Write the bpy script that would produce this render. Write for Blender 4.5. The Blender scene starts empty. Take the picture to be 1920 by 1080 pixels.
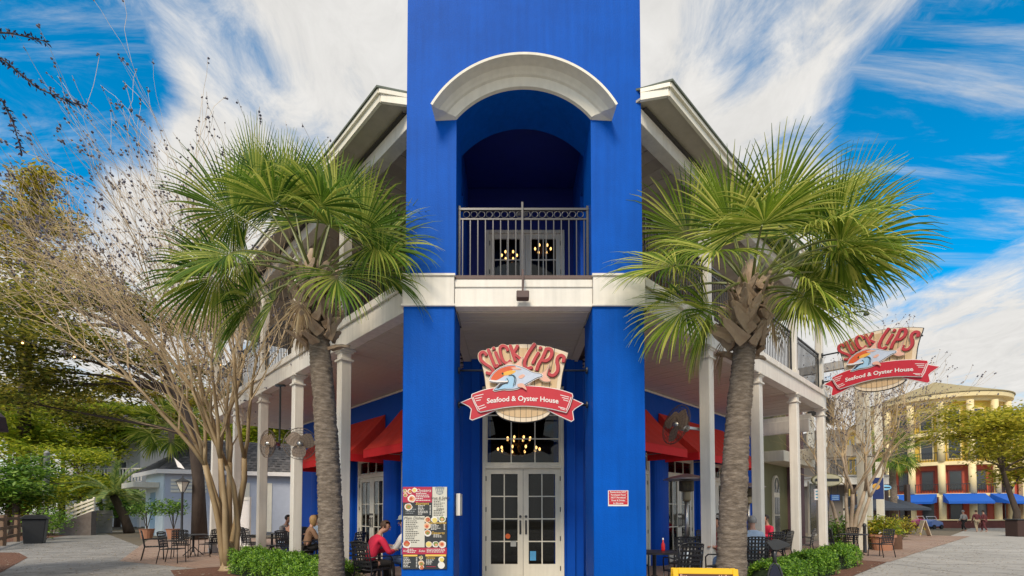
import bpy, bmesh, math, random
from mathutils import Vector, Matrix, noise
random.seed(7)
S = bpy.context.scene
COL = S.collection
PI = math.pi
R = math.radians

# ------------------------------------------------------------------ camera
F, TH, EYE = 912.0, R(2.0), 1.5
CYP = 960 - F * math.tan(TH)
cam_d = bpy.data.cameras.new('camera')
cam_d.sensor_width = 36
cam_d.lens = 36 * F / 1920
cam_d.shift_y = (CYP - 540) / 1920
cam_d.clip_end = 900
cam_d.clip_start = 0.05
cam = bpy.data.objects.new('camera', cam_d)
cam.location = (0, 0, EYE)
cam.rotation_euler = (PI / 2 + TH, 0, 0)
COL.objects.link(cam)
S.camera = cam

# ------------------------------------------------------------------ sky
SUN_EL, SUN_AZ = R(42), R(-166)      # azimuth measured from +Y towards +X : sun behind the camera's left
W = bpy.data.worlds.new('World')
S.world = W
W.use_nodes = True
nt = W.node_tree
N, L = nt.nodes, nt.links
N.clear()


def nd(t, **k):
    n = N.new(t)
    for a, b in k.items():
        setattr(n, a, b)
    return n


def mth(op, a, b=None, c=None):
    n = nd('ShaderNodeMath', operation=op)
    for i, v in enumerate((a, b, c)):
        if v is None:
            continue
        if isinstance(v, (int, float)):
            n.inputs[i].default_value = v
        else:
            L.new(v, n.inputs[i])
    return n.outputs[0]


out = nd('ShaderNodeOutputWorld')
bg = nd('ShaderNodeBackground')
bg.inputs[1].default_value = 0.1
L.new(bg.outputs[0], out.inputs[0])
sky = nd('ShaderNodeTexSky', sky_type='NISHITA', sun_disc=False)
sky.sun_elevation = SUN_EL
sky.sun_rotation = SUN_AZ
sky.air_density = 1.0
sky.dust_density = 0.4
sky.ozone_density = 3.0
hs = nd('ShaderNodeHueSaturation')
hs.inputs['Hue'].default_value = 0.486
hs.inputs['Saturation'].default_value = 1.5
hs.inputs['Value'].default_value = 1.0
L.new(sky.outputs[0], hs.inputs['Color'])
tc = nd('ShaderNodeTexCoord')
nrm = nd('ShaderNodeVectorMath', operation='NORMALIZE')
L.new(tc.outputs['Generated'], nrm.inputs[0])
sx = nd('ShaderNodeSeparateXYZ')
L.new(nrm.outputs[0], sx.inputs[0])
zc = mth('MAXIMUM', sx.outputs[2], 0.05)
zc = mth('ADD', zc, 0.12)
px_ = mth('DIVIDE', sx.outputs[0], zc)
py_ = mth('DIVIDE', sx.outputs[1], zc)
cmb = nd('ShaderNodeCombineXYZ')
L.new(px_, cmb.inputs[0])
L.new(py_, cmb.inputs[1])


def cloud_noise(rot, scale, loc, sc, det, rough):
    mp = nd('ShaderNodeMapping')
    mp.inputs['Rotation'].default_value = (0, 0, rot)
    mp.inputs['Scale'].default_value = scale
    mp.inputs['Location'].default_value = loc
    L.new(cmb.outputs[0], mp.inputs[0])
    n = nd('ShaderNodeTexNoise')
    n.inputs['Scale'].default_value = sc
    n.inputs['Detail'].default_value = det
    n.inputs['Roughness'].default_value = rough
    n.inputs['Distortion'].default_value = 0.6
    L.new(mp.outputs[0], n.inputs['Vector'])
    return n.outputs['Fac']


n1 = cloud_noise(R(20), (1.7, 1.0, 1), (3.1, 0.4, 0), 1.5, 9, 0.62)
n2 = cloud_noise(R(35), (1.3, 0.9, 1), (0.2, 5.0, 0), 5.5, 10, 0.68)


def clearing(d, width):
    v = Vector(d).normalized()
    dp = nd('ShaderNodeVectorMath', operation='DOT_PRODUCT')
    dp.inputs[1].default_value = v
    L.new(nrm.outputs[0], dp.inputs[0])
    mr = nd('ShaderNodeMapRange', interpolation_type='SMOOTHSTEP')
    mr.inputs[1].default_value = math.cos(width)
    mr.inputs[2].default_value = 1.0
    L.new(dp.outputs['Value'], mr.inputs[0])
    return mr.outputs[0]


def pix_dir(px, py):
    u = (px - 960) / F
    v = (CYP - py) / F
    return (u, math.cos(TH) - v * math.sin(TH), math.sin(TH) + v * math.cos(TH))


# blue gaps between the cloud banks: right-hand gap, left-hand gap, others round the rest of the sky
clear = None
for d, w, amt in ((pix_dir(1840, 120), R(11), 0.72), (pix_dir(1770, 310), R(10), 0.62), (pix_dir(1680, 460), R(8), 0.42), (pix_dir(2120, 240), R(13), 0.6), (pix_dir(1400, 40), R(6), 0.25), (pix_dir(1590, 190), R(6), 0.28),
                  (pix_dir(50, 80), R(10), 0.75), (pix_dir(180, 180), R(7), 0.35), (pix_dir(370, 90), R(7), 0.30), (pix_dir(60, 350), R(6), 0.3), (pix_dir(-200, 150), R(12), 0.6),
                  ((-0.5, -0.8, 0.5), R(36), 0.6), ((0.8, -0.5, 0.6), R(34), 0.6), ((0.1, -0.3, 1.0), R(20), 0.35)):
    c = mth('MULTIPLY', clearing(d, w), amt)
    clear = c if clear is None else mth('ADD', clear, c)
dens = mth('ADD', mth('MULTIPLY', n1, 1.5), mth('MULTIPLY', n2, 1.15))
dens = mth('SUBTRACT', dens, 0.68)
dens = mth('SUBTRACT', dens, clear)
cm = nd('ShaderNodeMapRange', interpolation_type='SMOOTHSTEP')
cm.inputs[1].default_value = -0.10
cm.inputs[2].default_value = 0.62
L.new(dens, cm.inputs[0])
# thin cirrus streaks across the gaps
n3 = cloud_noise(R(52), (0.55, 3.2, 1), (1.3, 2.2, 0), 2.2, 9, 0.66)
ci = nd('ShaderNodeMapRange', interpolation_type='SMOOTHSTEP')
ci.inputs[1].default_value = 0.47
ci.inputs[2].default_value = 0.80
ci.inputs[4].default_value = 0.85
L.new(n3, ci.inputs[0])
cmx = mth('MAXIMUM', cm.outputs[0], ci.outputs[0])
# cloud brightness varies with its own thickness
cb = nd('ShaderNodeMapRange')
cb.inputs[1].default_value = 0.25
cb.inputs[2].default_value = 0.75
cb.inputs[3].default_value = 0.80
cb.inputs[4].default_value = 1.06
L.new(n2, cb.inputs[0])
cc = nd('ShaderNodeVectorMath', operation='SCALE')
cc.inputs[0].default_value = (4.0, 3.93, 3.80)
L.new(cb.outputs[0], cc.inputs['Scale'])
mx = nd('ShaderNodeMix', data_type='RGBA')
L.new(cmx, mx.inputs[0])
L.new(hs.outputs[0], mx.inputs[6])
L.new(cc.outputs[0], mx.inputs[7])
L.new(mx.outputs[2], bg.inputs[0])

sun_d = bpy.data.lights.new('sun', 'SUN')
sun_d.energy = 1.5
sun_d.angle = R(18)
sun_d.color = (1.0, 0.86, 0.66)
sun = bpy.data.objects.new('sun', sun_d)
sv = Vector((math.sin(SUN_AZ) * math.cos(SUN_EL), math.cos(SUN_AZ) * math.cos(SUN_EL), math.sin(SUN_EL)))
sun.rotation_euler = sv.to_track_quat('Z', 'Y').to_euler()
COL.objects.link(sun)
S.view_settings.view_transform = 'Standard'
S.view_settings.look = 'None'
S.view_settings.gamma = 1
S.view_settings.use_curve_mapping = False
S.view_settings.exposure = 1.08


# ------------------------------------------------------------------ survey helpers (photo measurement -> place)
def at(px, py, Y):
    x, y, z = pix_dir(px, py)
    t = Y / y
    return Vector((x * t, Y, EYE + z * t))


def gnd(px, py, z0=0.0):
    x, y, z = pix_dir(px, py)
    t = (z0 - EYE) / z
    return Vector((x * t, y * t, z0))


# ------------------------------------------------------------------ materials
MATS = {}


def mat(name, col, rough=0.6, var=0.12, scale=6.0, bump=0.0, bscale=40.0, metal=0.0, emit=0.0, spec=0.5, stretch=(1, 1, 1), isl=0.0, trans=0.0, streak=0.0, coat=0.0):
    if name in MATS:
        return MATS[name]
    m = bpy.data.materials.new(name)
    m.use_nodes = True
    t = m.node_tree
    b = t.nodes['Principled BSDF']
    b.inputs['Roughness'].default_value = rough
    b.inputs['Metallic'].default_value = metal
    b.inputs['Specular IOR Level'].default_value = spec
    if coat:
        b.inputs['Coat Weight'].default_value = coat
    co = t.nodes.new('ShaderNodeTexCoord')
    mp = t.nodes.new('ShaderNodeMapping')
    mp.inputs['Scale'].default_value = stretch
    t.links.new(co.outputs['Object'], mp.inputs[0])
    nz = t.nodes.new('ShaderNodeTexNoise')
    nz.inputs['Scale'].default_value = scale
    nz.inputs['Detail'].default_value = 6
    nz.inputs['Roughness'].default_value = 0.65
    t.links.new(mp.outputs[0], nz.inputs['Vector'])
    fac = nz.outputs['Fac']
    if isl:
        ge = t.nodes.new('ShaderNodeNewGeometry')
        mm = t.nodes.new('ShaderNodeMath')
        mm.operation = 'MULTIPLY_ADD'
        mm.inputs[1].default_value = isl
        t.links.new(ge.outputs['Random Per Island'], mm.inputs[0])
        m2 = t.nodes.new('ShaderNodeMath')
        m2.operation = 'MULTIPLY'
        m2.inputs[1].default_value = 1 - isl
        t.links.new(fac, m2.inputs[0])
        t.links.new(m2.outputs[0], mm.inputs[2])
        fac = mm.outputs[0]
    rp = t.nodes.new('ShaderNodeValToRGB')
    e = rp.color_ramp.elements
    if isinstance(col[0], (tuple, list)):
        e[0].position, e[1].position = 0.2, 0.8
        e[0].color = (*col[0], 1)
        e[1].color = (*col[-1], 1)
        if len(col) == 3:
            x = e.new(0.5)
            x.color = (*col[1], 1)
        base = col[0]
    else:
        e[0].position, e[1].position = 0.25, 0.75
        e[0].color = (*[c * (1 - var) for c in col], 1)
        e[1].color = (*[min(1, c * (1 + var)) for c in col], 1)
        base = col
    t.links.new(fac, rp.inputs[0])
    colout = rp.outputs[0]
    if streak:
        # vertical rain streaks and grime, fixed to the surface
        mp2 = t.nodes.new('ShaderNodeMapping')
        mp2.inputs['Scale'].default_value = (7, 7, 0.35)
        t.links.new(co.outputs['Object'], mp2.inputs[0])
        n3 = t.nodes.new('ShaderNodeTexNoise')
        n3.inputs['Scale'].default_value = 1.6
        n3.inputs['Detail'].default_value = 5
        t.links.new(mp2.outputs[0], n3.inputs['Vector'])
        r3 = t.nodes.new('ShaderNodeMapRange')
        r3.inputs[1].default_value = 0.35
        r3.inputs[2].default_value = 0.75
        r3.inputs[3].default_value = 1.0
        r3.inputs[4].default_value = 1 - streak
        t.links.new(n3.outputs['Fac'], r3.inputs[0])
        v3 = t.nodes.new('ShaderNodeVectorMath')
        v3.operation = 'SCALE'
        t.links.new(colout, v3.inputs[0])
        t.links.new(r3.outputs[0], v3.inputs['Scale'])
        colout = v3.outputs[0]
    t.links.new(colout, b.inputs['Base Color'])
    if emit:
        t.links.new(colout, b.inputs['Emission Color'])
        b.inputs['Emission Strength'].default_value = emit
    if bump:
        n2 = t.nodes.new('ShaderNodeTexNoise')
        n2.inputs['Scale'].default_value = bscale
        n2.inputs['Detail'].default_value = 5
        t.links.new(mp.outputs[0], n2.inputs['Vector'])
        bp = t.nodes.new('ShaderNodeBump')
        bp.inputs['Strength'].default_value = bump
        bp.inputs['Distance'].default_value = 0.02
        t.links.new(n2.outputs['Fac'], bp.inputs['Height'])
        t.links.new(bp.outputs[0], b.inputs['Normal'])
    if trans:
        tr = t.nodes.new('ShaderNodeBsdfTranslucent')
        t.links.new(colout, tr.inputs[0])
        mxs = t.nodes.new('ShaderNodeMixShader')
        mxs.inputs[0].default_value = trans
        t.links.new(b.outputs[0], mxs.inputs[1])
        t.links.new(tr.outputs[0], mxs.inputs[2])
        t.links.new(mxs.outputs[0], t.nodes['Material Output'].inputs[0])
    MATS[name] = m
    return m


def glass_mat(name, tint=(0.62, 0.66, 0.66), refl=1.0):
    if name in MATS:
        return MATS[name]
    m = bpy.data.materials.new(name)
    m.use_nodes = True
    t = m.node_tree
    t.nodes.remove(t.nodes['Principled BSDF'])
    tr = t.nodes.new('ShaderNodeBsdfTransparent')
    tr.inputs[0].default_value = (*tint, 1)
    gl = t.nodes.new('ShaderNodeBsdfGlossy')
    gl.inputs['Roughness'].default_value = 0.02
    fr = t.nodes.new('ShaderNodeFresnel')
    fr.inputs[0].default_value = 1.5
    mu = t.nodes.new('ShaderNodeMath')
    mu.operation = 'MULTIPLY_ADD'
    mu.inputs[1].default_value = 0.75 * refl
    mu.inputs[2].default_value = 0.0
    t.links.new(fr.outputs[0], mu.inputs[0])
    mx = t.nodes.new('ShaderNodeMixShader')
    t.links.new(mu.outputs[0], mx.inputs[0])
    t.links.new(tr.outputs[0], mx.inputs[1])
    t.links.new(gl.outputs[0], mx.inputs[2])
    t.links.new(mx.outputs[0], t.nodes['Material Output'].inputs[0])
    MATS[name] = m
    return m


BLUE = mat('blue_stucco', (0.0, 0.088, 0.47), 0.55, 0.16, 0.9, 0.22, 45, streak=0.15, spec=0.1)
BLUE2 = mat('blue_stucco_deep', (0.002, 0.075, 0.46), 0.55, 0.08, 1.6, 0.1, 55, spec=0.15)
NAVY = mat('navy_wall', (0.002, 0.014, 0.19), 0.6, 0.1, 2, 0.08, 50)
WHITE = mat('white_paint', (0.79, 0.75, 0.68), 0.45, 0.06, 2.5, 0.05, 30, streak=0.16)
CREAM = mat('cream_paint', (0.80, 0.76, 0.65), 0.5, 0.06, 3, 0.05, 40, streak=0.1)
SOFF = mat('soffit_board', ((0.44, 0.39, 0.32), (0.62, 0.56, 0.48)), 0.5, 0.1, 3, 0.06, 30, stretch=(0.4, 6, 6), isl=0.45)
IRON = mat('black_iron', (0.03, 0.032, 0.036), 0.32, 0.2, 8, spec=0.6)
RAIL = mat('satin_rail_metal', (0.035, 0.038, 0.045), 0.28, 0.2, 8, metal=0.2, spec=0.7)
REDA = mat('red_awning', (0.78, 0.045, 0.025), 0.75, 0.10, 4, 0.12, 180, trans=0.12)
REDV = mat('red_valance', (0.80, 0.015, 0.02), 0.75, 0.06, 4, 0.12, 180, trans=0.1)
GLASS = glass_mat('window_glass')
ROOFG = mat('roof_shingle_green', ((0.08, 0.10, 0.08), (0.16, 0.18, 0.15)), 0.85, 0.2, 12, 0.3, 40)
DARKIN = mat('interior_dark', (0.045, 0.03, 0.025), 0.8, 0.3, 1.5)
BULB = mat('warm_bulb', (1.0, 0.50, 0.16), 0.5, 0.0, emit=3.2)
BRASS = mat('aged_brass', (0.35, 0.2, 0.08), 0.4, 0.1, metal=0.8)
STEEL = mat('brushed_steel', (0.55, 0.54, 0.52), 0.32, 0.1, 10, metal=0.9)
CHAIRM = mat('black_powdercoat', (0.014, 0.014, 0.018), 0.38, 0.2, 9, spec=0.5)
TAN = mat('tan_siding', (0.22, 0.17, 0.12), 0.7, 0.12, 2, 0.05, 20)


# ------------------------------------------------------------------ mesh builder
class MB:
    def __init__(s):
        s.v, s.f, s.m, s.cur = [], [], [], 0

    def add(s, vs, fs):
        o = len(s.v)
        s.v += [tuple(p) for p in vs]
        s.f += [tuple(o + i for i in f) for f in fs]
        s.m += [s.cur] * len(fs)
        return s

    def box(s, x0, x1, y0, y1, z0, z1):
        x0, x1 = min(x0, x1), max(x0, x1)
        y0, y1 = min(y0, y1), max(y0, y1)
        return s.add([(x0, y0, z0), (x1, y0, z0), (x1, y1, z0), (x0, y1, z0), (x0, y0, z1), (x1, y0, z1), (x1, y1, z1), (x0, y1, z1)],
                     [(0, 3, 2, 1), (4, 5, 6, 7), (0, 1, 5, 4), (1, 2, 6, 5), (2, 3, 7, 6), (3, 0, 4, 7)])

    def bar(s, a, b, w, h, up=(0, 0, 1)):
        a, b = Vector(a), Vector(b)
        d = (b - a).normalized()
        u = Vector(up)
        if abs(d.dot(u)) > 0.98:
            u = Vector((1, 0, 0))
        sd = d.cross(u).normalized() * w / 2
        u2 = sd.cross(d).normalized() * h / 2
        vs = [p + q for p in (a, b) for q in (-sd - u2, sd - u2, sd + u2, -sd + u2)]
        return s.add(vs, [(0, 1, 2, 3), (7, 6, 5, 4), (0, 4, 5, 1), (1, 5, 6, 2), (2, 6, 7, 3), (3, 7, 4, 0)])

    def tube(s, pts, rad, k=8, cap=True, squash=None):
        pts = [Vector(p) for p in pts]
        n = len(pts)
        if isinstance(rad, (int, float)):
            rad = [rad] * n
        t0 = (pts[1] - pts[0]).normalized()
        ref = Vector((0, 0, 1)) if abs(t0.z) < 0.9 else Vector((1, 0, 0))
        x = t0.cross(ref).normalized()
        o = len(s.v)
        for i in range(n):
            t = (pts[min(i + 1, n - 1)] - pts[max(i - 1, 0)])
            t = t.normalized() if t.length > 1e-9 else t0
            x = (x - t * x.dot(t))
            x = x.normalized() if x.length > 1e-6 else t.orthogonal().normalized()
            y = t.cross(x)
            for j in range(k):
                a = 2 * PI * j / k
                s.v.append(tuple(pts[i] + (x * math.cos(a) + y * math.sin(a)) * rad[i]))
        c = 0
        for i in range(n - 1):
            for j in range(k):
                s.f.append((o + i * k + j, o + i * k + (j + 1) % k, o + (i + 1) * k + (j + 1) % k, o + (i + 1) * k + j))
                c += 1
        if cap and k > 2:
            s.f.append(tuple(o + j for j in range(k))[::-1])
            s.f.append(tuple(o + (n - 1) * k + j for j in range(k)))
            c += 2
        s.m += [s.cur] * c
        return s

    def lathe(s, prof, k=16, c=(0, 0, 0)):
        o = len(s.v)
        n = len(prof)
        for r, z in prof:
            for j in range(k):
                a = 2 * PI * j / k
                s.v.append((c[0] + r * math.cos(a), c[1] + r * math.sin(a), c[2] + z))
        q = 0
        for i in range(n - 1):
            for j in range(k):
                s.f.append((o + i * k + j, o + i * k + (j + 1) % k, o + (i + 1) * k + (j + 1) % k, o + (i + 1) * k + j))
                q += 1
        s.f.append(tuple(o + j for j in range(k))[::-1])
        s.f.append(tuple(o + (n - 1) * k + j for j in range(k)))
        s.m += [s.cur] * (q + 2)
        return s

    def prism(s, poly, d0, d1, ax='y'):
        """polygon in 2-D extruded between d0 and d1 along an axis: 'y' -> (x,z) polygon, 'z' -> (x,y), 'x' -> (y,z)"""
        def P(p, d):
            return (p[0], d, p[1]) if ax == 'y' else ((p[0], p[1], d) if ax == 'z' else (d, p[0], p[1]))
        n = len(poly)
        vs = [P(p, d0) for p in poly] + [P(p, d1) for p in poly]
        fs = [tuple(range(n)), tuple(range(2 * n - 1, n - 1, -1))]
        fs += [(i, (i + 1) % n, n + (i + 1) % n, n + i) for i in range(n)]
        return s.add(vs, fs)

    def ball(s, c, r, k=8, h=5):
        rx, ry, rz = (r, r, r) if isinstance(r, (int, float)) else r
        o = len(s.v)
        for i in range(h + 1):
            th = PI * i / h
            for j in range(k):
                a = 2 * PI * j / k
                q = max(math.sin(th), 0.02)
                s.v.append((c[0] + rx * q * math.cos(a), c[1] + ry * q * math.sin(a), c[2] + rz * math.cos(th)))
        q = 0
        for i in range(h):
            for j in range(k):
                s.f.append((o + i * k + j, o + (i + 1) * k + j, o + (i + 1) * k + (j + 1) % k, o + i * k + (j + 1) % k))
                q += 1
        s.m += [s.cur] * q
        return s

    def mesh(s, name, mats, smooth=False, bevel=0.0, raw=False):
        me = bpy.data.meshes.new(name)
        me.from_pydata(s.v, [], s.f)
        for m in (mats if isinstance(mats, (list, tuple)) else [mats]):
            me.materials.append(m)
        if any(s.m):
            me.polygons.foreach_set('material_index', s.m)
        if not raw:
            b = bmesh.new()
            b.from_mesh(me)
            big = [f for f in b.faces if len(f.verts) > 4]
            if big:
                bmesh.ops.triangulate(b, faces=big)
            bmesh.ops.recalc_face_normals(b, faces=b.faces)
            if bevel:
                ed = [e for e in b.edges if len(e.link_faces) == 2 and e.calc_face_angle(0) > 0.7]
                bmesh.ops.bevel(b, geom=ed, offset=bevel, segments=1, affect='EDGES', clamp_overlap=True)
            b.to_mesh(me)
            b.free()
        if smooth:
            me.polygons.foreach_set('use_smooth', [True] * len(me.polygons))
        me.update()
        return me

    def build(s, name, mats, parent=None, M=None, **k):
        return put(name, s.mesh(name, mats, **k), parent, M)


def put(name, me, parent=None, M=None):
    o = bpy.data.objects.new(name, me)
    COL.objects.link(o)
    if parent:
        o.parent = parent
    if M is not None:
        o.matrix_local = M if isinstance(M, Matrix) else Matrix.Translation(M)
    return o


def tag(o, label=None, cat=None, group=None, kind=None):
    for k, v in (('label', label), ('category', cat), ('group', group), ('kind', kind)):
        if v:
            o[k] = v
    return o


def thing(name, label, cat, loc=(0, 0, 0), rz=0.0, group=None):
    o = bpy.data.objects.new(name, None)
    o.empty_display_size = 0.2
    COL.objects.link(o)
    o.location = loc
    o.rotation_euler = (0, 0, rz)
    return tag(o, label, cat, group)


KIDS = {}


def dup(root, loc, rz, label=None, sc=None):
    r = root.copy()
    COL.objects.link(r)
    r.location = loc
    r.rotation_euler = (0, 0, rz)
    if sc:
        r.scale = (sc, sc, sc)
    if label:
        r['label'] = label
    if root.name not in KIDS:
        KIDS[root.name] = [(c, list(c.children)) for c in root.children]
    for c, gs in KIDS[root.name]:
        d = c.copy()
        COL.objects.link(d)
        d.parent = r
        for g in gs:
            h = g.copy()
            COL.objects.link(h)
            h.parent = d
    return r


def T(x, y, z):
    return Matrix.Translation((x, y, z))


def RZ(a):
    return Matrix.Rotation(a, 4, 'Z')


def text_mesh(body, size, extrude=0.002, bold=0.0, shear=0.0):
    cu = bpy.data.curves.new('lettering', 'FONT')
    cu.body = body
    cu.size = size
    cu.extrude = extrude
    cu.offset = bold
    cu.shear = shear
    cu.align_x = 'CENTER'
    cu.align_y = 'CENTER'
    cu.resolution_u = 3
    o = bpy.data.objects.new('lettering', cu)
    COL.objects.link(o)
    dg = bpy.context.evaluated_depsgraph_get()
    me = bpy.data.meshes.new_from_object(o.evaluated_get(dg))
    bpy.data.objects.remove(o)
    bpy.data.curves.remove(cu)
    return me


UP = Matrix.Rotation(PI / 2, 4, 'X')      # text plane (x,y) -> facing -Y, upright


def lettering(body, size, m, parent, M, bend=None, **k):
    me = text_mesh(body, size, **k)
    me.materials.clear()
    me.materials.append(m)
    if bend:
        for v in me.vertices:
            v.co.y += bend(v.co.x)
    return put('lettering', me, parent, M @ UP)


# ------------------------------------------------------------------ wings' frames
OL, AL, NL = Vector((-1.75, 7.9, 0)), Vector((-.689, .725, 0)), Vector((.725, .689, 0))
OR_, AR, NR = Vector((2.13, 7.8, 0)), Vector((.718, .696, 0)), Vector((-.696, .718, 0))


def frame(o, x, y):
    m = Matrix.Identity(4)
    for i in range(3):
        m[i][0], m[i][1], m[i][2], m[i][3] = x[i], y[i], (0, 0, 1)[i], o[i]
    return m


FL, FR = frame(OL, -AL, NL), frame(OR_, AR, NR)


def wp(side, a, n, z=0.0):
    o, A, NN = (OL, AL, NL) if side < 0 else (OR_, AR, NR)
    p = o + A * a + NN * n
    return Vector((p.x, p.y, z))


def wing_a(px, n, side):
    """distance along a wing of what is seen at column px on the plane at depth n"""
    o, A, NN = (OL, AL, NL) if side < 0 else (OR_, AR, NR)
    x, y = (px - 960) / F, 1.0
    t = (n + o.dot(NN)) / (x * NN.x + y * NN.y)
    return (Vector((x * t, y * t, 0)) - o).dot(A)

#PART2

# ------------------------------------------------------------------ ground
def paver(name, c1, c2, mortar, sc, msz=0.02, rough=0.85, wear=(0.6, 0.58, 0.55), wamt=0.5, rw=0.5, rh=0.25, wscale=0.8):
    m = bpy.data.materials.new(name)
    m.use_nodes = True
    t = m.node_tree
    b = t.nodes['Principled BSDF']
    b.inputs['Roughness'].default_value = rough
    co = t.nodes.new('ShaderNodeTexCoord')
    br = t.nodes.new('ShaderNodeTexBrick')
    br.inputs['Color1'].default_value = (*c1, 1)
    br.inputs['Color2'].default_value = (*c2, 1)
    br.inputs['Mortar'].default_value = (*mortar, 1)
    br.inputs['Scale'].default_value = sc
    br.inputs['Mortar Size'].default_value = msz
    br.inputs['Brick Width'].default_value = rw
    br.inputs['Row Height'].default_value = rh
    t.links.new(co.outputs['Object'], br.inputs['Vector'])
    nz = t.nodes.new('ShaderNodeTexNoise')
    nz.inputs['Scale'].default_value = wscale
    nz.inputs['Detail'].default_value = 10
    nz.inputs['Roughness'].default_value = 0.75
    t.links.new(co.outputs['Object'], nz.inputs['Vector'])
    mr = t.nodes.new('ShaderNodeMapRange')
    mr.inputs[1].default_value = 0.45
    mr.inputs[2].default_value = 0.72
    mr.inputs[4].default_value = wamt
    t.links.new(nz.outputs['Fac'], mr.inputs[0])
    mx = t.nodes.new('ShaderNodeMix')
    mx.data_type = 'RGBA'
    t.links.new(mr.outputs[0], mx.inputs[0])
    t.links.new(br.outputs['Color'], mx.inputs[6])
    mx.inputs[7].default_value = (*wear, 1)
    t.links.new(mx.outputs[2], b.inputs['Base Color'])
    bp = t.nodes.new('ShaderNodeBump')
    bp.inputs['Strength'].default_value = 0.25
    bp.inputs['Distance'].default_value = 0.02
    n2 = t.nodes.new('ShaderNodeTexNoise')
    n2.inputs['Scale'].default_value = 30
    n2.inputs['Detail'].default_value = 6
    t.links.new(co.outputs['Object'], n2.inputs['Vector'])
    t.links.new(n2.outputs['Fac'], bp.inputs['Height'])
    t.links.new(bp.outputs[0], b.inputs['Normal'])
    MATS[name] = m
    return m


def sheet(name, pts, z, m, kind='structure'):
    mb = MB()
    mb.add([(p[0], p[1], z) for p in pts], [tuple(range(len(pts)))])
    me = mb.mesh(name, m)
    if me.polygons and me.polygons[0].normal.z < 0:
        me.flip_normals()
    return tag(put(name, me), kind=kind)


GROUND = mat('ground_soil', ((0.10, 0.085, 0.06), (0.17, 0.14, 0.10)), 0.95, 0.2, 1.5, 0.3, 15)
STREET = paver('street_concrete', (0.30, 0.29, 0.275), (0.36, 0.345, 0.325), (0.13, 0.125, 0.12), 0.5, 0.016, wamt=0.6, wear=(0.50, 0.485, 0.46), rw=1.0, rh=1.0)
PATHM = paver('path_asphalt', (0.19, 0.185, 0.18), (0.23, 0.225, 0.22), (0.10, 0.10, 0.10), 0.5, 0.010, wamt=0.7, wear=(0.42, 0.405, 0.39), wscale=1.2, rw=1, rh=1)
BRICKP = paver('brick_pavers', (0.34, 0.22, 0.16), (0.28, 0.18, 0.14), (0.14, 0.12, 0.11), 2.2, 0.02, wamt=0.6, wear=(0.40, 0.33, 0.27))
MULCH = mat('pine_mulch', ((0.07, 0.03, 0.018), (0.22, 0.10, 0.06)), 0.95, 0.3, 9, 0.8, 60)

sheet('ground', [(-320, -60), (320, -60), (320, 420), (-320, 420)], 0.0, GROUND)
sheet('street', [(-30, -20), (40, -20), (40, 12), (120, 60), (120, 120), (20, 120), wp(1, 60, -1.3), wp(1, -1, -1.3), wp(-1, -1, -1.3), wp(-1, 5, -1.3), (-30, 2)], 0.004, STREET)
sheet('path', [wp(-1, 4.2, -1.3), wp(-1, 40, -1.3), (-28.2, 38), (-34, 38), (-36, 27), (-30, 21), (-26, 2), (-14, -6)], 0.008, PATHM)
sheet('terrace_paving', [wp(-1, 8.2, -1.35), wp(-1, 8.2, 3), wp(-1, 22, 6), wp(-1, 26, -0.2), wp(-1, 12, -2.6)], 0.012, BRICKP)
sheet('side_terrace_paving', [wp(1, 11.3, -1.5), wp(1, 11.3, 3), wp(1, 34, 3), wp(1, 34, -2.2), wp(1, 16, -1.6)], 0.012, BRICKP)
sheet('planting_bed', [wp(-1, 0.6, -1.6), wp(-1, 0.6, -0.22), wp(-1, 8.1, -0.22), wp(-1, 8.1, -1.9), wp(-1, 6, -2.1)], 0.016, MULCH)
sheet('side_planting_bed', [wp(1, 0.6, -1.5), wp(1, 0.6, -0.22), wp(1, 11.2, -0.22), wp(1, 11.2, -1.45)], 0.016, MULCH)
sheet('verge', [(-28.0, 22.6), (-23.5, 20.6), (-26.5, 28), (-30.2, 34.2), (-36, 34), (-40, 22)], 0.016, MULCH)
sheet('near_planting_bed', [gnd(-120, 1035), gnd(35, 1037), gnd(52, 1046), gnd(0, 1075), gnd(-200, 1075)], 0.016, MULCH)

# ------------------------------------------------------------------ the restaurant
CX = 0.19
BR = thing('restaurant_building', 'two storey corner restaurant with bright blue arched tower and white porches', 'building', (CX, 7.7, 0))
BI = Matrix.Translation((-CX, -7.7, 0))


def B(name, mb, m, M=None, parent=None, **k):
    """a part of the restaurant, given in world (or wing) coordinates"""
    return mb.build(name, m, parent or BR, BI @ (M or Matrix.Identity(4)), **k)


DECK0, DECK1, EAVE, BEAM = 4.806, 5.33, 8.19, 7.90
YF, YB = 7.725, 8.58
for x0, x1 in ((CX - 1.94, CX - 1.115), (CX + 1.107, CX + 1.94)):
    B('pillar', MB().box(x0, x1, YF, YB, 0, DECK0 + 0.02), BLUE, bevel=0.012)
# arched tower wall
ZS, ZA, HW = 7.925, 8.437, 1.10
rise = ZA - ZS
RC = (HW * HW + rise * rise) / (2 * rise)
ZC = ZA - RC
A0 = math.asin(HW / RC)
arc = [(CX + RC * math.sin(a), ZC + RC * math.cos(a)) for a in [A0 - 2 * A0 * i / 28 for i in range(29)]]
poly = [(CX - 1.915, DECK1), (CX - 1.915, 11.6), (CX + 1.925, 11.6), (CX + 1.925, DECK1), (CX + HW, DECK1)] + arc + [(CX - HW, DECK1)]
B('tower_wall', MB().prism(poly, YF + 0.03, YB, 'y'), BLUE)
B('tower_crown', MB().box(CX - 1.91, CX + 1.92, YB + 0.003, 11.4, 8.70, 11.55), BLUE)
B('tower_cornice', MB().box(CX - 2.06, CX + 2.07, YF - 0.12, 11.5, 11.6, 11.9), CREAM)
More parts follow.
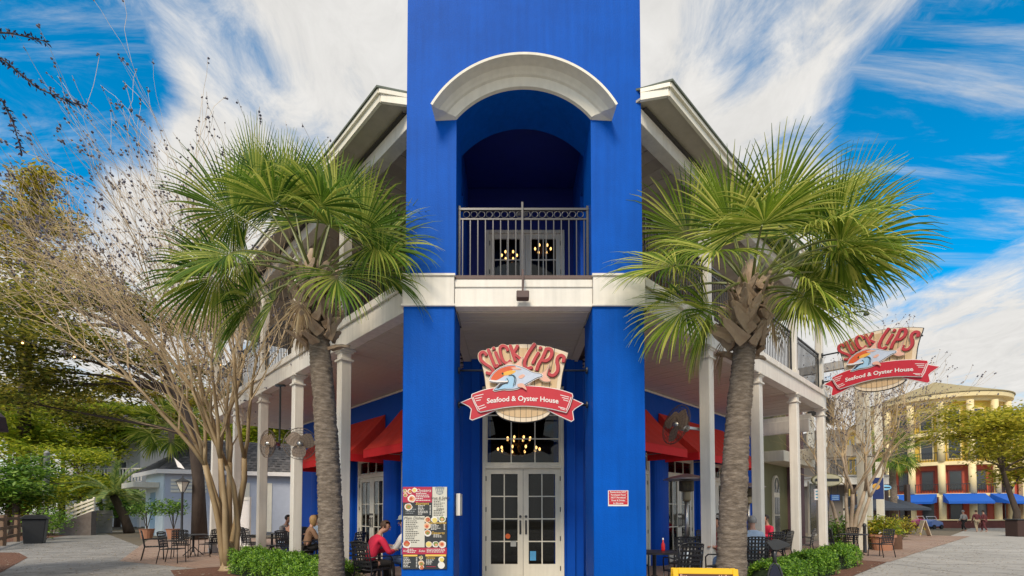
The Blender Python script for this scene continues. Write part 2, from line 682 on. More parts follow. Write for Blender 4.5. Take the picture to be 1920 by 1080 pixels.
# cove-moulded hood over the arch
hood = MB()
prof = [(0.0, 0.0, 1.0), (0.012, -0.05, 1.0), (0.07, -0.075, 1.02), (0.125, -0.10, 1.05), (0.14, -0.135, 1.055), (0.165, -0.165, 1.08), (0.20, -0.22, 1.12), (0.215, -0.30, 1.16), (0.225, -0.385, 1.19), (0.26, -0.39, 1.19), (0.275, -0.33, 1.17), (0.27, 0.0, 1.16)]
NA = 44
rows = []
for r, y, k in prof:
    rows.append([(CX + (RC + r) * math.sin(a), YF + 0.03 + y, ZC + (RC + r) * math.cos(a)) for a in [k * A0 * (1 - 2 * i / NA) for i in range(NA + 1)]])
o = 0
vs = [p for rr in rows for p in rr]
fs = []
for i in range(len(rows) - 1):
    for j in range(NA):
        fs.append((i * (NA + 1) + j, i * (NA + 1) + j + 1, (i + 1) * (NA + 1) + j + 1, (i + 1) * (NA + 1) + j))
fs.append(tuple(i * (NA + 1) for i in range(len(rows))))
fs.append(tuple(i * (NA + 1) + NA for i in range(len(rows)))[::-1])
hood.add(vs, fs)
B('arch_hood', hood, CREAM)
# band of white panels at balcony level
for x0, x1 in ((CX - 1.955, CX - 1.12), (CX + 1.115, CX + 1.955)):
    b = MB().box(x0, x1, YF - 0.02, YB - 0.01, DECK0 + 0.03, DECK1 - 0.03)
    B('band_panel', b, WHITE, bevel=0.008)
    B('band_moulding', MB().box(x0 - 0.015, x1 + 0.015, YF - 0.045, YB - 0.02, DECK1 - 0.03, DECK1 + 0.004), WHITE)
    B('band_moulding', MB().box(x0 - 0.015, x1 + 0.015, YF - 0.045, YB - 0.02, DECK0 + 0.0, DECK0 + 0.03), WHITE)
B('band_panel', MB().box(CX - 1.115, CX - 0.012, YF + 0.03, YF + 0.2, DECK0 + 0.335, DECK1 - 0.06), WHITE, bevel=0.006)
B('band_panel', MB().box(CX + 0.005, CX + 1.11, YF + 0.03, YF + 0.2, DECK0 + 0.335, DECK1 - 0.06), WHITE, bevel=0.006)
B('band_panel', MB().box(CX - 1.115, CX + 1.11, YF + 0.015, YF + 0.2, DECK0 + 0.03, DECK0 + 0.30), WHITE, bevel=0.006)
B('band_moulding', MB().box(CX - 1.115, CX + 1.11, YF + 0.045, YF + 0.19, DECK0 + 0.302, DECK0 + 0.333), mat('grey_paint', (0.42, 0.41, 0.4)))
B('band_moulding', MB().box(CX - 1.115, CX + 1.11, YF - 0.01, YF + 0.2, DECK0 + 0.0, DECK0 + 0.028), WHITE)
B('deck_edge', MB().box(CX - 1.11, CX + 1.10, YF + 0.02, YF + 0.4, DECK1 - 0.058, DECK1 + 0.0), mat('deck_brown', (0.13, 0.09, 0.08), 0.7))

# porch deck (upper floor) as one slab, boards of the ceilings below laid one by one
A_END = {-1: 13.35, 1: 11.12}
WN = {-1: 2.64, 1: 2.70}


def back_corner(side):
    # where the wing wall meets the chamfer wall with the entrance doors
    return {-1: (CX - 0.80, 10.62), 1: (CX + 0.88, 10.62)}[side]


def plan_poly(e0, e1, inner=True):
    """porch plan between outer edge offset e0 and back walls"""
    l_out = [wp(-1, 0.0, e0), wp(-1, A_END[-1], e0), wp(-1, A_END[-1], WN[-1] + 0.3), wp(-1, 3.2, WN[-1] + 0.3)]
    r_out = [wp(1, 3.2, WN[1] + 0.3), wp(1, A_END[1], WN[1] + 0.3), wp(1, A_END[1], e0), wp(1, 0.0, e0)]
    return [(p.x, p.y) for p in l_out[::-1] + [Vector((CX - 1.0, YF + 0.25, 0)), Vector((CX + 1.0, YF + 0.25, 0))] + r_out[::-1]]


B('deck', MB().prism(plan_poly(0.12, 0), DECK0 + 0.10, DECK1 - 0.065, 'z'), mat('deck_brown', (0.13, 0.09, 0.08), 0.7))
brd = {}
for sd in (-1, 1):
    fr_ = FL if sd < 0 else FR
    k = 0
    a = 0.05
    while a < A_END[sd] - 0.1:
        n0 = 0.24
        n1_ = round(min(WN[sd] - 0.004, 0.90 + 1.0 * a), 3)
        key = (sd, k % 3, n1_)
        if key not in brd:
            brd[key] = MB().box(0, sd * 0.192, n0, n1_, -0.012, 0.012).mesh('ceiling_board', SOFF, bevel=0.004)
        put('ceiling_board', brd[key], BR, BI @ fr_ @ T(sd * a, 0, DECK0 + 0.012 + (k * 7 % 5) * 0.0012))
        a += 0.2
        k += 1
# entrance ceiling: boards from pier to pier, a trim board on each side
y = YF + 0.20
k = 0
while y < 10.4:
    w = 0.145
    B('ceiling_board', MB().box(CX - 1.09, CX + 1.085, y, y + w - 0.008, DECK0 - 0.016 + (k % 3) * 0.0015, DECK0 - 0.002), SOFF, bevel=0.003)
    y += w
    k += 1
for s in (-1, 1):
    B('ceiling_trim', MB().box(CX + s * 1.08, CX + s * 1.24, YB + 0.002, 10.5, DECK0 - 0.03, DECK0 - 0.018), SOFF)

# ---- doors -----------------------------------------------------------------
PANE = {}


def pane(w, h, parent, M):
    key = (round(w, 3), round(h, 3))
    if key not in PANE:
        PANE[key] = MB().box(-w / 2, w / 2, -0.003, 0.003, -h / 2, h / 2).mesh('pane', GLASS)
    return put('pane', PANE[key], parent, M)


def leaf(w, h, cols, rows_, handed, M, kick=0.34, stile=0.115, top=0.12):
    """one French door leaf in local x (0..w), z (0..h), front at y=0"""
    b = MB()
    D = 0.045
    b.box(0, stile, 0, D, 0, h)
    b.box(w - stile, w, 0, D, 0, h)
    b.box(stile, w - stile, 0.0, D, 0, kick)
    b.box(stile, w - stile, 0.0, D, h - top, h)
    gw, gh = w - 2 * stile, h - top - kick
    pw, ph = gw / cols, gh / rows_
    for i in range(1, cols):
        b.box(stile + i * pw - 0.012, stile + i * pw + 0.012, 0.006, D - 0.006, kick, h - top)
    for j in range(1, rows_):
        for i in range(cols):
            b.box(stile + i * pw + (0.012 if i else 0), stile + (i + 1) * pw - (0.012 if i < cols - 1 else 0), 0.006, D - 0.006, kick + j * ph - 0.012, kick + j * ph + 0.012)
    d = B('door', b, CREAM, M)
    for i in range(cols):
        for j in range(rows_):
            pane(pw - 0.026, ph - 0.026, d, T(stile + (i + .5) * pw, D / 2, kick + (j + .5) * ph))
    hx = w - stile / 2 if handed > 0 else stile / 2
    hb = MB()
    hb.box(hx - 0.02, hx + 0.02, -0.012, -0.001, 0.98, 1.28)
    hb.tube([(hx, -0.012, 1.02), (hx, -0.06, 1.03), (hx, -0.065, 1.12), (hx, -0.06, 1.22), (hx, -0.012, 1.24)], 0.011, 6)
    hb.tube([(hx, -0.03, 1.36), (hx, -0.001, 1.36)], 0.03, 10)
    hb.build('handle', IRON, d)
    for z in (0.25, h * .37, h * .63, h - 0.22):
        e = 0.006 if handed > 0 else w - 0.006
        MB().box(e - 0.014, e + 0.014, -0.010, -0.001, z - 0.05, z + 0.05).build('hinge', IRON, d)
    return d


def double_door(M, w, h, rows_=4, transom=None, tcols=3, trows=1, fr=0.07, trim=0.05):
    """frame + two leaves (+ transom) in local x centred, z up, front y=0, M in world"""
    H = h + (transom or 0) + (0.1 if transom else 0)
    f = MB()
    f.box(-w / 2 - fr, -w / 2, -0.03, 0.10, 0, H + fr)
    f.box(w / 2, w / 2 + fr, -0.03, 0.10, 0, H + fr)
    f.box(-w / 2, w / 2, -0.03, 0.10, H, H + fr)
    if transom:
        f.box(-w / 2, w / 2, -0.045, 0.10, h + 0.008, h + 0.1)
    B('door_frame', f, CREAM, M, bevel=0.006)
    lw = w / 2 - 0.004
    leaf(lw, h, 2, rows_, 1, M @ T(-w / 2, 0.01, 0.012))
    leaf(lw, h, 2, rows_, -1, M @ T(0.004, 0.01, 0.012))
    if transom:
        z0, z1 = h + 0.1, H
        t = MB()
        st = 0.04
        t.box(-w / 2, -w / 2 + st, 0, 0.05, z0, z1)
        t.box(w / 2 - st, w / 2, 0, 0.05, z0, z1)
        t.box(-w / 2 + st, w / 2 - st, 0, 0.05, z0, z0 + st)
        t.box(-w / 2 + st, w / 2 - st, 0, 0.05, z1 - st, z1)
        gw, gh = (w - 2 * st) / tcols, (z1 - z0 - 2 * st) / trows
        for i in range(1, tcols):
            t.box(-w / 2 + st + i * gw - 0.012, -w / 2 + st + i * gw + 0.012, 0.005, 0.045, z0 + st, z1 - st)
        for j in range(1, trows):
            t.box(-w / 2 + st, w / 2 - st, 0.008, 0.042, z0 + st + j * gh - 0.012, z0 + st + j * gh + 0.012)
        tw = B('transom_window', t, CREAM, M)
        for i in range(tcols):
            for j in range(trows):
                pane(gw - 0.025, gh - 0.025, tw, T(-w / 2 + st + (i + .5) * gw, 0.025, z0 + st + (j + .5) * gh))


YD = 10.476
double_door(T(CX + 0.05, YD, 0.03), 1.62, 2.40, 4, transom=1.62, tcols=3, trows=3)
double_door(T(CX + 0.10, YD, DECK1 - 0.05), 1.58, 2.33, 4)
# wall round the doors
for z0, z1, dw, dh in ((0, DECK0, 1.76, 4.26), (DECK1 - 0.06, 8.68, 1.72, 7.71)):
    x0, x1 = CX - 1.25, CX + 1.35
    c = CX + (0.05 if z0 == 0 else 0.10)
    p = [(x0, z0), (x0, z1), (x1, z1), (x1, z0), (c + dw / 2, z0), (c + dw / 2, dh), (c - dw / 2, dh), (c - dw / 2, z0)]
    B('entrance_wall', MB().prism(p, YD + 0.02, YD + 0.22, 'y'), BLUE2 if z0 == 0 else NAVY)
for side in (-1, 1):
    for z0, z1 in ((0.0, DECK0 - 0.002),):
        x = CX + side * (1.02) + 0.05
        B('pilaster', MB().box(x - 0.09, x + 0.09, YD - 0.10, YD + 0.015, z0, z1), BLUE2, bevel=0.01)
# upper loggia : dark inner walls and ceiling
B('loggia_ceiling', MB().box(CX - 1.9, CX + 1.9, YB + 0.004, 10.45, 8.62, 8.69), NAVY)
for side in (-1, 1):
    x = CX + side * 1.16
    B('loggia_wall', MB().box(x, x + side * 0.10, 9.42, 10.49, DECK1 - 0.058, 8.61).box(x, x + side * 0.10, YB + 0.003, 9.418, 7.75, 8.61), BLUE2)
B('sign_plate', MB().box(CX - 0.10, CX + 0.16, YD + 0.0, YD + 0.018, 8.02, 8.10), mat('grey_paint', (0.42, 0.41, 0.4)))  # small wall sign, made up as a blank plate without lettering

# ---- wings -----------------------------------------------------------------
POSTS = {-1: (2.57, 5.14, 7.75, 10.35, 13.2), 1: (2.6, 5.34, 8.2, 10.95)}
ring_me = None
for sd in (-1, 1):
    M = FL if sd < 0 else FR
    s = sd
    e = A_END[sd]
    # beam / fascia of the balcony
    B('balcony_beam', MB().box(s * 0.02, s * e, 0.0, 0.23, DECK0, DECK1 - 0.15), WHITE, M, bevel=0.006)
    B('balcony_cap', MB().box(s * 0.03, s * (e + 0.04), -0.045, 0.235, DECK1 - 0.147, DECK1), WHITE, M, bevel=0.006)
    B('balcony_beam', MB().box(s * e, s * (e - 0.2), 0.233, WN[sd] + 0.28, DECK0, DECK1 - 0.15), WHITE, M)
    # porch floor
    tag(put('porch_floor', MB().prism([(s * -0.6, -0.18), (s * (e + .1), -0.18), (s * (e + .1), WN[sd] + 0.2), (s * 3.0, WN[sd] + 0.2), (s * 0.4, 1.6)], 0.0, 0.05 + 0.004 * (sd > 0), 'z').mesh('porch_floor', BRICKP), None, M), kind='structure')
    # posts
    for a in POSTS[sd]:
        for z0, z1, w in ((0.05, DECK0 - 0.002, 0.108), (DECK1, BEAM - 0.002, 0.098)):
            p = B('post', MB().box(s * a - w, s * a + w, 0.125 - w, 0.125 + w, z0, z1), WHITE, M, bevel=0.012)
            c = MB()
            for q, zz0, zz1 in ((w + 0.035, z1 - 0.24, z1 - 0.20), (w + 0.03, z1 - 0.075, z1 - 0.04), (w + 0.065, z1 - 0.04, z1 - 0.001)):
                c.box(s * a - q, s * a + q, 0.125 - q, 0.125 + q, zz0, zz1)
            c.build('capital', WHITE, p, bevel=0.004)
            bs = MB().box(s * a - w - 0.025, s * a + w + 0.025, 0.125 - w - 0.025, 0.125 + w + 0.025, z0 + 0.001, z0 + 0.16)
            bs.build('base', WHITE, p, bevel=0.004)
    # railing panels between the upper posts
    stops = [0.16] + list(POSTS[sd])
    for a0, a1 in zip(stops[:-1], stops[1:]):
        a0 += 0.12
        a1 -= 0.12
        r = MB()
        z0, z1 = DECK1 + 0.09, 6.55
        n = 0.125
        r.box(s * a0, s * a1, n - 0.022, n + 0.022, z1 - 0.02, z1 + 0.015)
        r.box(s * a0, s * a1, n - 0.012, n + 0.012, z1 - 0.17, z1 - 0.145)
        r.box(s * a0, s * a1, n - 0.012, n + 0.012, z0, z0 + 0.025)
        for a in (a0 + .012, a1 - .012):
            r.box(s * (a - .012), s * (a + .012), n - 0.013, n + 0.013, z0 - .09, z1)
        rl = B('railing', r, IRON, M)
        k = max(4, int((a1 - a0) / 0.115))
        bl, rg = MB(), MB()
        for i in range(k + 1):
            a = a0 + (a1 - a0) * i / k
            bl.box(s * a - 0.008, s * a + 0.008, n - 0.008, n + 0.008, z0 + 0.026, z1 - 0.171)
        for i in range(k):
            a = a0 + (a1 - a0) * (i + .5) / k
            rg.tube([(s * a + 0.05 * math.cos(2 * PI * j / 10), n, z1 - 0.083 + 0.05 * math.sin(2 * PI * j / 10)) for j in range(11)], 0.008, 4, cap=False)
        tag(bl.build('balusters', IRON, rl), kind='stuff')
        tag(rg.build('ring_band', IRON, rl), kind='stuff')
    # roof beam, ceiling, eave, roof
    B('roof_beam', MB().box(s * 0.01, s * (e + .02), 0.0, 0.24, BEAM, EAVE - 0.03), WHITE, M, bevel=0.006)
    B('eave_vent', MB().box(s * 0.06, s * (e), -0.06, 0.05, EAVE - 0.028, EAVE - 0.004), mat('vent_mesh', (0.05, 0.045, 0.045), 0.8), M)
    bdk = MB()
    k = 0
    a = 0.02
    while a < e:
        bdk.box(s * a, s * (a + 0.292), 0.245, min(WN[sd], 0.86 + 0.95 * a), EAVE - 0.03 + 0.003 * (k % 3), EAVE + 0.02)
        a += 0.3
        k += 1
    tag(B('upper_ceiling_boards', bdk, SOFF, M), kind='stuff')
    sof = [(s * 0.144, -0.41), (s * -0.10, -0.05), (s * -0.10, .05), (s * (e + .4), .05), (s * (e + .4), -0.41)]
    B('eave_soffit', MB().prism(sof, EAVE - 0.002 + 0.022, EAVE + 0.06, 'z'), mat('soffit_paint', (0.40, 0.36, 0.30), 0.6, 0.12, 5), M)

    def offs(q):
        return [(s * (0.144 - 0.25 * q), -0.41 - q), (s * -0.10, -0.05), (s * -0.10, 3.0), (s * (e + .4 + q), 3.0), (s * (e + .4 + q), -0.41 - q)]
    fb = MB()
    for q, z0, z1 in ((0.0, EAVE, EAVE + 0.12), (0.04, EAVE + 0.123, EAVE + 0.19)):
        p = offs(q)
        for i0, i1 in ((0, 1), (4, 0), (3, 4)):
            p0, p1 = Vector((*p[i0], 0)), Vector((*p[i1], 0))
            fb.bar(p0 + Vector((0, 0, (z0 + z1) / 2)), p1 + Vector((0, 0, (z0 + z1) / 2)), 0.05, z1 - z0)
    B('eave_fascia', fb, CREAM, M)
    top = offs(0.09)
    rb = MB()
    zr = EAVE + 0.193
    inner = [(s * -0.1, 6.0), (s * (e + .5), 6.0)]
    rb.add([(*top[0], zr), (*top[1], zr), (*inner[0], zr + 2.6), (*inner[1], zr + 2.6), (*top[4], zr),
            (*top[0], zr + .035), (*top[1], zr + .035), (*inner[0], zr + 2.65), (*inner[1], zr + 2.65), (*top[4], zr + .035)],
           [(0, 1, 2, 3, 4), (9, 8, 7, 6, 5), (0, 5, 6, 1), (1, 6, 7, 2), (2, 7, 8, 3), (3, 8, 9, 4), (4, 9, 5, 0)])
    B('roof', rb, ROOFG, M)
    # ground-floor wall with door openings
    if sd < 0:
        DO = ((2.9, 4.55), (5.43, 7.10), (8.0, 9.65))
        wend = 12.3
        PL = ((4.62, 5.33), (7.24, 7.87), (9.78, 10.45))
        AW = ((2.6, 4.55), (5.4, 9.7))
    else:
        DO = ((3.15, 4.85), (5.72, 7.42), (8.5, 9.9), (9.98, 11.38))
        wend = 12.15
        PL = ((4.91, 5.66), (7.57, 8.42), (11.47, 12.1))
        AW = ((2.6, 4.66), (5.3, 9.6))
    n0 = WN[sd]
    zt = 3.16
    w = MB()
    edge = 1.12
    for d0, d1 in DO:
        w.box(s * edge, s * d0, n0, n0 + 0.2, 0, zt)
        edge = d1
    w.box(s * edge, s * wend, n0, n0 + 0.2, 0, zt)
    B('porch_wall', w, BLUE2, M)
    B('porch_wall', MB().box(s * 1.12, s * wend, n0 + 0.002, n0 + 0.2, zt + 0.001, DECK0 + 0.09), BLUE2, M)
    B('end_wall', MB().box(s * wend, s * (wend - 0.2), n0 + 0.203, n0 + 8, 0, 8.1), BLUE2, M)
    B('frieze', MB().box(s * 2.6, s * wend, n0 - 0.03, n0 - 0.001, DECK0 - 0.06, DECK0 - 0.012), CREAM, M)
    B('upper_wall', MB().box(s * 1.12, s * e, n0, n0 + 0.2, DECK1 - 0.06, EAVE + 0.02), TAN, M)
    for p0, p1 in PL:
        c, rr = s * (p0 + p1) / 2, (p1 - p0) / 2
        h = MB()
        prf = [(c + rr * math.cos(t), n0 - 0.001 - 0.20 * math.sin(t) ** 0.7) for t in [PI * i / 10 for i in range(11)]]
        h.prism(prf, 0.05, zt - 0.12, 'z')
        B('pilaster', h, BLUE2, M)
    for d0, d1 in DO:
        double_door(M @ T(s * (d0 + d1) / 2, n0 + 0.03, 0.06), d1 - d0 - 0.14, 2.44, 3, transom=0.42, tcols=3)
    # upper doors along the balcony
    for d0 in (4.0, 8.0):
        B('shutter_door', MB().box(s * d0, s * (d0 + 1.5), n0 - 0.03, n0 - 0.002, DECK1, DECK1 + 2.2), CREAM, M, bevel=0.01)
    # awnings
    for a0, a1 in AW:
        zt_, zb_, nf = 4.24, 3.06, 1.56
        np_ = max(3, int((a1 - a0) / 0.45))
        aw = MB()
        NS = 6
        g = []
        for i in range(np_ * 4 + 1):
            a = a0 + (a1 - a0) * i / (np_ * 4)
            sag = 0.022 * math.sin(PI * (i % 4) / 4)
            col_ = []
            for j in range(NS + 1):
                t = j / NS
                n = n0 - 0.02 + (nf - n0) * t
                z = zt_ + (zb_ - zt_) * t - sag * math.sin(PI * min(1, t * 1.0)) - 0.05 * math.sin(PI * t)
                col_.append((s * a, n, z))
            g.append(col_)
        vs = [p for c_ in g for p in c_]
        q = NS + 1
        aw.add(vs, [(i * q + j, i * q + j + 1, (i + 1) * q + j + 1, (i + 1) * q + j) for i in range(len(g) - 1) for j in range(NS)])
        for c_ in (g[0], g[-1]):
            aw.add(c_ + [(c_[0][0], n0 - 0.02, zb_)], [tuple(range(len(c_) + 1))])
        ap = B('awning', aw, REDA, M)
        v = MB()
        v.box(s * a0, s * a1, nf - 0.012, nf - 0.002, zb_ - 0.2, zb_ + 0.006)
        for a in (a0, a1):
            v.box(s * a - 0.005, s * a + 0.005, nf - 0.001, n0 - 0.03, zb_ - 0.2, zb_ - 0.001)
        v.build('valance', REDV, ap)
        f = MB()
        for i in range(np_ // 2 + 1):
            a = a0 + 0.03 + (a1 - a0 - 0.06) * i / (np_ // 2)
            f.bar((s * a, nf + 0.02, zb_ - 0.03), (s * a, n0, zb_ - 0.03), 0.02, 0.02)
        f.bar((s * a0, nf + 0.02, zb_ - 0.055), (s * a1, nf + 0.02, zb_ - 0.055), 0.02, 0.02)
        f.build('awning_frame', STEEL, ap)

# front balcony railing between the tower piers, every baluster and ring by itself
YR = 7.98
rl = MB()
rx0, rx1 = CX - HW + 0.01, CX + HW - 0.01
rl.box(rx0, rx1, YR - 0.025, YR + 0.025, 6.545, 6.58)
rl.box(rx0, rx1, YR - 0.014, YR + 0.014, 6.385, 6.41)
rl.box(rx0, rx1, YR - 0.014, YR + 0.014, 5.40, 5.425)
for x in (rx0 + 0.02, rx1 - 0.02):
    rl.box(x - 0.018, x + 0.018, YR - 0.018, YR + 0.018, 5.33, 6.62)
RLP = B('railing', rl, RAIL)
bme = MB().box(-0.0085, 0.0085, -0.0085, 0.0085, 5.426, 6.384).mesh('baluster', RAIL)
rme = MB().tube([(0.054 * math.cos(2 * PI * j / 16), 0, 0.054 * math.sin(2 * PI * j / 16)) for j in range(17)], 0.009, 5, cap=False).mesh('ring', RAIL, smooth=True)
for i in range(17):
    x = rx0 + 0.075 + (rx1 - rx0 - 0.15) * i / 16
    if i != 8:
        put('baluster', bme, RLP, T(x, YR, 0))
    if i < 16:
        x2 = rx0 + 0.075 + (rx1 - rx0 - 0.15) * (i + .5) / 16
        put('ring', rme, RLP, T(x2, YR, 6.478))

# rooms behind the glass
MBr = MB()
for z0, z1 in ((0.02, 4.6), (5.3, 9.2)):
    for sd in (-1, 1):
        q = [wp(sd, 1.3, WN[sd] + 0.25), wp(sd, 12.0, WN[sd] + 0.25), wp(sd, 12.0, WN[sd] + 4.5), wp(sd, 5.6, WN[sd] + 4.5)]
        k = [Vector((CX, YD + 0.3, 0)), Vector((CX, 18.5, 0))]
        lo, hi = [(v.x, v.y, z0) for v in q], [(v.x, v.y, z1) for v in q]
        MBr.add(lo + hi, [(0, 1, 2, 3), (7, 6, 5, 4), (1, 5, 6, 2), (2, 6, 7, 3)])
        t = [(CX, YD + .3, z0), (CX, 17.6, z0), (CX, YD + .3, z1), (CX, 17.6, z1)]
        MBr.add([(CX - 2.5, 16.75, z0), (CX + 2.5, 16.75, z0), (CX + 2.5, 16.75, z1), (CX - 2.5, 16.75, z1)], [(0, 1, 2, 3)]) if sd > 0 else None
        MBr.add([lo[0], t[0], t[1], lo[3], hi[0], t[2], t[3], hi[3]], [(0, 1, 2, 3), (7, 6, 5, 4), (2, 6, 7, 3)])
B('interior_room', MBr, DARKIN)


def chandelier(loc, r, n, tiers, label):
    c = thing('chandelier', label, 'chandelier', loc)
    f = MB()
    f.tube([(0, 0, 1.1), (0, 0, -0.1)], 0.015, 6)
    f.lathe([(0.0, -0.14), (0.05, -0.1), (0.03, 0.0), (0.05, 0.08), (0.01, 0.2)], 10)
    f.build('stem', BRASS, c)
    for t in range(tiers):
        for i in range(n - 2 * t):
            a = 2 * PI * i / (n - 2 * t) + t * .4
            rr, z = r * (1 - .42 * t), 0.26 * t
            p = Vector((math.cos(a) * rr, math.sin(a) * rr, z))
            MB().tube([(0, 0, z - 0.05), p * 0.5 + Vector((0, 0, z / 2 - 0.1)), p * .9 + Vector((0, 0, z * .1 - 0.05)), p], 0.010, 5).build('arm', BRASS, c)
            MB().ball(p + Vector((0, 0, 0.05)), (0.026, 0.026, 0.042), 8, 5).build('bulb', BULB, c)
    return c


chandelier((CX - 0.02, 12.1, 3.02), 0.52, 10, 2, 'warm lit brass chandelier seen through the transom above the entrance doors')
chandelier((at(955, 482, 12.6).x, 12.6, at(955, 482, 12.6).z), 0.20, 6, 1, 'small lit chandelier behind the upper balcony door, left of the railing pole')
chandelier((at(1018, 470, 12.3).x, 12.3, at(1018, 470, 12.3).z), 0.20, 6, 1, 'small lit chandelier behind the upper balcony door, right of the railing pole')

# notices stuck on the entrance door glass
st = thing('door_sticker', 'round orange sticker on the left entrance door pane', 'sticker', (CX - 0.28, YD - 0.004, 0.98))
MB().lathe([(0.055, 0), (0.055, 0.004)], 16).build('sticker_disc', mat('orange_vinyl', (0.75, 0.14, 0.03), 0.5), st, Matrix.Rotation(PI / 2, 4, 'X'))
st = tag(put('door_notice', MB().box(-0.06, 0.06, -0.002, 0.002, -0.06, 0.06).mesh('door_notice', mat('grey_paper', (0.42, 0.43, 0.42))), None, T(CX - 0.16, YD - 0.002, 0.82)), 'small pale grey paper notice on the left entrance door pane', 'notice')
st = tag(put('door_notice', MB().box(-0.065, 0.065, -0.002, 0.002, -0.10, 0.10).mesh('door_notice', mat('blue_paper', (0.08, 0.33, 0.62))), None, T(CX + 0.26, YD - 0.002, 0.56)), 'light blue notice low on the right entrance door pane', 'notice')

# sign flood lamp hung on a pole from the balcony rail
fl = thing('sign_floodlight', 'small dark floodlight box on a pole hanging from the balcony rail centre', 'floodlight', (CX - 0.02, YF - 0.05, 4.93))
f = MB()
f.box(-0.016, 0.016, 0.20, 0.232, 0.37, 1.70)
f.bar((0, 0.216, 0.42), (0, -0.06, 0.40), 0.03, 0.03)
f.build('pole', RAIL, fl)
MB().bar((0, -0.075, 0.42), (0, -0.075, 0.05), 0.03, 0.03, (0, 1, 0)).build('drop_arm', mat('rust_paint', (0.10, 0.06, 0.055), 0.6), fl)
MB().box(-0.10, 0.10, -0.16, -0.02, -0.07, 0.05).build('lamp_housing', mat('rust_paint', (0.10, 0.06, 0.055), 0.6), fl, bevel=0.012)

# ------------------------------------------------------------------ foliage materials
PALMG = mat('palm_leaf', ((0.035, 0.09, 0.01), (0.18, 0.27, 0.02), (0.56, 0.56, 0.12)), 0.55, isl=0.7, trans=0.4, scale=2.0, spec=0.25)
PALMD = mat('palm_leaf_dark', ((0.022, 0.07, 0.01), (0.12, 0.22, 0.02), (0.44, 0.47, 0.09)), 0.55, isl=0.7, trans=0.4, scale=2.0, spec=0.25)
DEAD = mat('dead_palm_leaf', ((0.16, 0.10, 0.05), (0.34, 0.24, 0.13), (0.50, 0.40, 0.25)), 0.8, isl=.7, trans=.2)
PETI = mat('palm_petiole', ((0.10, 0.14, 0.03), (0.22, 0.22, 0.07)), 0.5)
BOOT = mat('palm_boot', ((0.12, 0.07, 0.045), (0.30, 0.21, 0.14), (0.52, 0.42, 0.31)), 0.85, bump=0.5, bscale=30, isl=0.5, stretch=(1, 1, 0.3))
PTRUNK = mat('palm_trunk', ((0.06, 0.045, 0.035), (0.19, 0.15, 0.115), (0.38, 0.32, 0.26)), 0.92, bump=1.0, bscale=34, scale=9, stretch=(1, 1, 3.5))
CRAPE = mat('crape_bark', ((0.22, 0.14, 0.07), (0.36, 0.26, 0.14), (0.48, 0.38, 0.24)), 0.6, bump=0.15, bscale=14, scale=3, stretch=(1, 1, 0.3))
TWIG = mat('crape_twig', ((0.36, 0.25, 0.14), (0.66, 0.52, 0.32)), 0.7)
POD = mat('seed_pod', ((0.07, 0.07, 0.11), (0.20, 0.18, 0.22)), 0.7, isl=0.6)
BARKD = mat('dark_bark', ((0.035, 0.025, 0.02), (0.09, 0.065, 0.05)), 0.9, bump=0.8, bscale=14, stretch=(1, 1, 0.25))
HEDGE = mat('hedge_leaf', ((0.04, 0.12, 0.008), (0.12, 0.28, 0.015), (0.28, 0.48, 0.04)), 0.45, isl=0.85, trans=0.25)
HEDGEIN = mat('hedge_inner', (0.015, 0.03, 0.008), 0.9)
LEAF_OAK = mat('oak_leaf', ((0.06, 0.09, 0.012), (0.20, 0.21, 0.025), (0.42, 0.37, 0.06)), 0.5, isl=0.85, trans=0.55)
LEAF_GOLD = mat('golden_leaf', ((0.12, 0.13, 0.012), (0.36, 0.32, 0.03), (0.60, 0.48, 0.06)), 0.5, isl=0.85, trans=0.5)
LEAF_LIME = mat('lime_leaf', ((0.12, 0.20, 0.014), (0.34, 0.42, 0.03), (0.60, 0.60, 0.06)), 0.5, isl=0.85, trans=0.6)
LEAF_YEL = mat('yellow_leaf', ((0.20, 0.22, 0.015), (0.48, 0.46, 0.035), (0.72, 0.62, 0.08)), 0.5, isl=0.85, trans=0.5)
LEAF_GREEN = mat('green_leaf', ((0.035, 0.11, 0.012), (0.11, 0.24, 0.025), (0.25, 0.40, 0.05)), 0.5, isl=0.85, trans=0.35)
LEAF_PURP = mat('purple_leaf', ((0.02, 0.012, 0.022), (0.05, 0.025, 0.05)), 0.5, isl=0.8, trans=0.15)
DOWN = Vector((0, 0, -1))


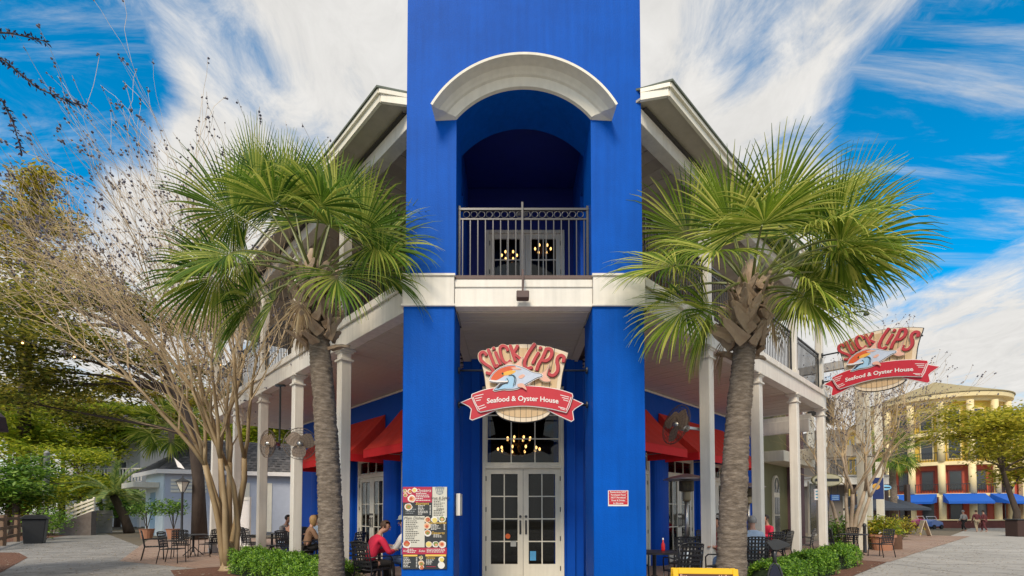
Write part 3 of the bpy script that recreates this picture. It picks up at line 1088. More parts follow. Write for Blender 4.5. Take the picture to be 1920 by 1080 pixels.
# ------------------------------------------------------------------ palms
def frond_mesh(rng, az, el, plen, blen, droop, mats, nseg=58, wide=2.05):
    """one fan frond: petiole leaving the crown, costa, pleated blade whose free tips hang"""
    b = MB()
    h = Vector((math.cos(az), math.sin(az), 0))
    d = (h * math.cos(el) + Vector((0, 0, math.sin(el)))).normalized()
    p = h * 0.10
    pts = [p.copy()]
    n = 9
    for i in range(n):
        d = (d + DOWN * droop * 0.085 * (0.4 + i / n)).normalized()
        p = p + d * plen / n
        pts.append(p.copy())
    b.cur = 1
    b.tube(pts, [0.026 - 0.013 * i / n for i in range(n + 1)], 5)
    side0 = d.cross(Vector((0, 0, 1)))
    side0 = side0.normalized() if side0.length > 0.1 else Vector((-h.y, h.x, 0))
    roll = rng.choice((-1, 1)) * rng.uniform(0.5, 1.15) if abs(math.sin(az)) < 0.6 else rng.uniform(-0.5, 0.5)
    if el > 1.0:
        side0 = Vector((1, 0, 0)) - d * d.x
        roll = rng.uniform(-.5, .5)
    side0 = (Matrix.Rotation(roll, 3, d) @ side0.normalized()).normalized()
    nor = side0.cross(d).normalized()
    b.cur = 0
    hub = p
    NR_ = 8
    fused = 0.46
    dphi = 2 * wide / nseg
    for i in range(nseg):
        ph = -wide + dphi * (i + .5)
        u = ph / wide
        L_ = blen * (1.0 - 0.30 * u * u) * rng.uniform(0.93, 1.05)
        # costa: middle segments are born further out along a down-curving midrib
        base = hub + d * (0.16 * (1 - abs(u)) ** 1.5) * blen + DOWN * 0.05 * (1 - abs(u))
        dr = (d * math.cos(ph) + side0 * math.sin(ph) + nor * (0.34 * abs(math.sin(ph)) ** 1.3 - 0.06)).normalized()
        sd = (-d * math.sin(ph) + side0 * math.cos(ph)).normalized()
        soft = droop * rng.uniform(0.5, 1.45)
        q = base.copy()
        rows = []
        for k in range(NR_):
            t = k / (NR_ - 1)
            r = L_ * t
            w = (r * dphi * 0.53) if t <= fused else (L_ * fused * dphi * 0.53) * (1 - ((t - fused) / (1 - fused)) ** 0.85) + 0.0022
            up_ = dr.cross(sd).normalized()
            if up_.dot(nor) < 0:
                up_ = -up_
            fold = w * 0.55
            rows.append((q - sd * w, q + up_ * fold, q + sd * w))
            step = L_ / (NR_ - 1)
            g = soft * (0.05 if t < fused else 0.62 * (t - fused + 0.08))
            dr = (dr + DOWN * g).normalized()
            q = q + dr * step
        vs = [x for rr in rows for x in rr]
        fs = []
        for k in range(NR_ - 1):
            o = k * 3
            fs += [(o, o + 1, o + 4, o + 3), (o + 1, o + 2, o + 5, o + 4)]
        b.add(vs, fs)
    return b.mesh('frond', mats, raw=True)


def boot_mesh(rng):
    """dry leaf base, broad and split at the foot, curling out from the trunk"""
    b = MB()
    n = 6
    rows = []
    for k in range(n + 1):
        t = k / n
        w = 0.052 * (1 - t) ** 0.6 + 0.020
        y = 0.02 + 0.17 * t ** 1.3
        z = 0.33 * t - 0.02 * t * t
        th = 0.03 * (1 - t) + 0.012
        c = 0.03 * (1 - t)
        rows.append([(-w, y + c, z), (0, y, z), (w, y + c, z), (w, y + c + th, z - th * .4), (0, y + th * 1.3, z - th * .5), (-w, y + c + th, z - th * .4)])
    vs = [p for r_ in rows for p in r_]
    fs = []
    for k in range(n):
        for j in range(6):
            fs.append((k * 6 + j, k * 6 + (j + 1) % 6, (k + 1) * 6 + (j + 1) % 6, (k + 1) * 6 + j))
    fs += [tuple(range(6))[::-1], tuple(n * 6 + j for j in range(6))]
    vs = [(x + rng.uniform(-.006, .006), y + rng.uniform(-.008, .008), z) for x, y, z in vs]
    return b.add(vs, fs).mesh('leaf_base', BOOT)


rngb = random.Random(3)
BOOTS = [boot_mesh(rngb) for _ in range(5)]


def palm(label, base, top, r0, r1, fr_list, boot_z0, seed, mats):
    rng = random.Random(seed)
    base, top = Vector(base), Vector(top)
    pt = thing('palm_tree', label, 'palm tree', base, group='cabbage palms in front of the restaurant')
    ax = top - base
    # trunk with irregular leaf-scar rings
    b = MB()
    NZ, K = 260, 30
    vs = []
    ringj = [rng.uniform(-1, 1) for _ in range(NZ + 1)]

    def cen(t):
        c = ax * t
        bow = math.sin(PI * t) * 0.10
        return c + Vector((bow * (1 if ax.x > 0 else -1) * -0.6, bow * 0.3, 0))
    for i in range(NZ + 1):
        t = i / NZ
        r = r0 + (r1 - r0) * min(1, t * 1.15) ** 0.8
        c = cen(t)
        for j in range(K):
            a = 2 * PI * j / K
            q = noise.noise(Vector((math.cos(a) * 1.6, math.sin(a) * 1.6, t * 30)))
            q2 = noise.noise(Vector((math.cos(a) * 3, math.sin(a) * 3, t * 95 + 9)))
            ring = 0.0035 * math.sin(t * ax.z * 2 * PI / 0.062 + q * 5 + q2 * 2) + 0.0055 * ringj[i] + 0.009 * q2
            rr = r * (1 + 0.05 * q + 0.03 * q2) + ring
            vs.append((c.x + rr * math.cos(a), c.y + rr * math.sin(a), c.z))
    fs = [(i * K + j, i * K + (j + 1) % K, (i + 1) * K + (j + 1) % K, (i + 1) * K + j) for i in range(NZ) for j in range(K)]
    b.add(vs, fs)
    b.build('trunk', PTRUNK, pt, smooth=True)
    # lattice of old leaf bases under the crown
    k = 0
    z = boot_z0
    while z < top.z - 0.06:
        t = (z - base.z) / ax.z
        c = cen(t)
        az = k * 2.39996
        out_ = 0.02 + r1 * 0.86
        sc = rng.uniform(0.85, 1.35) * (1.12 - 0.25 * (z - boot_z0))
        tilt = rng.uniform(-0.35, 0.25) + (0.9 if z < boot_z0 + 0.10 and rng.random() < .6 else 0)
        M = T(c.x + out_ * math.cos(az), c.y + out_ * math.sin(az), c.z) @ RZ(az - PI / 2) @ Matrix.Rotation(-tilt, 4, 'X') @ Matrix.Rotation(rng.choice((-1, 1)) * rng.uniform(.35, .95), 4, 'Y') @ Matrix.Scale(sc, 4)
        put('leaf_base', BOOTS[k % 5], pt, M)
        z += 0.0155
        k += 1
    c = cen(1.0)
    # crown core: young leaf bases
    MB().lathe([(r1 * .98, -0.35), (r1 * .95, -0.1), (r1 * .75, 0.18), (0.05, 0.42)], 14, tuple(c)).build('crown_core', BOOT, pt)
    for az, el, pl, bl, dr in fr_list:
        me = frond_mesh(rng, az, el, pl, bl, dr, mats)
        put('frond', me, pt, T(*(c + Vector((0, 0, rng.uniform(-.12, .12))))))
    # a few dead fronds left hanging against the trunk
    for k in range(2):
        az = 1.9 + 2.6 * k + rng.uniform(-.4, .4)
        me = frond_mesh(rng, az, -0.15, .5, rng.uniform(.45, .65), 2.6, [DEAD, BOOT], nseg=26, wide=1.1)
        put('dead_frond', me, pt, T(*(c + Vector((0, 0, -.35)))))
    return pt


def crown(seed, n, lo=-0.75, hi=1.35, pl=(0.85, 1.25), bl=(0.85, 1.15), dr=(0.8, 1.3)):
    rng = random.Random(seed)
    L_ = []
    for i in range(n):
        t = i / (n - 1)
        L_.append((i * 2.39996 + rng.uniform(-.25, .25), hi + (lo - hi) * t ** 0.85 + rng.uniform(-.12, .12), rng.uniform(*pl), rng.uniform(*bl), rng.uniform(*dr) * (0.65 + 0.6 * t)))
    return L_


# ------------------------------------------------------------------ bare crape myrtles
def crape(label, base, H_, seed, stems, spread, trunk_mat=CRAPE, r0=0.085, lean=Vector((0, 0, 0)), dens=1.0, levels=5, pods=True, collar=True):
    rng = random.Random(seed)
    root = thing('crape_myrtle', label, 'tree', base, group='bare crape myrtles')
    tw, pd = MB(), MB()
    lim = 0.012
    stem_mbs = []
    tips = []

    def grow(mb, p, d, r, ln, lvl, target):
        n = 5 if lvl < 2 else 4
        pts, rad = [p.copy()], [r]
        r1 = r * (0.66 if lvl < 2 else 0.55)
        for i in range(n):
            wob = Vector((rng.gauss(0, 1), rng.gauss(0, 1), rng.gauss(0, .7))) * (0.085 if lvl < 2 else 0.11)
            d = (d + wob * (1.25 if lvl > 0 else 1.0) + target * (0.0, 0.035, 0.07, 0.06, 0.035, 0.02)[min(lvl, 5)] + Vector((0, 0, 0.055))).normalized()
            p = p + d * ln / n
            pts.append(p.copy())
            rad.append(max(0.0034, r + (r1 - r) * (i + 1) / n))
        k = 9 if lvl == 0 else (7 if lvl == 1 else (4 if lvl < 4 else 3))
        (mb if lvl <= 1 else tw).tube(pts, rad, k, cap=lvl <= 1)
        if lvl >= levels or r1 < 0.0016:
            tips.append((p.copy(), d.copy()))
            return
        m = 2 if lvl == 0 else (3 if rng.random() < 0.36 * dens else 2)
        a0 = rng.uniform(0, 2 * PI)
        for i in range(m):
            ax = d.orthogonal().normalized()
            ax = Matrix.Rotation(a0 + 2 * PI * i / m, 3, d) @ ax
            an = rng.uniform(0.18, 0.44) * (1.0 if lvl else 0.8)
            nd_ = (d * math.cos(an) + ax * math.sin(an)).normalized()
            grow(mb, pts[-1], nd_, rad[-1] * rng.uniform(0.74, 0.92), ln * rng.uniform(0.66, 0.9), lvl + 1, target)
        if lvl >= 1:
            for i in range(2 if lvl < 4 else 1):
                j = rng.randint(1, n - 1)
                ax = Matrix.Rotation(rng.uniform(0, 2 * PI), 3, d) @ d.orthogonal().normalized()
                an = rng.uniform(0.45, 0.8)
                nd_ = (d * math.cos(an) + ax * math.sin(an)).normalized()
                grow(tw, pts[j], nd_, rad[j] * 0.5, ln * rng.uniform(0.5, 0.75), max(lvl + 1, 3), target)

    for (az, tilt, rs, hs) in stems:
        h = Vector((math.cos(az), math.sin(az), 0))
        d = (Vector((0, 0, 1)) * math.cos(tilt * .45) + h * math.sin(tilt * .45)).normalized()
        mb = MB()
        grow(mb, h * 0.10 * spread, d, r0 * rs, H_ * 0.27 * hs, 0, (h * math.sin(tilt) * 2.6 + lean))
        mb.build('stem', trunk_mat, root, smooth=True)
    if collar:
        MB().lathe([(0.30 * spread, -0.03), (0.22 * spread, 0.06), (0.16 * spread, 0.3), (0.13 * spread, 0.6), (0.05, 0.75)], 12).build('root_collar', trunk_mat, root, smooth=True)
    tag(tw.build('twigs', TWIG, root, raw=True), kind='stuff')
    if pods:
        for p, d in tips:
            for i in range(rng.randint(1, 4)):
                q = p - d * rng.uniform(0, 0.12) + Vector((rng.gauss(0, .014), rng.gauss(0, .014), rng.gauss(0, .014)))
                pd.ball(q, rng.uniform(0.012, 0.030), 4, 2)
        tag(pd.build('seed_pods', POD, root, raw=True), kind='stuff')
    return root


# ------------------------------------------------------------------ leafy trees: limbs to each bough, leaves through each bough's volume
def leaves(mb, rng, c, rad, n, size, flat=0.35, clump=None):
    c = Vector(c)
    clumps = clump or max(6, n // 40)
    cs = []
    for _ in range(clumps):
        while True:
            v = Vector((rng.uniform(-1, 1), rng.uniform(-1, 1), rng.uniform(-1, 1)))
            if v.length < 1:
                break
        v = v * (0.55 + 0.45 * rng.random() ** .5)
        cs.append(c + Vector((v.x * rad[0], v.y * rad[1], v.z * rad[2])))
    per = n // clumps
    cr = 0.30 * (rad[0] * rad[1] * rad[2]) ** (1 / 3)
    for q in cs:
        for _ in range(per):
            p = q + Vector((rng.gauss(0, 1) * cr, rng.gauss(0, 1) * cr, rng.gauss(0, 0.55) * cr))
            s_ = size * rng.uniform(0.6, 1.3)
            u = Vector((rng.gauss(0, 1), rng.gauss(0, 1), rng.gauss(0, flat))).normalized()
            v = u.cross(Vector((rng.gauss(0, .5), rng.gauss(0, .5), 1))).normalized()
            mb.add([p - u * s_ - v * s_ * .1, p - v * s_ * .42, p + u * s_, p + v * s_ * .42], [(0, 1, 2, 3)])


def tree(name, label, base, trunk_pts, r0, boughs, leaf_mat, size, seed, bark=BARKD, group=None, cat='tree', flat=.35):
    rng = random.Random(seed)
    base = Vector(base)
    t = thing(name, label, cat, base, group=group)
    tp = [Vector(p) - base for p in trunk_pts]
    n = len(tp)
    tb = MB()
    tb.tube(tp, [r0 * (1.25 if i == 0 else 1 - 0.62 * i / (n - 1)) for i in range(n)], 10)
    tb.build('trunk', bark, t, smooth=True)
    lb, fb = MB(), MB()
    for c, rad, k in boughs:
        c = Vector(c) - base
        j = min(range(n), key=lambda i: (tp[i] - c).length + abs(tp[i].z - c.z * .8))
        s_ = tp[j]
        mid = s_.lerp(c, 0.5) + Vector((rng.gauss(0, .3), rng.gauss(0, .3), rng.uniform(.0, .5)))
        lb.tube([s_, s_.lerp(mid, .5) + Vector((rng.gauss(0, .1), rng.gauss(0, .1), .1)), mid, c], [r0 * .38, r0 * .28, r0 * .2, r0 * .08], 6)
        for _ in range(7):
            e = c + Vector((rng.uniform(-1, 1) * rad[0], rng.uniform(-1, 1) * rad[1], rng.uniform(-.8, .8) * rad[2])) * .85
            lb.tube([mid.lerp(c, rng.uniform(.2, 1)), c.lerp(e, .5) + Vector((0, 0, rng.uniform(-.1, .25))), e], [r0 * .09, r0 * .05, r0 * .02], 4)
        leaves(fb, rng, c, rad, k, size, flat)
    tag(lb.build('limbs', bark, t), kind='stuff')
    tag(fb.build('crown', leaf_mat, t, raw=True), kind='stuff')
    return t


def shrub(name, label, base, h, w, leaf_mat, seed, n=500, size=0.05, group=None, cat='shrub', stems=7):
    rng = random.Random(seed)
    t = thing(name, label, cat, base, group=group)
    sb, fb = MB(), MB()
    for i in range(stems):
        a = rng.uniform(0, 2 * PI)
        e = Vector((math.cos(a) * w * .38, math.sin(a) * w * .38, h * rng.uniform(.6, .9)))
        sb.tube([(0.02 * math.cos(a), 0.02 * math.sin(a), 0), e * .5 + Vector((0, 0, .08 * h)), e], [0.012, 0.009, 0.004], 5)
    leaves(fb, rng, (0, 0, h * .58), (w / 2, w / 2, h * .42), n, size, .6)
    sb.build('stems', BARKD, t)
    tag(fb.build('foliage', leaf_mat, t, raw=True), kind='stuff')
    return t


def hedge(label, pts, hw, h, seed, n):
    """clipped hedge along a line: dark twiggy inside, leaves thick on its skin"""
    rng = random.Random(seed)
    base = Vector(pts[0])
    t = thing('box_hedge', label, 'hedge', base, group='clipped box hedges along the porch')
    P = [Vector(p) - base for p in pts]
    core, fb = MB(), MB()
    for a, b in zip(P[:-1], P[1:]):
        d = (b - a)
        ln = d.length
        d.normalize()
        sd = Vector((-d.y, d.x, 0))
        nn = max(2, int(ln / 0.15))
        rows = []
        for i in range(nn + 1):
            c = a + d * ln * i / nn
            e = 0.75 if i in (0, nn) else 1
            q = 0.78 + 0.12 * noise.noise(c * 2.1 + Vector((seed, 0, 0)))
            rows.append([c + sd * (hw * q * e * math.cos(t_)) + Vector((0, 0, h * q * e * max(0, math.sin(t_)) ** .45)) for t_ in [PI * k / 8 for k in range(9)]])
        core.add([x for r_ in rows for x in r_], [(i * 9 + j, i * 9 + j + 1, i * 9 + j + 10, i * 9 + j + 9) for i in range(nn) for j in range(8)])
        for _ in range(int(n * ln)):
            u = rng.random()
            c = a + d * (ln * u)
            t_ = PI * rng.random()
            lump = 0.93 + 0.22 * noise.noise((c + sd * math.cos(t_)) * 2.6 + Vector((seed, 0, 0))) + 0.10 * noise.noise(c * 7 + sd * math.cos(t_) * 3) + rng.gauss(0, .05)
            x, z = math.cos(t_), max(0, math.sin(t_)) ** .42
            p = c + sd * (hw * lump * x) + Vector((0, 0, h * lump * z))
            if u < 0.03 or u > 0.97:
                p += d * rng.gauss(0, .08)
            o_ = (sd * x + Vector((0, 0, z)) + Vector((rng.gauss(0, .5), rng.gauss(0, .5), rng.gauss(0, .5)))).normalized()
            s_ = rng.uniform(0.014, 0.030)
            w_ = o_.orthogonal().normalized()
            w_ = Matrix.Rotation(rng.uniform(0, 6.28), 3, o_) @ w_
            v = (o_ * rng.uniform(0.2, 1.0) + o_.cross(w_)).normalized()
            fb.add([p, p + v * s_ + w_ * s_ * .5, p + v * s_ * 2, p + v * s_ - w_ * s_ * .5], [(0, 1, 2, 3)])
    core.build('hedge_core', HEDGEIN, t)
    tag(fb.build('foliage', HEDGE, t, raw=True), kind='stuff')
    return t


# ---- the two palms before the porch
fl_ = [(2.55, 1.28, 1.75, 1.35, .14), (2.95, 1.05, 1.75, 1.25, .25), (1.0, 1.35, 1.3, 1.2, .25), (2.75, 1.15, 1.45, 1.25, .3), (2.2, 1.3, 1.3, 1.2, .4), (3.3, 0.85, 1.45, 1.15, .7), (2.9, 0.62, 1.45, 1.15, .9), (3.5, 0.30, 1.2, 1.1, 1.0), (4.0, 0.15, 1.2, 1.05, 1.2),
       (-0.5, 0.75, 1.15, 1.05, 1.0), (0.15, 0.72, 1.3, 1.05, 1.0), (-1.0, 0.55, 1.1, 1.1, 1.2), (-0.25, 0.30, 1.2, 1.05, 1.3), (-0.9, 0.0, 1.15, 1.0, 1.3), (4.6, 0.75, 1.0, 1.1, 1.1),
       (1.2, 0.85, 1.1, 1.0, .9), (2.5, 0.15, 1.2, 1.0, 1.1), (3.3, -0.25, 1.0, 1.0, 1.2), (-0.1, 1.35, .9, 1.0, .5), (5.2, 0.75, 1.1, 1.1, 1.2), (5.9, 0.6, 1.2, 1.15, 1.2), (3.6, 0.1, 1.3, 1.1, 1.3), (3.8, -0.35, 1.0, .95, 1.2)]
palm('grey trunked cabbage palm in front of the left porch, left of the blue tower', (-2.95, 8.05, 0), (-3.36, 8.05, 5.50), 0.212, 0.165, fl_, 4.30, 5, [PALMD, PETI])
fr2 = [(0.30, 0.95, 1.75, 1.4, .18), (0.05, 0.75, 1.6, 1.3, .35), (1.9, 1.35, 1.35, 1.25, .25), (0.45, 1.0, 1.35, 1.15, .45), (0.15, 0.80, 1.4, 1.15, .6), (0.0, 0.45, 1.2, 1.1, .75), (1.2, 1.25, 1.0, 1.1, .45), (2.9, 1.0, 1.15, 1.1, .8), (3.3, 0.55, 1.2, 1.1, 1.0),
       (3.9, 0.55, 1.1, 1.1, 1.2), (4.4, 0.75, 1.0, 1.15, 1.2), (5.1, 0.7, 1.0, 1.1, 1.2), (5.7, 0.6, 1.1, 1.1, 1.2), (-0.2, 0.55, 1.1, 1.05, .9), (3.4, 0.1, 1.1, 1.0, 1.3), (2.7, 0.4, 1.1, 1.0, 1.1),
       (5.1, 0.1, .85, 1.0, 1.4), (0.5, 0.5, 1.1, 1.0, .9), (-1.1, -0.1, .8, 1.0, 1.3), (5.0, 1.25, .8, 1.1, .8), (3.7, 1.25, .85, 1.1, .7), (5.3, 0.45, 1.15, 1.15, 1.3), (5.45, 0.5, 1.05, 1.1, 1.1), (0.6, 0.75, 1.3, 1.2, .6), (0.1, 0.55, 1.0, 1.1, .8), (3.6, -0.3, 1.0, 1.0, 1.3)]
palm('cabbage palm with thick ringed trunk in front of the right porch, behind the yellow board', (3.32, 7.45, 0), (3.72, 7.45, 5.0), 0.235, 0.155, fr2, 4.0, 11, [PALMG, PETI])

# ---- crape myrtles
crape('tall bare many stemmed crape myrtle at the left end of the porch', gnd(430, 1070), 10.6, 21,
      [(2.6, 0.34, 1.0, 1.0), (3.3, 0.40, .9, 1.0), (1.9, 0.25, .9, 1.05), (3.9, 0.32, .8, .95), (4.7, 0.30, .8, 1.0), (0.6, 0.14, .75, .95), (2.9, 0.15, .8, 1.1)], 1.0, lean=Vector((-0.60, -0.32, 0)), r0=0.105, levels=5)
crape('bare crape myrtle with pale trunks beside the right hand street, past the porch', (12.95, 18.7, 0.0), 8.3, 33,
      [(0.5, 0.28, .9, 1.0), (2.0, 0.3, .8, 1.0), (3.6, 0.28, .8, 1.0), (5.2, 0.3, .8, .95), (1.2, 0.12, .9, 1.05)], 1.0, trunk_mat=mat('pale_crape_bark', ((0.34, 0.25, 0.17), (0.50, 0.40, 0.29)), 0.6, bump=.15, bscale=14), r0=0.10, levels=5)

# ---- purple-leaved boughs hanging in at the top left from a tree out of frame
pb = thing('purple_leaf_tree', 'dark purple leaved boughs reaching in at the top left corner', 'tree', (-9.2, 5.2, 0))
MB().tube([(0, 0, 0), (0.1, 0, 2), (0.0, 0.2, 4), (0.5, 0.1, 6.2)], [0.16, 0.13, 0.11, 0.07], 9).build('trunk', BARKD, pb, smooth=True)
rng = random.Random(4)
for path in ([(-40, 60), (20, 62), (88, 78)], [(-60, 70), (10, 115), (70, 165), (120, 187), (165, 200)], [(-60, 170), (5, 190), (25, 230), (42, 290)]):
    Y = 5.2
    p = [at(x, y, Y + 0.1 * i) - Vector((-9.2, 5.2, 0)) for i, (x, y) in enumerate(path)]
    st = [Vector((0.3, 0.1, 5.0 + rng.random()))] + p
    bb, lf = MB(), MB()
    bb.tube(st, [0.04] + [0.012 - 0.0075 * i / (len(p) - 1) for i in range(len(p))], 5)
    bo = bb.build('bough', BARKD, pb)
    for a, b in zip(p[:-1], p[1:]):
        for _ in range(int((b - a).length * 165)):
            q = a.lerp(b, rng.random())
            d = ((b - a).normalized() * rng.uniform(.2, 1) + Vector((rng.gauss(0, 1), rng.gauss(0, 1), rng.gauss(0, 1)))).normalized()
            s_ = rng.uniform(0.014, 0.030)
            w = d.orthogonal().normalized()
            w = Matrix.Rotation(rng.uniform(0, 6.28), 3, d) @ w
            q = q + d * .01
            lf.add([q, q + d * s_ + w * s_ * .42, q + d * s_ * 2.1, q + d * s_ - w * s_ * .42], [(0, 1, 2, 3)])
    tag(lf.build('leaves', LEAF_PURP, bo, raw=True), kind='stuff')

# ---- hedges
hedge('low rounded box hedge under the left porch posts, beside the left palm', [gnd(455, 1074), gnd(520, 1085), gnd(640, 1118)], 0.42, 0.60, 2, 7000)
hedge('clipped hedge clump nearest the yellow board, under the right porch', [gnd(1432, 1110), gnd(1490, 1092)], 0.34, 0.52, 5, 7500)
hedge('clipped hedge clump in the middle of the right hand row of three', [gnd(1498, 1088), gnd(1545, 1075)], 0.34, 0.58, 8, 7500)
hedge('clipped hedge clump at the far end of the right hand row by the street', [gnd(1556, 1068), gnd(1590, 1060)], 0.34, 0.58, 9, 7500)

# ---- trees on the left
def sp(px, py, Y):
    v = at(px, py, Y)
    return (v.x, v.y, v.z)


b0 = gnd(374, 1012)
tree('live_oak', 'dark leaning live oak with spreading boughs behind the crape myrtle', b0, [b0, sp(372, 900, 26), sp(362, 820, 26), sp(332, 740, 25.5), sp(300, 670, 25), sp(240, 620, 24)], 0.33,
     [(sp(60, 600, 24), (2.8, 2.2, .8), 2400), (sp(150, 640, 23), (2.4, 2.2, .7), 2100), (sp(40, 690, 23), (2.8, 2, .6), 2200), (sp(190, 560, 25), (2.4, 2.2, .8), 1900), (sp(250, 680, 25), (2.0, 2, .5), 1300),
      (sp(-40, 560, 24), (2.8, 2, 1.4), 2000), (sp(120, 725, 24), (2.6, 2, .5), 1600), (sp(330, 610, 27), (2.4, 2, .9), 1500), (sp(20, 640, 22), (2.2, 2, .5), 1600), (sp(380, 690, 28), (1.8, 1.6, .7), 900),
      (sp(90, 540, 26), (2.6, 2, .8), 1500), (sp(260, 590, 26), (2.2, 2, .7), 1300), (sp(50, 755, 25), (2.4, 2, .35), 1200), (sp(190, 780, 27), (2.0, 2, .35), 900)], LEAF_OAK, 0.13, 41)
b0 = gnd(40, 985)
tree('golden_tree', 'tall golden green tree standing behind the crape myrtle at the left edge', b0, [b0, sp(45, 800, 40), sp(50, 600, 40), sp(60, 420, 40), sp(70, 330, 40)], 0.5,
     [(sp(75, 345, 40), (1.8, 1.6, 1.6), 1300), (sp(40, 400, 40), (3, 2.5, 1.6), 2400), (sp(105, 420, 40), (2.2, 2, 1.4), 1000), (sp(10, 470, 40), (3.4, 2.5, 1.6), 1600), (sp(115, 500, 40), (2.8, 2.5, 1.5), 1400), (sp(60, 560, 39), (4.2, 3, 1.5), 1800), (sp(-60, 430, 40), (3, 3, 3), 1500), (sp(180, 560, 40), (2.2, 2, 1.1), 700)], LEAF_GOLD, 0.20, 42)
k = 0
for px, py_, Y, w, h, m, lab in ((30, 900, 30, 2.6, 2.0, LEAF_GREEN, 'broad bright green tree behind the wooden fence and bin'), (150, 890, 38, 3.4, 2.2, LEAF_LIME, 'sunlit yellow green tree between the grey pole and the pindo palm'),
                                  (20, 820, 42, 5, 2.6, LEAF_LIME, 'tall yellow lit tree at the far left behind the fence'), (120, 810, 46, 4.4, 2.8, LEAF_LIME, 'far lime green tree above the pindo palm'), (225, 790, 48, 3.0, 2.0, LEAF_LIME, 'small lime green tree left of the far white house'),
                                  (80, 770, 56, 7, 3.4, LEAF_GOLD, 'tall golden tree filling the gap under the oak boughs'), (250, 760, 58, 5, 3.2, LEAF_GOLD, 'golden tree high behind the far white house'), (190, 930, 44, 3.2, 1.6, LEAF_GREEN, 'dark green tree low behind the ramp wall'),
                                  (560, 760, 46, 4, 3, LEAF_LIME, 'lime tree seen under the left porch beyond the posts'), (470, 800, 52, 5, 3.5, LEAF_LIME, 'wide lime tree far behind the low shingled building'), (390, 770, 60, 6, 4, LEAF_GOLD, 'golden tree beyond the low shingled building roof')):
    c = Vector(sp(px, py_, Y))
    g = Vector((c.x, c.y, 0))
    rr = random.Random(60 + k)
    bo = [((c.x + rr.uniform(-.8, .8) * w, c.y + rr.uniform(-.8, .8) * w, c.z + rr.uniform(-.8, .8) * h), (w * rr.uniform(.45, .65), w * .55, h * rr.uniform(.35, .5)), 900) for _ in range(10)]
    tree('leafy_tree', lab, g, [g, g + Vector((.1, 0, c.z * .35)), g + Vector((-.1, .1, c.z * .7)), c], 0.24, bo, m, 0.16 if Y < 40 else 0.22 if Y < 50 else .28, 70 + k, group='leafy trees along the left path')
    k += 1
shrub('yellow_shrub', 'yellow green shrub at the foot of the grey pole', gnd(100, 1003), 2.6, 4.6, LEAF_LIME, 81, 1500, .12)
shrub('green_shrub', 'rounded green shrub right behind the black bin', gnd(85, 1012), 1.7, 2.2, HEDGE, 82, 1600, .07)
shrub('palmetto_shrub', 'bright green shrub on top of the ramp wall', gnd(160, 1001), 1.6, 0.9, HEDGE, 83, 500, .08)

# ---- trees on the right
for i, (px, py_, Y, w, h, m, lab, tpx) in enumerate(((1865, 830, 36, 4.2, 2.7, LEAF_YEL, 'big golden green tree over the street in front of the awnings', 1905), (1985, 800, 38, 4.2, 3.2, LEAF_YEL, 'golden tree at the right edge partly out of frame', 2000))):
    c = Vector(sp(px, py_, Y))
    q = Vector(sp(tpx, 990, Y))
    g = Vector((q.x, q.y, 0))
    rr = random.Random(90 + i)
    bo = [((c.x + rr.uniform(-1, 1) * w, c.y + rr.uniform(-.8, .8) * w, c.z + rr.uniform(-.85, .85) * h), (w * rr.uniform(.35, .5), w * .45, h * rr.uniform(.24, .38)), 1000) for _ in range(18)]
    tree('street_tree', lab, g, [g, g + Vector((.1, 0, 1.5)), g + Vector((-.3, .1, 3.0)), g.lerp(c, .6) + Vector((0, 0, .5)), c], 0.24, bo, m, 0.15, 95 + i, group='golden street trees')

# ------------------------------------------------------------------ hanging signs
S_RED = mat('sign_red', (0.52, 0.018, 0.035), 0.45, 0.06, 5)
S_RED2 = mat('sign_letter_red', (0.46, 0.035, 0.045), 0.5, 0.1, 6)
S_CREAM = mat('sign_cream', (0.72, 0.60, 0.45), 0.55, 0.06, 6)
S_WHITE = mat('sign_white', (0.80, 0.76, 0.74), 0.5, 0.03)
S_WOOD = mat('sign_stave', ((0.42, 0.25, 0.12), (0.58, 0.40, 0.22), (0.66, 0.50, 0.31)), 0.55, isl=0.4, stretch=(5, 5, .5), scale=4)
S_BLK = mat('sign_black', (0.015, 0.015, 0.02), 0.5)
S_ORG = mat('sign_orange', (0.64, 0.10, 0.025), 0.5, 0.15, 8)
S_YEL = mat('sign_yellow', (0.80, 0.42, 0.06), 0.5)
S_LBL = mat('sign_lightblue', (0.34, 0.56, 0.76), 0.5, 0.08, 8)
S_PNK = mat('sign_salmon', (0.74, 0.42, 0.32), 0.5)
S_PALE = mat('sign_pale', (0.50, 0.56, 0.68), 0.5)
KP = 0.00163


def q2(pts):
    return [((x - 710) * KP, (530 - y) * KP) for x, y in pts]


def offset(pts, d):
    n = len(pts)
    ar = sum(pts[i][0] * pts[(i + 1) % n][1] - pts[(i + 1) % n][0] * pts[i][1] for i in range(n))
    sg = 1 if ar > 0 else -1
    r = []
    for i in range(n):
        a, b, c = Vector(pts[i - 1]), Vector(pts[i]), Vector(pts[(i + 1) % n])
        u, v = (b - a), (c - b)
        if u.length < 1e-6 or v.length < 1e-6:
            r.append(tuple(b))
            continue
        u.normalize()
        v.normalize()
        n1_, n2_ = Vector((u.y, -u.x)) * sg, Vector((v.y, -v.x)) * sg
        m = (n1_ + n2_)
        m = m / max(0.35, m.length_squared / 2) if m.length > 1e-4 else n1_
        r.append((b.x + m.x * d, b.y + m.y * d))
    return r


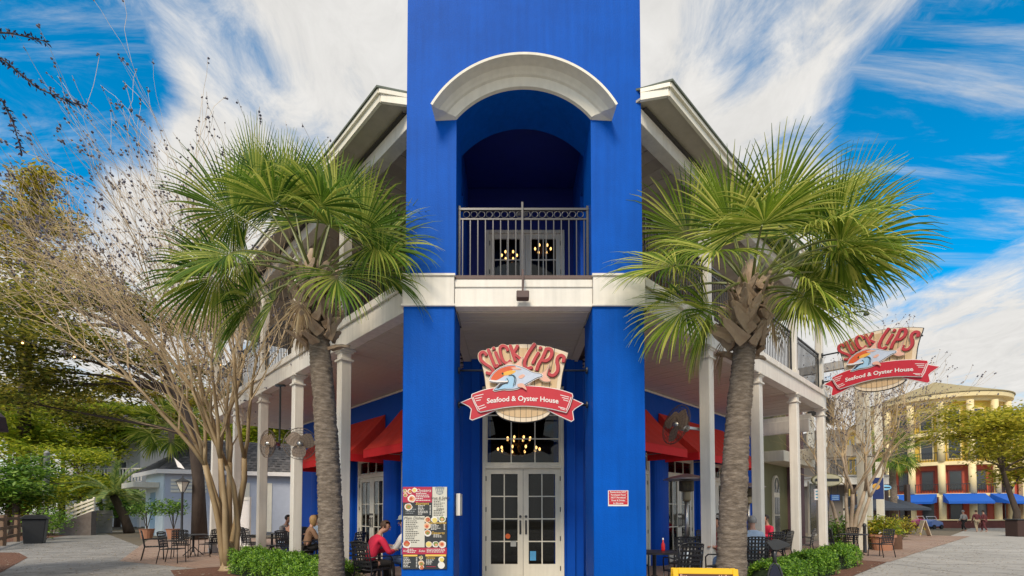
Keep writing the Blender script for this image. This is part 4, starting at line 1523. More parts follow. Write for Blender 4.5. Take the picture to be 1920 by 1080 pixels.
def spline(pts, k=6, closed=False):
    P = [Vector(p) for p in pts]
    n = len(P)
    r = []
    for i in range(n if closed else n - 1):
        p0, p1, p2, p3 = P[(i - 1) % n] if closed or i > 0 else P[0], P[i], P[(i + 1) % n], P[(i + 2) % n] if closed or i + 2 < n else P[-1]
        for j in range(k):
            t = j / k
            r.append(tuple(0.5 * ((2 * p1) + (p2 - p0) * t + (2 * p0 - 5 * p1 + 4 * p2 - p3) * t * t + (3 * p1 - p0 - 3 * p2 + p3) * t ** 3)))
    if not closed:
        r.append(tuple(P[-1]))
    return r


def stroke(mb, pts, w, y0, y1):
    """brush stroke of a letter: flat ribbon with rounded ends, front at y0"""
    P = [Vector(p) for p in pts]
    n = len(P)
    Lf, Rt = [], []
    for i in range(n):
        t = (P[min(i + 1, n - 1)] - P[max(i - 1, 0)]).normalized()
        nn = Vector((-t.y, t.x))
        Lf.append(P[i] + nn * w / 2)
        Rt.append(P[i] - nn * w / 2)
    t0, t1 = (P[0] - P[1]).normalized(), (P[-1] - P[-2]).normalized()
    N_ = len(Lf)
    vs = [(p.x, y0, p.y) for p in Lf] + [(p.x, y0, p.y) for p in Rt] + [(p.x, y1, p.y) for p in Lf] + [(p.x, y1, p.y) for p in Rt]
    fs = []
    for i in range(N_ - 1):
        fs += [(i, i + 1, N_ + i + 1, N_ + i), (2 * N_ + i, 2 * N_ + i + 1, i + 1, i), (N_ + i, N_ + i + 1, 3 * N_ + i + 1, 3 * N_ + i)]
    mb.add(vs, fs)
    for c, t in ((P[0], t0), (P[-1], t1)):
        nn = Vector((-t.y, t.x))
        cap = [c + nn * (w / 2 * math.cos(a)) + t * (w / 2 * math.sin(a) * .7) for a in [PI * i / 6 for i in range(7)]]
        mb.prism([tuple(p) for p in cap], y0 + 0.0004, y1, 'y')


LETTERS = [
    ('letter', [[(326, 246), (300, 216), (264, 234), (268, 292), (314, 338), (368, 374), (396, 412), (374, 440), (330, 432)]]),
    ('letter', [[(346, 190), (376, 270), (410, 352), (426, 366), (444, 352)]]),
    ('letter', [[(420, 216), (446, 280), (474, 340)], [(400, 172), (405, 182)]]),
    ('letter', [[(548, 196), (528, 160), (490, 152), (468, 180), (478, 250), (506, 314), (548, 330), (574, 306)]]),
    ('letter', [[(574, 148), (600, 230), (626, 306)], [(650, 150), (628, 190), (600, 228)], [(606, 226), (650, 262), (690, 296)]]),
    ('letter', [[(826, 134), (770, 214), (728, 300), (722, 356), (748, 388), (794, 376)]]),
    ('letter', [[(866, 222), (832, 280), (806, 330)], [(882, 180), (890, 166)]]),
    ('letter', [[(948, 182), (910, 270), (868, 340), (848, 398)], [(948, 184), (990, 186), (1004, 226), (986, 276), (944, 306), (906, 300)]]),
    ('letter', [[(1122, 312), (1128, 270), (1100, 250), (1068, 268), (1056, 312), (1066, 362), (1060, 416), (1024, 456), (984, 452), (962, 424), (970, 396)]]),
]
W_AT = spline([(125, 455), (215, 466), (330, 430), (450, 402), (600, 382), (720, 350), (800, 290), (850, 235), (935, 190)], 8)


def halfw(y):
    for (a, b), (c, d) in zip(W_AT[:-1], W_AT[1:]):
        if a <= y <= c:
            return b + (d - b) * (y - a) / (c - a)
    return W_AT[-1][1]


def barrel_pt(u, t, grow=0.0):
    yt = 125 + 92 * u * u - grow
    yb = 800 + 138 * math.sqrt(max(0, 1 - u * u * .98)) + grow
    y = yt + (yb - yt) * t
    return (710 + u * (halfw(min(max(y, 125), 800)) * (1.0) + grow), y)


def hanging_sign(label, M, poles):
    sg = thing('hanging_sign', label, 'sign', group='carved restaurant signs')
    sg.matrix_world = M
    # dark backing, cream rim and nine staves
    NT = 18
    us = [-1 + 2 * i / 24 for i in range(25)]
    ol = [barrel_pt(-1, t / NT) for t in range(NT, -1, -1)] + [barrel_pt(u, 0) for u in us[1:-1]] + [barrel_pt(1, t / NT) for t in range(NT + 1)] + [barrel_pt(u, 1) for u in us[::-1][1:-1]]
    o2 = q2(ol)
    MB().prism(offset(o2, 0.012), 0.0, 0.045, 'y').build('backing', S_BLK, sg)
    MB().prism(o2, -0.012, -0.001, 'y').build('barrel_rim', S_CREAM, sg)
    NSV = 9
    for i in range(NSV):
        u0, u1 = -0.90 + 1.8 * i / NSV + 0.008, -0.90 + 1.8 * (i + 1) / NSV - 0.008
        t0, t1 = 0.05, 0.945
        pl = [barrel_pt(u0, t0 + (t1 - t0) * k / 12) for k in range(13)] + [barrel_pt(u1, t1 - (t1 - t0) * k / 12) for k in range(13)]
        MB().prism(q2(pl), -0.020 - 0.002 * (i % 2), -0.0125, 'y').build('stave', S_WOOD, sg)
    for i in range(1, NSV):
        u = -0.90 + 1.8 * i / NSV
        pl = [barrel_pt(u - .006, k / 12) for k in range(13)] + [barrel_pt(u + .006, 1 - k / 12) for k in range(13)]
        MB().prism(q2(pl), -0.0145, -0.0122, 'y').build('stave_gap', S_BLK, sg)
    # lettering
    for k, (nm, sts) in enumerate(LETTERS):
        for name, m, w, y0, y1, dx in (('letter_outline', S_CREAM, 44, -0.036, -0.0225, 0), ('letter_shadow', mat('sign_letter_shadow', (0.20, 0.015, 0.02)), 36, -0.042, -0.0365, 4), ('letter', S_RED2, 29, -0.056, -0.0425, 0)):
            b = MB()
            for j, s_ in enumerate(sts):
                wv = w * (1.12 if k in (5, 7, 8) else 1.0)
                stroke(b, q2([(x + dx, y + dx) for x, y in spline(s_, 5)]), wv * KP, y0 - 0.0008 * j - 0.00006 * k, y1)
            b.build(name, m, sg)
    # ribbon banner
    def ribbon(tp, bt):
        return q2(spline(tp, 8) + spline(bt, 8)[::1])
    left = [(78, 738), (185, 692), (240, 700), (330, 790), (432, 812), (300, 872), (182, 916), (163, 905), (178, 806), (150, 775)]
    right = [(1318, 750), (1208, 700), (1150, 700), (1060, 800), (960, 815), (1075, 870), (1206, 930), (1226, 915), (1214, 830), (1240, 800)]
    for tl in (left, right):
        MB().prism(offset(q2(tl), 0.013), -0.030, 0.018, 'y').build('banner_tail_edge', S_WHITE, sg)
        MB().prism(q2(tl), -0.0335, -0.0302, 'y').build('banner_tail', S_RED, sg)
    top = [(186, 662), (330, 612), (520, 583), (710, 575), (900, 586), (1080, 616), (1208, 656)]
    bot = [(1214, 680), (1178, 790), (1150, 842), (1000, 806), (850, 784), (700, 776), (540, 788), (400, 812), (270, 838), (246, 824), (205, 740), (182, 680)]
    rb = q2(spline(top, 6)) + q2(bot[:3] + spline(bot[3:8], 5)[:] + bot[8:])
    MB().prism(offset(rb, 0.014), -0.070, -0.0345, 'y').build('banner_edge', S_WHITE, sg)
    MB().prism(rb, -0.078, -0.0702, 'y').build('banner', S_RED, sg)
    for j, s_ in enumerate(([(208, 682), (298, 660)], [(216, 706), (284, 690)], [(224, 728), (272, 718)], [(250, 790), (310, 770)], [(262, 812), (326, 790)],
                            [(1092, 668), (1180, 690)], [(1108, 694), (1176, 710)], [(1122, 718), (1172, 732)], [(1070, 790), (1140, 808)], [(1090, 808), (1136, 822)],
                            spline([(196, 690), (222, 760), (262, 822), (430, 800)][:3], 4), spline([(1200, 690), (1172, 770), (1148, 826)], 4))):
        b = MB()
        stroke(b, q2(s_), 7 * KP, -0.0805, -0.0783)
        b.build('banner_line', S_WHITE, sg)
    lettering('Seafood & Oyster House', 0.118, S_WHITE, sg, T(-0.012, -0.082, (530 - 706) * KP), bend=lambda x: -0.13 * x * x, extrude=0.003, bold=0.0022)
    # fish
    body = spline([(368, 520), (402, 450), (470, 396), (560, 366), (640, 372), (720, 398), (800, 438), (888, 456), (896, 476), (850, 490), (780, 528), (700, 574), (640, 602), (560, 612), (500, 608), (415, 622), (428, 600), (470, 560), (520, 538), (440, 536)], 4, True)
    tail = spline([(885, 455), (940, 410), (985, 342), (958, 420), (950, 470), (990, 522), (920, 528), (870, 485)], 4, True)
    dors = spline([(520, 372), (560, 335), (590, 330), (605, 360), (650, 330), (705, 275), (692, 340), (700, 400), (600, 385)], 4, True)
    fin1 = spline([(650, 562), (700, 552), (728, 580), (742, 622), (700, 596), (660, 590)], 4, True)
    fin2 = spline([(720, 540), (800, 510), (770, 560), (735, 556)], 4, True)
    y = -0.084
    for nm, pts, m in (('fish_tail', tail, S_PNK), ('fish_fin', dors, S_PNK), ('fish_fin', fin2, S_PNK)):
        MB().prism(offset(q2(pts), 0.009), y + 0.006, -0.0585, 'y').build('fish_outline', S_CREAM, sg)
        MB().prism(offset(q2(pts), 0.004), y + 0.003, y + 0.0058, 'y').build('fish_outline', S_BLK, sg)
        MB().prism(q2(pts), y, y + 0.0028, 'y').build(nm, m, sg)
    y = -0.100
    MB().prism(offset(q2(body), 0.019), y + 0.009, -0.0842, 'y').build('fish_outline', S_WHITE, sg)
    MB().prism(offset(q2(body), 0.009), y + 0.006, y + 0.0088, 'y').build('fish_outline', S_BLK, sg)
    MB().prism(q2(body), y, y + 0.0058, 'y').build('fish_body', S_PALE, sg)
    lay = [('fish_back', S_ORG, spline([(376, 516), (404, 455), (470, 400), (560, 371), (632, 377), (600, 410), (560, 440), (520, 470), (440, 516)], 4, True)),
           ('fish_cheek', S_YEL, spline([(486, 452), (560, 420), (632, 420), (600, 452), (520, 470)], 4, True)),
           ('fish_jaw', S_LBL, spline([(520, 520), (560, 478), (618, 452), (636, 500), (630, 560), (600, 596), (520, 604), (420, 618), (470, 570), (548, 548)], 4, True)),
           ('fish_spot', S_PNK, spline([(660, 480), (700, 458), (726, 470), (700, 496), (672, 500)], 4, True)),
           ('fish_spot', S_PNK, spline([(580, 392), (640, 385), (690, 405), (630, 410)], 4, True)),
           ('fish_mouth', S_BLK, [(432, 604), (470, 562), (530, 540), (552, 528), (540, 552), (500, 566), (456, 604)]),
           ('fish_lip', S_WHITE, spline([(368, 516), (440, 522), (520, 528), (552, 520), (545, 538), (440, 540), (372, 530)], 4, True))]
    for i, (nm, m, pts) in enumerate(lay):
        MB().prism(q2(pts), y - 0.0015 - 0.0012 * i, y - 0.0003, 'y').build(nm, m, sg)
    b = MB()
    for s_ in ([(560, 470), (610, 470), (634, 510), (622, 570)], [(590, 460), (620, 500), (606, 580)], [(540, 500), (556, 530), (540, 556)]):
        stroke(b, q2(spline(s_, 5)), 6 * KP, y - 0.0125, y - 0.0102)
    b.build('gill_line', S_BLK, sg)
    e = MB()
    e.prism(q2([(497 + 10 * math.cos(2 * PI * i / 12), 450 + 10 * math.sin(2 * PI * i / 12)) for i in range(12)]), y - 0.013, y - 0.0102, 'y')
    e.build('fish_eye', S_BLK, sg)
    MB().prism(q2(fin1), y - 0.012, y - 0.0102, 'y').build('fish_fin', S_PNK, sg)
    for (xa, xb, z) in poles:
        b = MB()
        b.tube([(xa, 0.055, z), (xb, 0.055, z)], 0.018, 8)
        b.build('support_pole', RAIL, sg, smooth=True)
        for x in (xa, xb):
            if abs(x) > 0.9:
                MB().tube([(x - 0.012, 0.055, z), (x + 0.012, 0.055, z)], 0.06, 10).build('mounting_plate', IRON, sg)
    return sg


hanging_sign('carved barrel sign with red banner and leaping fish above the entrance doors', T(CX - 0.0, 8.16, at(981, 718, 8.16).z), [(-1.09, 1.08, (530 - 390) * KP), (-1.09, 1.08, (530 - 752) * KP)])
pD = wp(1, 10.95, -0.0)
out_ = -NR
ctr = pD + out_ * 1.46 - AR * 0.30
ctr.z = at(1650, 676, ctr.y).z
# readable face looks back along the wing
MS = frame(ctr, out_, AR) @ Matrix.Scale(1.34, 4)
hanging_sign('carved barrel sign with red banner projecting from the end post of the right porch', MS, [(-1.08, 0.75, (530 - 300) * KP), (-1.08, 0.6, (530 - 690) * KP)])
lf = thing('sign_lamp', 'dark gooseneck lamp on a pole above the projecting sign', 'lamp', tuple(wp(1, 10.95, -0.02, 7.0)))
o_ = out_
f = MB()
f.tube([(0, 0, 0.62), tuple(o_ * 0.7 + Vector((0, 0, .70))), tuple(o_ * 1.15 + Vector((0, 0, .60)))], 0.022, 6)
f.tube([tuple(o_ * 0.68 + Vector((0, 0, .69))), tuple(o_ * 0.68 + Vector((0, 0, .28)))], 0.026, 6)
f.build('arm', IRON, lf)
MB().lathe([(0.02, 0.08), (0.07, 0.02), (0.085, -0.04), (0.06, -0.06)], 12, tuple(o_ * 1.12 + Vector((0, 0, .54)))).build('lamp_shade', IRON, lf)

# ------------------------------------------------------------------ menu board on the left pillar
YM = YF - 0.012
mbd = thing('menu_board', 'printed menu board with red, black and cream panels on the left blue pillar', 'menu board', (-1.36, YM, 1.32))
mx0, mx1 = at(755, 990, YM).x, at(838, 990, YM).x
mz1, mz0 = at(796, 913, YM).z, at(796, 1067, YM).z
Wm, Hm = mx1 - mx0, mz1 - mz0
P_ = lambda n, c, **k: mat('print_' + n, c, 0.5, 0.03, **k)
p_red, p_blk, p_crm, p_wht, p_yel, p_gry, p_ink = P_('red', (0.42, 0.02, 0.06)), P_('black', (0.028, 0.032, 0.036)), P_('cream', (0.60, 0.58, 0.50)), P_('white', (0.76, 0.74, 0.70)), P_('yellow', (0.80, 0.52, 0.10)), P_('grey', (0.25, 0.27, 0.28)), P_('ink', (0.07, 0.065, 0.06))
p_food = [P_('crust', (0.50, 0.22, 0.07)), P_('tomato', (0.50, 0.09, 0.04)), P_('lemon', (0.72, 0.58, 0.16)), P_('green', (0.20, 0.26, 0.07)), P_('shrimp', (0.70, 0.36, 0.20))]
OX, OZ = mx0 + 1.36, mz0 - 1.32


def mp(x, z):
    return OX + x * Wm, OZ + (1 - z) * Hm


def mrect(name, x0, z0, x1, z1, m, lay):
    (a, b), (c, d) = mp(x0, z0), mp(x1, z1)
    return MB().box(a, c, -0.0015 * lay - 0.012, -0.0015 * lay - 0.0108, d, b).build(name, m, mbd)


MB().box(OX, OX + Wm, -0.0118, 0.011, OZ, OZ + Hm).build('board', p_blk, mbd)
for x0, z0, x1, z1, m in ((0, 0, .66, .19, p_red), (.67, 0, 1, .375, p_crm), (0.02, .355, .5, .735, p_crm), (0, .74, 1, .82, p_red), (0.02, .825, .34, .845, p_yel), (.52, .822, .985, .845, p_yel)):
    mrect('menu_panel', x0, z0, x1, z1, m, 1)
rng = random.Random(12)


def mlines(x0, x1, z0, z1, n, m, frac=(.45, .95), price=None):
    b = MB()
    for i in range(n):
        z = z0 + (z1 - z0) * i / n
        w = (x1 - x0) * rng.uniform(*frac)
        # words of one line
        x = x0
        while x < x0 + w:
            ww = rng.uniform(.018, .05)
            (a, q), (c, d) = mp(x, z), mp(min(x + ww, x0 + w), z + (z1 - z0) / n * .45)
            b.box(a, c, -0.0162, -0.0152, d, q)
            x += ww + .012
        if price:
            (a, q), (c, d) = mp(price, z), mp(price + .03, z + (z1 - z0) / n * .45)
            b.box(a, c, -0.0162, -0.0152, d, q)
    tag(b.build('menu_text', m, mbd), kind='stuff')


for t in ((.30, .64, .075, .18, 5, p_wht), (.07, .33, .22, .34, 5, p_gry), (.35, .64, .225, .345, 7, p_wht, (.3, .8), .61), (.70, .97, .155, .25, 5, p_ink), (.70, .97, .285, .36, 4, p_ink), (.07, .44, .41, .69, 13, p_ink, (.4, .9)),
          (.64, .93, .455, .53, 5, p_wht, (.4, .8), .93), (.70, .93, .58, .62, 3, p_wht), (.12, .33, .755, .81, 3, p_wht), (.55, .97, .755, .805, 3, p_wht, (.8, 1)), (.03, .30, .86, .985, 7, p_wht, (.3, .6), .31), (.54, .76, .885, .95, 4, p_wht), (.55, .77, .965, .985, 1, p_red)):
    mlines(*t[:4], t[4], t[5], *(t[6:]))
for body, x, z, s_, m in (('Oysters', .47, .045, .072, p_wht), ('Starters', .44, .205, .066, p_yel), ('Soup & Salad', .835, .135, .056, p_ink), ('Sides', .84, .268, .06, p_ink), ('Main Dishes', .26, .382, .066, p_ink), ('Sandwiches', .79, .437, .060, p_yel), ('Desserts', .80, .562, .058, p_yel), ('Kids', .08, .78, .05, p_wht), ('Sides', .44, .78, .05, p_wht), ('Drinks', .64, .865, .05, p_yel)):
    a, b = mp(x, z)
    lettering(body, s_, m, mbd, T(a, -0.0172, b), extrude=0.0004, shear=0.25)
pics = [(.06, .10, .05), (.16, .055, .06), (.27, .04, .06), (.05, .05, .05), (.20, .145, .095), (.13, .245, .095), (.56, .40, .075), (.72, .40, .08), (.89, .395, .09), (.56, .475, .085), (.57, .56, .085), (.10, .70, .10), (.60, .70, .08), (.75, .70, .08), (.90, .70, .09), (.43, .93, .075), (.43, .975, .06), (.88, .88, .07), (.42, .86, .05)]
for i, (x, z, r) in enumerate(pics):
    a, b = mp(x, z)
    d = MB()
    for j, (rr, m_) in enumerate(((r, 0), (r * .74, 1), (r * .4, 2))):
        d.cur = m_
        cx_, cz_ = a + (rng.uniform(-.01, .01) if j else 0), b + (rng.uniform(-.01, .01) if j else 0)
        d.prism([(cx_ + rr * Wm * math.cos(t) * rng.uniform(.88, 1.05), cz_ + rr * Wm * math.sin(t) * rng.uniform(.8, 1.0)) for t in [2 * PI * k / 11 for k in range(11)]], -0.0165 - 0.0009 * j - 0.00004 * i, -0.0152, 'y')
    d.build('food_picture', [p_wht if i % 3 else S_CREAM, p_food[i % 5], p_food[(i * 2 + 3) % 5]], mbd)
a, b = mp(.835, .06)
MB().prism([(a - .075, b + .07), (a - .03, b + .082), (a + .03, b + .082), (a + .075, b + .07), (a + .05, b - .03), (a, b - .05), (a - .05, b - .03)], -0.0163, -0.0152, 'y').build('menu_logo', p_gry, mbd)
b_ = MB()
for i in range(4):
    stroke(b_, [(a - .05 + .033 * i, b + .045), (a - .044 + .033 * i, b + .005)], .011, -0.0178, -0.0165)
stroke(b_, [(a - .035, b - .018), (a + .035, b - .018)], .014, -0.0178, -0.0165)
b_.build('menu_logo', p_crm, mbd)
a, b = mp(.88, .952)
MB().prism([(a + .055 * math.cos(2 * PI * k / 20), b + .055 * math.sin(2 * PI * k / 20)) for k in range(20)], -0.0163, -0.0152, 'y').build('menu_seal', p_wht, mbd)

pd = thing('display_case', 'shallow white framed display case on the inner side of the left pillar', 'display case', (CX - 1.10, YF + 0.32, 1.64))
b = MB()
zz0, zz1, yy0, yy1 = -0.20, 0.16, -0.17, 0.17
b.box(0, 0.07, yy0, yy0 + .03, zz0, zz1).box(0, 0.07, yy1 - .03, yy1, zz0, zz1).box(0, 0.07, yy0 + .03, yy1 - .03, zz0, zz0 + .03).box(0, 0.07, yy0 + .03, yy1 - .03, zz1 - .03, zz1)
b.build('frame', WHITE, pd, bevel=0.004)
MB().box(0, 0.045, yy0 + .031, yy1 - .031, zz0 + .031, zz1 - .031).build('panel', mat('grey_paper', (0.42, 0.43, 0.42)), pd)

nx0, nx1, nz1, nz0 = at(1140, 935, YF).x, at(1178, 935, YF).x, at(1160, 919.5, YF).z, at(1160, 949, YF).z
no = thing('notice_sign', 'small red and white notice on the right blue pillar', 'sign', ((nx0 + nx1) / 2, YF - 0.002, (nz0 + nz1) / 2))
w2, h2 = (nx1 - nx0) / 2, (nz1 - nz0) / 2
MB().box(-w2, w2, -0.004, 0.0, -h2, h2).build('plate', p_wht, no)
for i, body in enumerate(('Restaurants NOT', 'Purchased Food', 'NOT Permitted', 'Food & Drinks', 'in this area')):
    z = h2 - 0.028 - i * (2 * h2 - 0.03) / 5
    MB().box(-w2 + .012, w2 - .012, -0.0055, -0.0043, z - 0.021, z + 0.021).build('band', S_RED, no)
    lettering(body, 0.036, p_wht, no, T(0, -0.0068, z), extrude=0.0004, bold=0.0008)

# ------------------------------------------------------------------ yellow sandwich board in front of the right palm
yb = thing('sandwich_board', 'yellow framed sandwich board with dark poster in front of the right palm', 'sandwich board', (2.18, 5.55, 0), R(-6))
YEL = mat('yellow_plastic', (0.80, 0.46, 0.01), 0.45, 0.05, 5)
zt = at(1325, 1067, 5.5).z
for s_ in (-1, 1):
    L_ = Matrix.Translation((0, s_ * 0.04, zt)) @ Matrix.Rotation(R(s_ * 12), 4, 'X')
    f = MB()
    f.box(-.355, -.295, -.014, .014, -zt, 0).box(.295, .355, -.014, .014, -zt, 0).box(-.295, .295, -.014, .014, -.06, 0).box(-.295, .295, -.014, .014, -zt + .1, -zt + .16)
    f.build('frame', YEL, yb, L_, bevel=0.006)
    MB().box(-.295, .295, -.008, .008, -zt + .16, -.06).build('poster', mat('poster_maroon', (0.07, 0.018, 0.018), 0.4), yb, L_)
L_ = Matrix.Translation((0, -0.04, zt)) @ Matrix.Rotation(R(-12), 4, 'X')
MB().prism([(.22 * math.cos(2 * PI * k / 28), -.30 + .21 * math.sin(2 * PI * k / 28)) for k in range(28)], -.012, -.009, 'y').build('poster_disc', YEL, yb, L_)
lettering('Bye', 0.055, S_PNK, yb, L_ @ T(-.24, -.0105, -.085), extrude=.0006)
lettering('Hello', 0.055, S_PNK, yb, L_ @ T(.20, -.0105, -.085), extrude=.0006)

# ------------------------------------------------------------------ furniture
def make_chair(label):
    t = thing('patio_chair', label, 'chair', group='black woven metal patio chairs')
    for x in (-.22, .22):
        MB().tube([(x * 1.05, .27, 0), (x, .25, .42)], .014, 6).build('leg', CHAIRM, t, smooth=True)
        MB().tube([(x * 1.05, -.30, 0), (x, -.22, .42), (x * .98, -.25, .62), (x * .96, -.31, .90)], .014, 6).build('leg', CHAIRM, t, smooth=True)
        MB().tube([(x, -.26, .64), (x * 1.15, -.05, .66), (x * 1.15, .18, .65), (x * 1.04, .25, .60), (x, .25, .42)], .013, 6).build('armrest', CHAIRM, t, smooth=True)
    MB().tube([(-.22, .25, .42), (.22, .25, .42), (.22, -.22, .42), (-.22, -.22, .42), (-.22, .25, .42)], .013, 6).build('seat_frame', CHAIRM, t, smooth=True)
    MB().tube([(-.21, -.31, .90), (-.1, -.325, .925), (.1, -.325, .925), (.21, -.31, .90)], .015, 6).build('top_rail', CHAIRM, t, smooth=True)
    se = MB()
    for i in range(6):
        x = -.185 + .37 * i / 5
        se.box(x - .02, x + .02, -.22, .25, .421, .425)
    for i in range(6):
        y = -.18 + .39 * i / 5
        se.box(-.22, .22, y - .02, y + .02, .4255, .429)
    se.build('woven_seat', CHAIRM, t)
    bk = MB()
    for i in range(6):
        x = -.165 + .33 * i / 5
        bk.bar((x, -.222, .46), (x * .98, -.322, .915), .034, .004, (0, 1, .2))
    for i in range(6):
        u = (i + .4) / 6
        y, z = -.226 - .1 * u, .46 + .455 * u
        bk.box(-.205, .205, y - .006, y - .003, z - .017, z + .017)
    bk.build('woven_back', CHAIRM, t)
    return t


def make_table(label, r=.42):
    t = thing('patio_table', label, 'table', group='round black patio tables')
    MB().lathe([(r - .02, .70), (r, .705), (r, .725), (r - .03, .735)], 28).build('tabletop', CHAIRM, t)
    MB().tube([(0, 0, .12), (0, 0, .70)], .035, 10).build('pedestal', CHAIRM, t)
    for i in range(4):
        a = PI / 4 + PI / 2 * i
        c, s_ = math.cos(a), math.sin(a)
        MB().tube([(.03 * c, .03 * s_, .30), (.15 * c, .15 * s_, .16), (.30 * c, .30 * s_, .02)], .016, 6).build('leg', CHAIRM, t, smooth=True)
    return t


c0 = t0 = None


def chair(p, face, label):
    """face: angle of the direction a sitter looks in, from +X"""
    global c0
    p = Vector(p)
    if c0 is None:
        c0 = make_chair(label)
        c0.location = p
        c0.rotation_euler = (0, 0, face - PI / 2)
        bpy.context.view_layer.update()
        return c0
    return dup(c0, p, face - PI / 2, label)


def table(p, label):
    global t0
    if t0 is None:
        t0 = make_table(label)
        t0.location = Vector(p)
        return t0
    return dup(t0, Vector(p), 0.3, label)


def seat(t, ang, d=.62):
    v = Vector(t) + Vector((math.cos(ang) * d, math.sin(ang) * d, 0))
    return v, ang + PI


FZ = 0.055
# left path terrace
tA = gnd(362, 1042)
table(tA, 'round black table on the paving left of the crape myrtle')
chair(gnd(287, 1050), R(35), 'black woven chair standing alone on the left path, nearest the lamp post')
chair(gnd(322, 1056), R(8), 'black woven chair seen from its side, left of the table by the crape myrtle')
v, f_ = seat(tA, R(60), .75)
chair(v, f_, 'black woven chair behind the table by the crape myrtle')
v, f_ = seat(tA, R(-20), .8)
chair(v, f_, 'black woven chair between the table and the crape myrtle trunk')
v, f_ = seat(tA, R(-80), .85)
chair(v, f_ + .3, 'black woven chair in front of the table by the crape myrtle')
# left porch
TB = wp(-1, 8.3, 1.35, FZ)
table(TB, 'round black table on the left porch where three people sit')
TC = wp(-1, 5.9, 1.3, FZ)
table(TC, 'round black table beside the woman in the brown shawl')
TD = wp(-1, 2.2, 0.75, FZ)
table(TD, 'round black table next to the woman in red')
TE = wp(-1, 10.6, 1.3, FZ)
table(TE, 'round black table at the far end of the left porch')
chair(wp(-1, 8.9, 0.75, FZ), R(10), 'black woven chair facing in, between the second and third left posts')
chair(wp(-1, 7.55, 0.8, FZ), R(75), 'black woven chair of the man in the dark jacket')
chair(wp(-1, 6.4, 0.85, FZ), R(20), 'black woven chair of the woman in the brown shawl')
RW = Vector((-2.60, 8.98, FZ))
chair(Vector((-2.52, 8.85, FZ)), R(58), 'black woven chair of the woman in red, backed by the left palm')
for i, (a, n, f_, lb) in enumerate(((10.1, .6, 60, 'black woven chair at the far left table, near side'), (11.1, .8, 10, 'black woven chair at the far left table, outer end'), (10.3, 2.0, -110, 'black woven chair at the far left table against the wall side'), (5.3, 1.6, 160, 'black woven chair across from the woman in the brown shawl'), (9.1, 1.9, -60, 'black woven chair across the table of three on the left porch'), (4.2, .8, 30, 'empty black woven chair beside the left palm trunk'))):
    chair(wp(-1, a, n, FZ), R(f_), lb)
# right porch
TF = Vector((2.58, 8.85, FZ))
table(TF, 'small round table beside the right blue pillar')
for x, y, f_, lb in ((2.36, 9.6, -80, 'black woven chair tucked behind the right blue pillar'), (2.95, 8.45, 100, 'black woven chair seen from the back, left of the patio heater'), (3.45, 9.85, -120, 'black woven chair turned to the street beside the heater pole'), (3.95, 10.0, -100, 'black woven chair directly behind the heater pole'), (4.0, 9.2, 130, 'black woven chair between the heater pole and the right palm'), (4.35, 10.4, 200, 'black woven chair left of the right palm trunk, further back')):
    chair((x, y, FZ), R(f_), lb)
TG = wp(1, 5.2, 1.0, FZ)
table(TG, 'round black table where two people sit right of the right palm')
TH_ = wp(1, 7.3, 1.1, FZ)
table(TH_, 'round black table under the second heater')
TI = wp(1, 9.6, 1.1, FZ)
table(TI, 'round black table near the last right post')
chair(Vector((5.18, 10.45, FZ)), R(75), 'black woven chair with a blue jacket right beside the right palm trunk')
for a, n, f_, lb in ((6.5, .8, 45, 'black woven chair left of the table under the second heater'), (6.9, .4, 95, 'black woven chair on the street side under the second heater'), (7.8, .45, 130, 'black woven chair by the third right post'), (7.9, 1.8, -120, 'black woven chair on the wall side under the second heater'), (6.7, 1.9, -60, 'black woven chair in front of the olive wall'),
                    (9.0, .5, 60, 'black woven chair between the third and last right posts'), (10.2, .5, 140, 'black woven chair beside the last right post'), (9.3, 1.8, -70, 'black woven chair against the far right wall'), (10.3, 1.7, -130, 'black woven chair in the far right corner of the porch')):
    chair(wp(1, a, n, FZ), R(f_), lb)
TJ = wp(1, 13.2, -0.25, 0.012)
table(TJ, 'round black table on the paving past the right porch')
for a, n, f_, lb in ((12.6, .25, 20, 'black chair left of the table past the right porch'), (13.2, -1.0, 100, 'black chair on the street side of the table past the right porch'), (14.0, .1, 200, 'black chair behind the table past the right porch')):
    chair(wp(1, a, n, 0.012), R(f_), lb)

# table things
bt = thing('sauce_bottle', 'red sauce bottle on the table beside the right blue pillar', 'bottle', (2.75, 8.88, FZ + .736))
MB().lathe([(.032, 0), (.034, .02), (.034, .12), (.014, .16), (.012, .20)], 12).build('bottle_body', mat('red_plastic', (0.5, 0.01, 0.01), 0.3), bt, smooth=True)
MB().lathe([(.014, .201), (.014, .222), (.005, .24)], 10).build('cap', S_WHITE, bt)
cp = thing('drink_cup', 'blue cup on the table next to the woman in red', 'cup', tuple(TD + Vector((.0, -.12, .735))))
MB().lathe([(.05, 0), (.058, .06), (.07, .17)], 14).build('cup_body', mat('blue_plastic', (0.02, 0.05, 0.45), 0.3), cp, smooth=True)

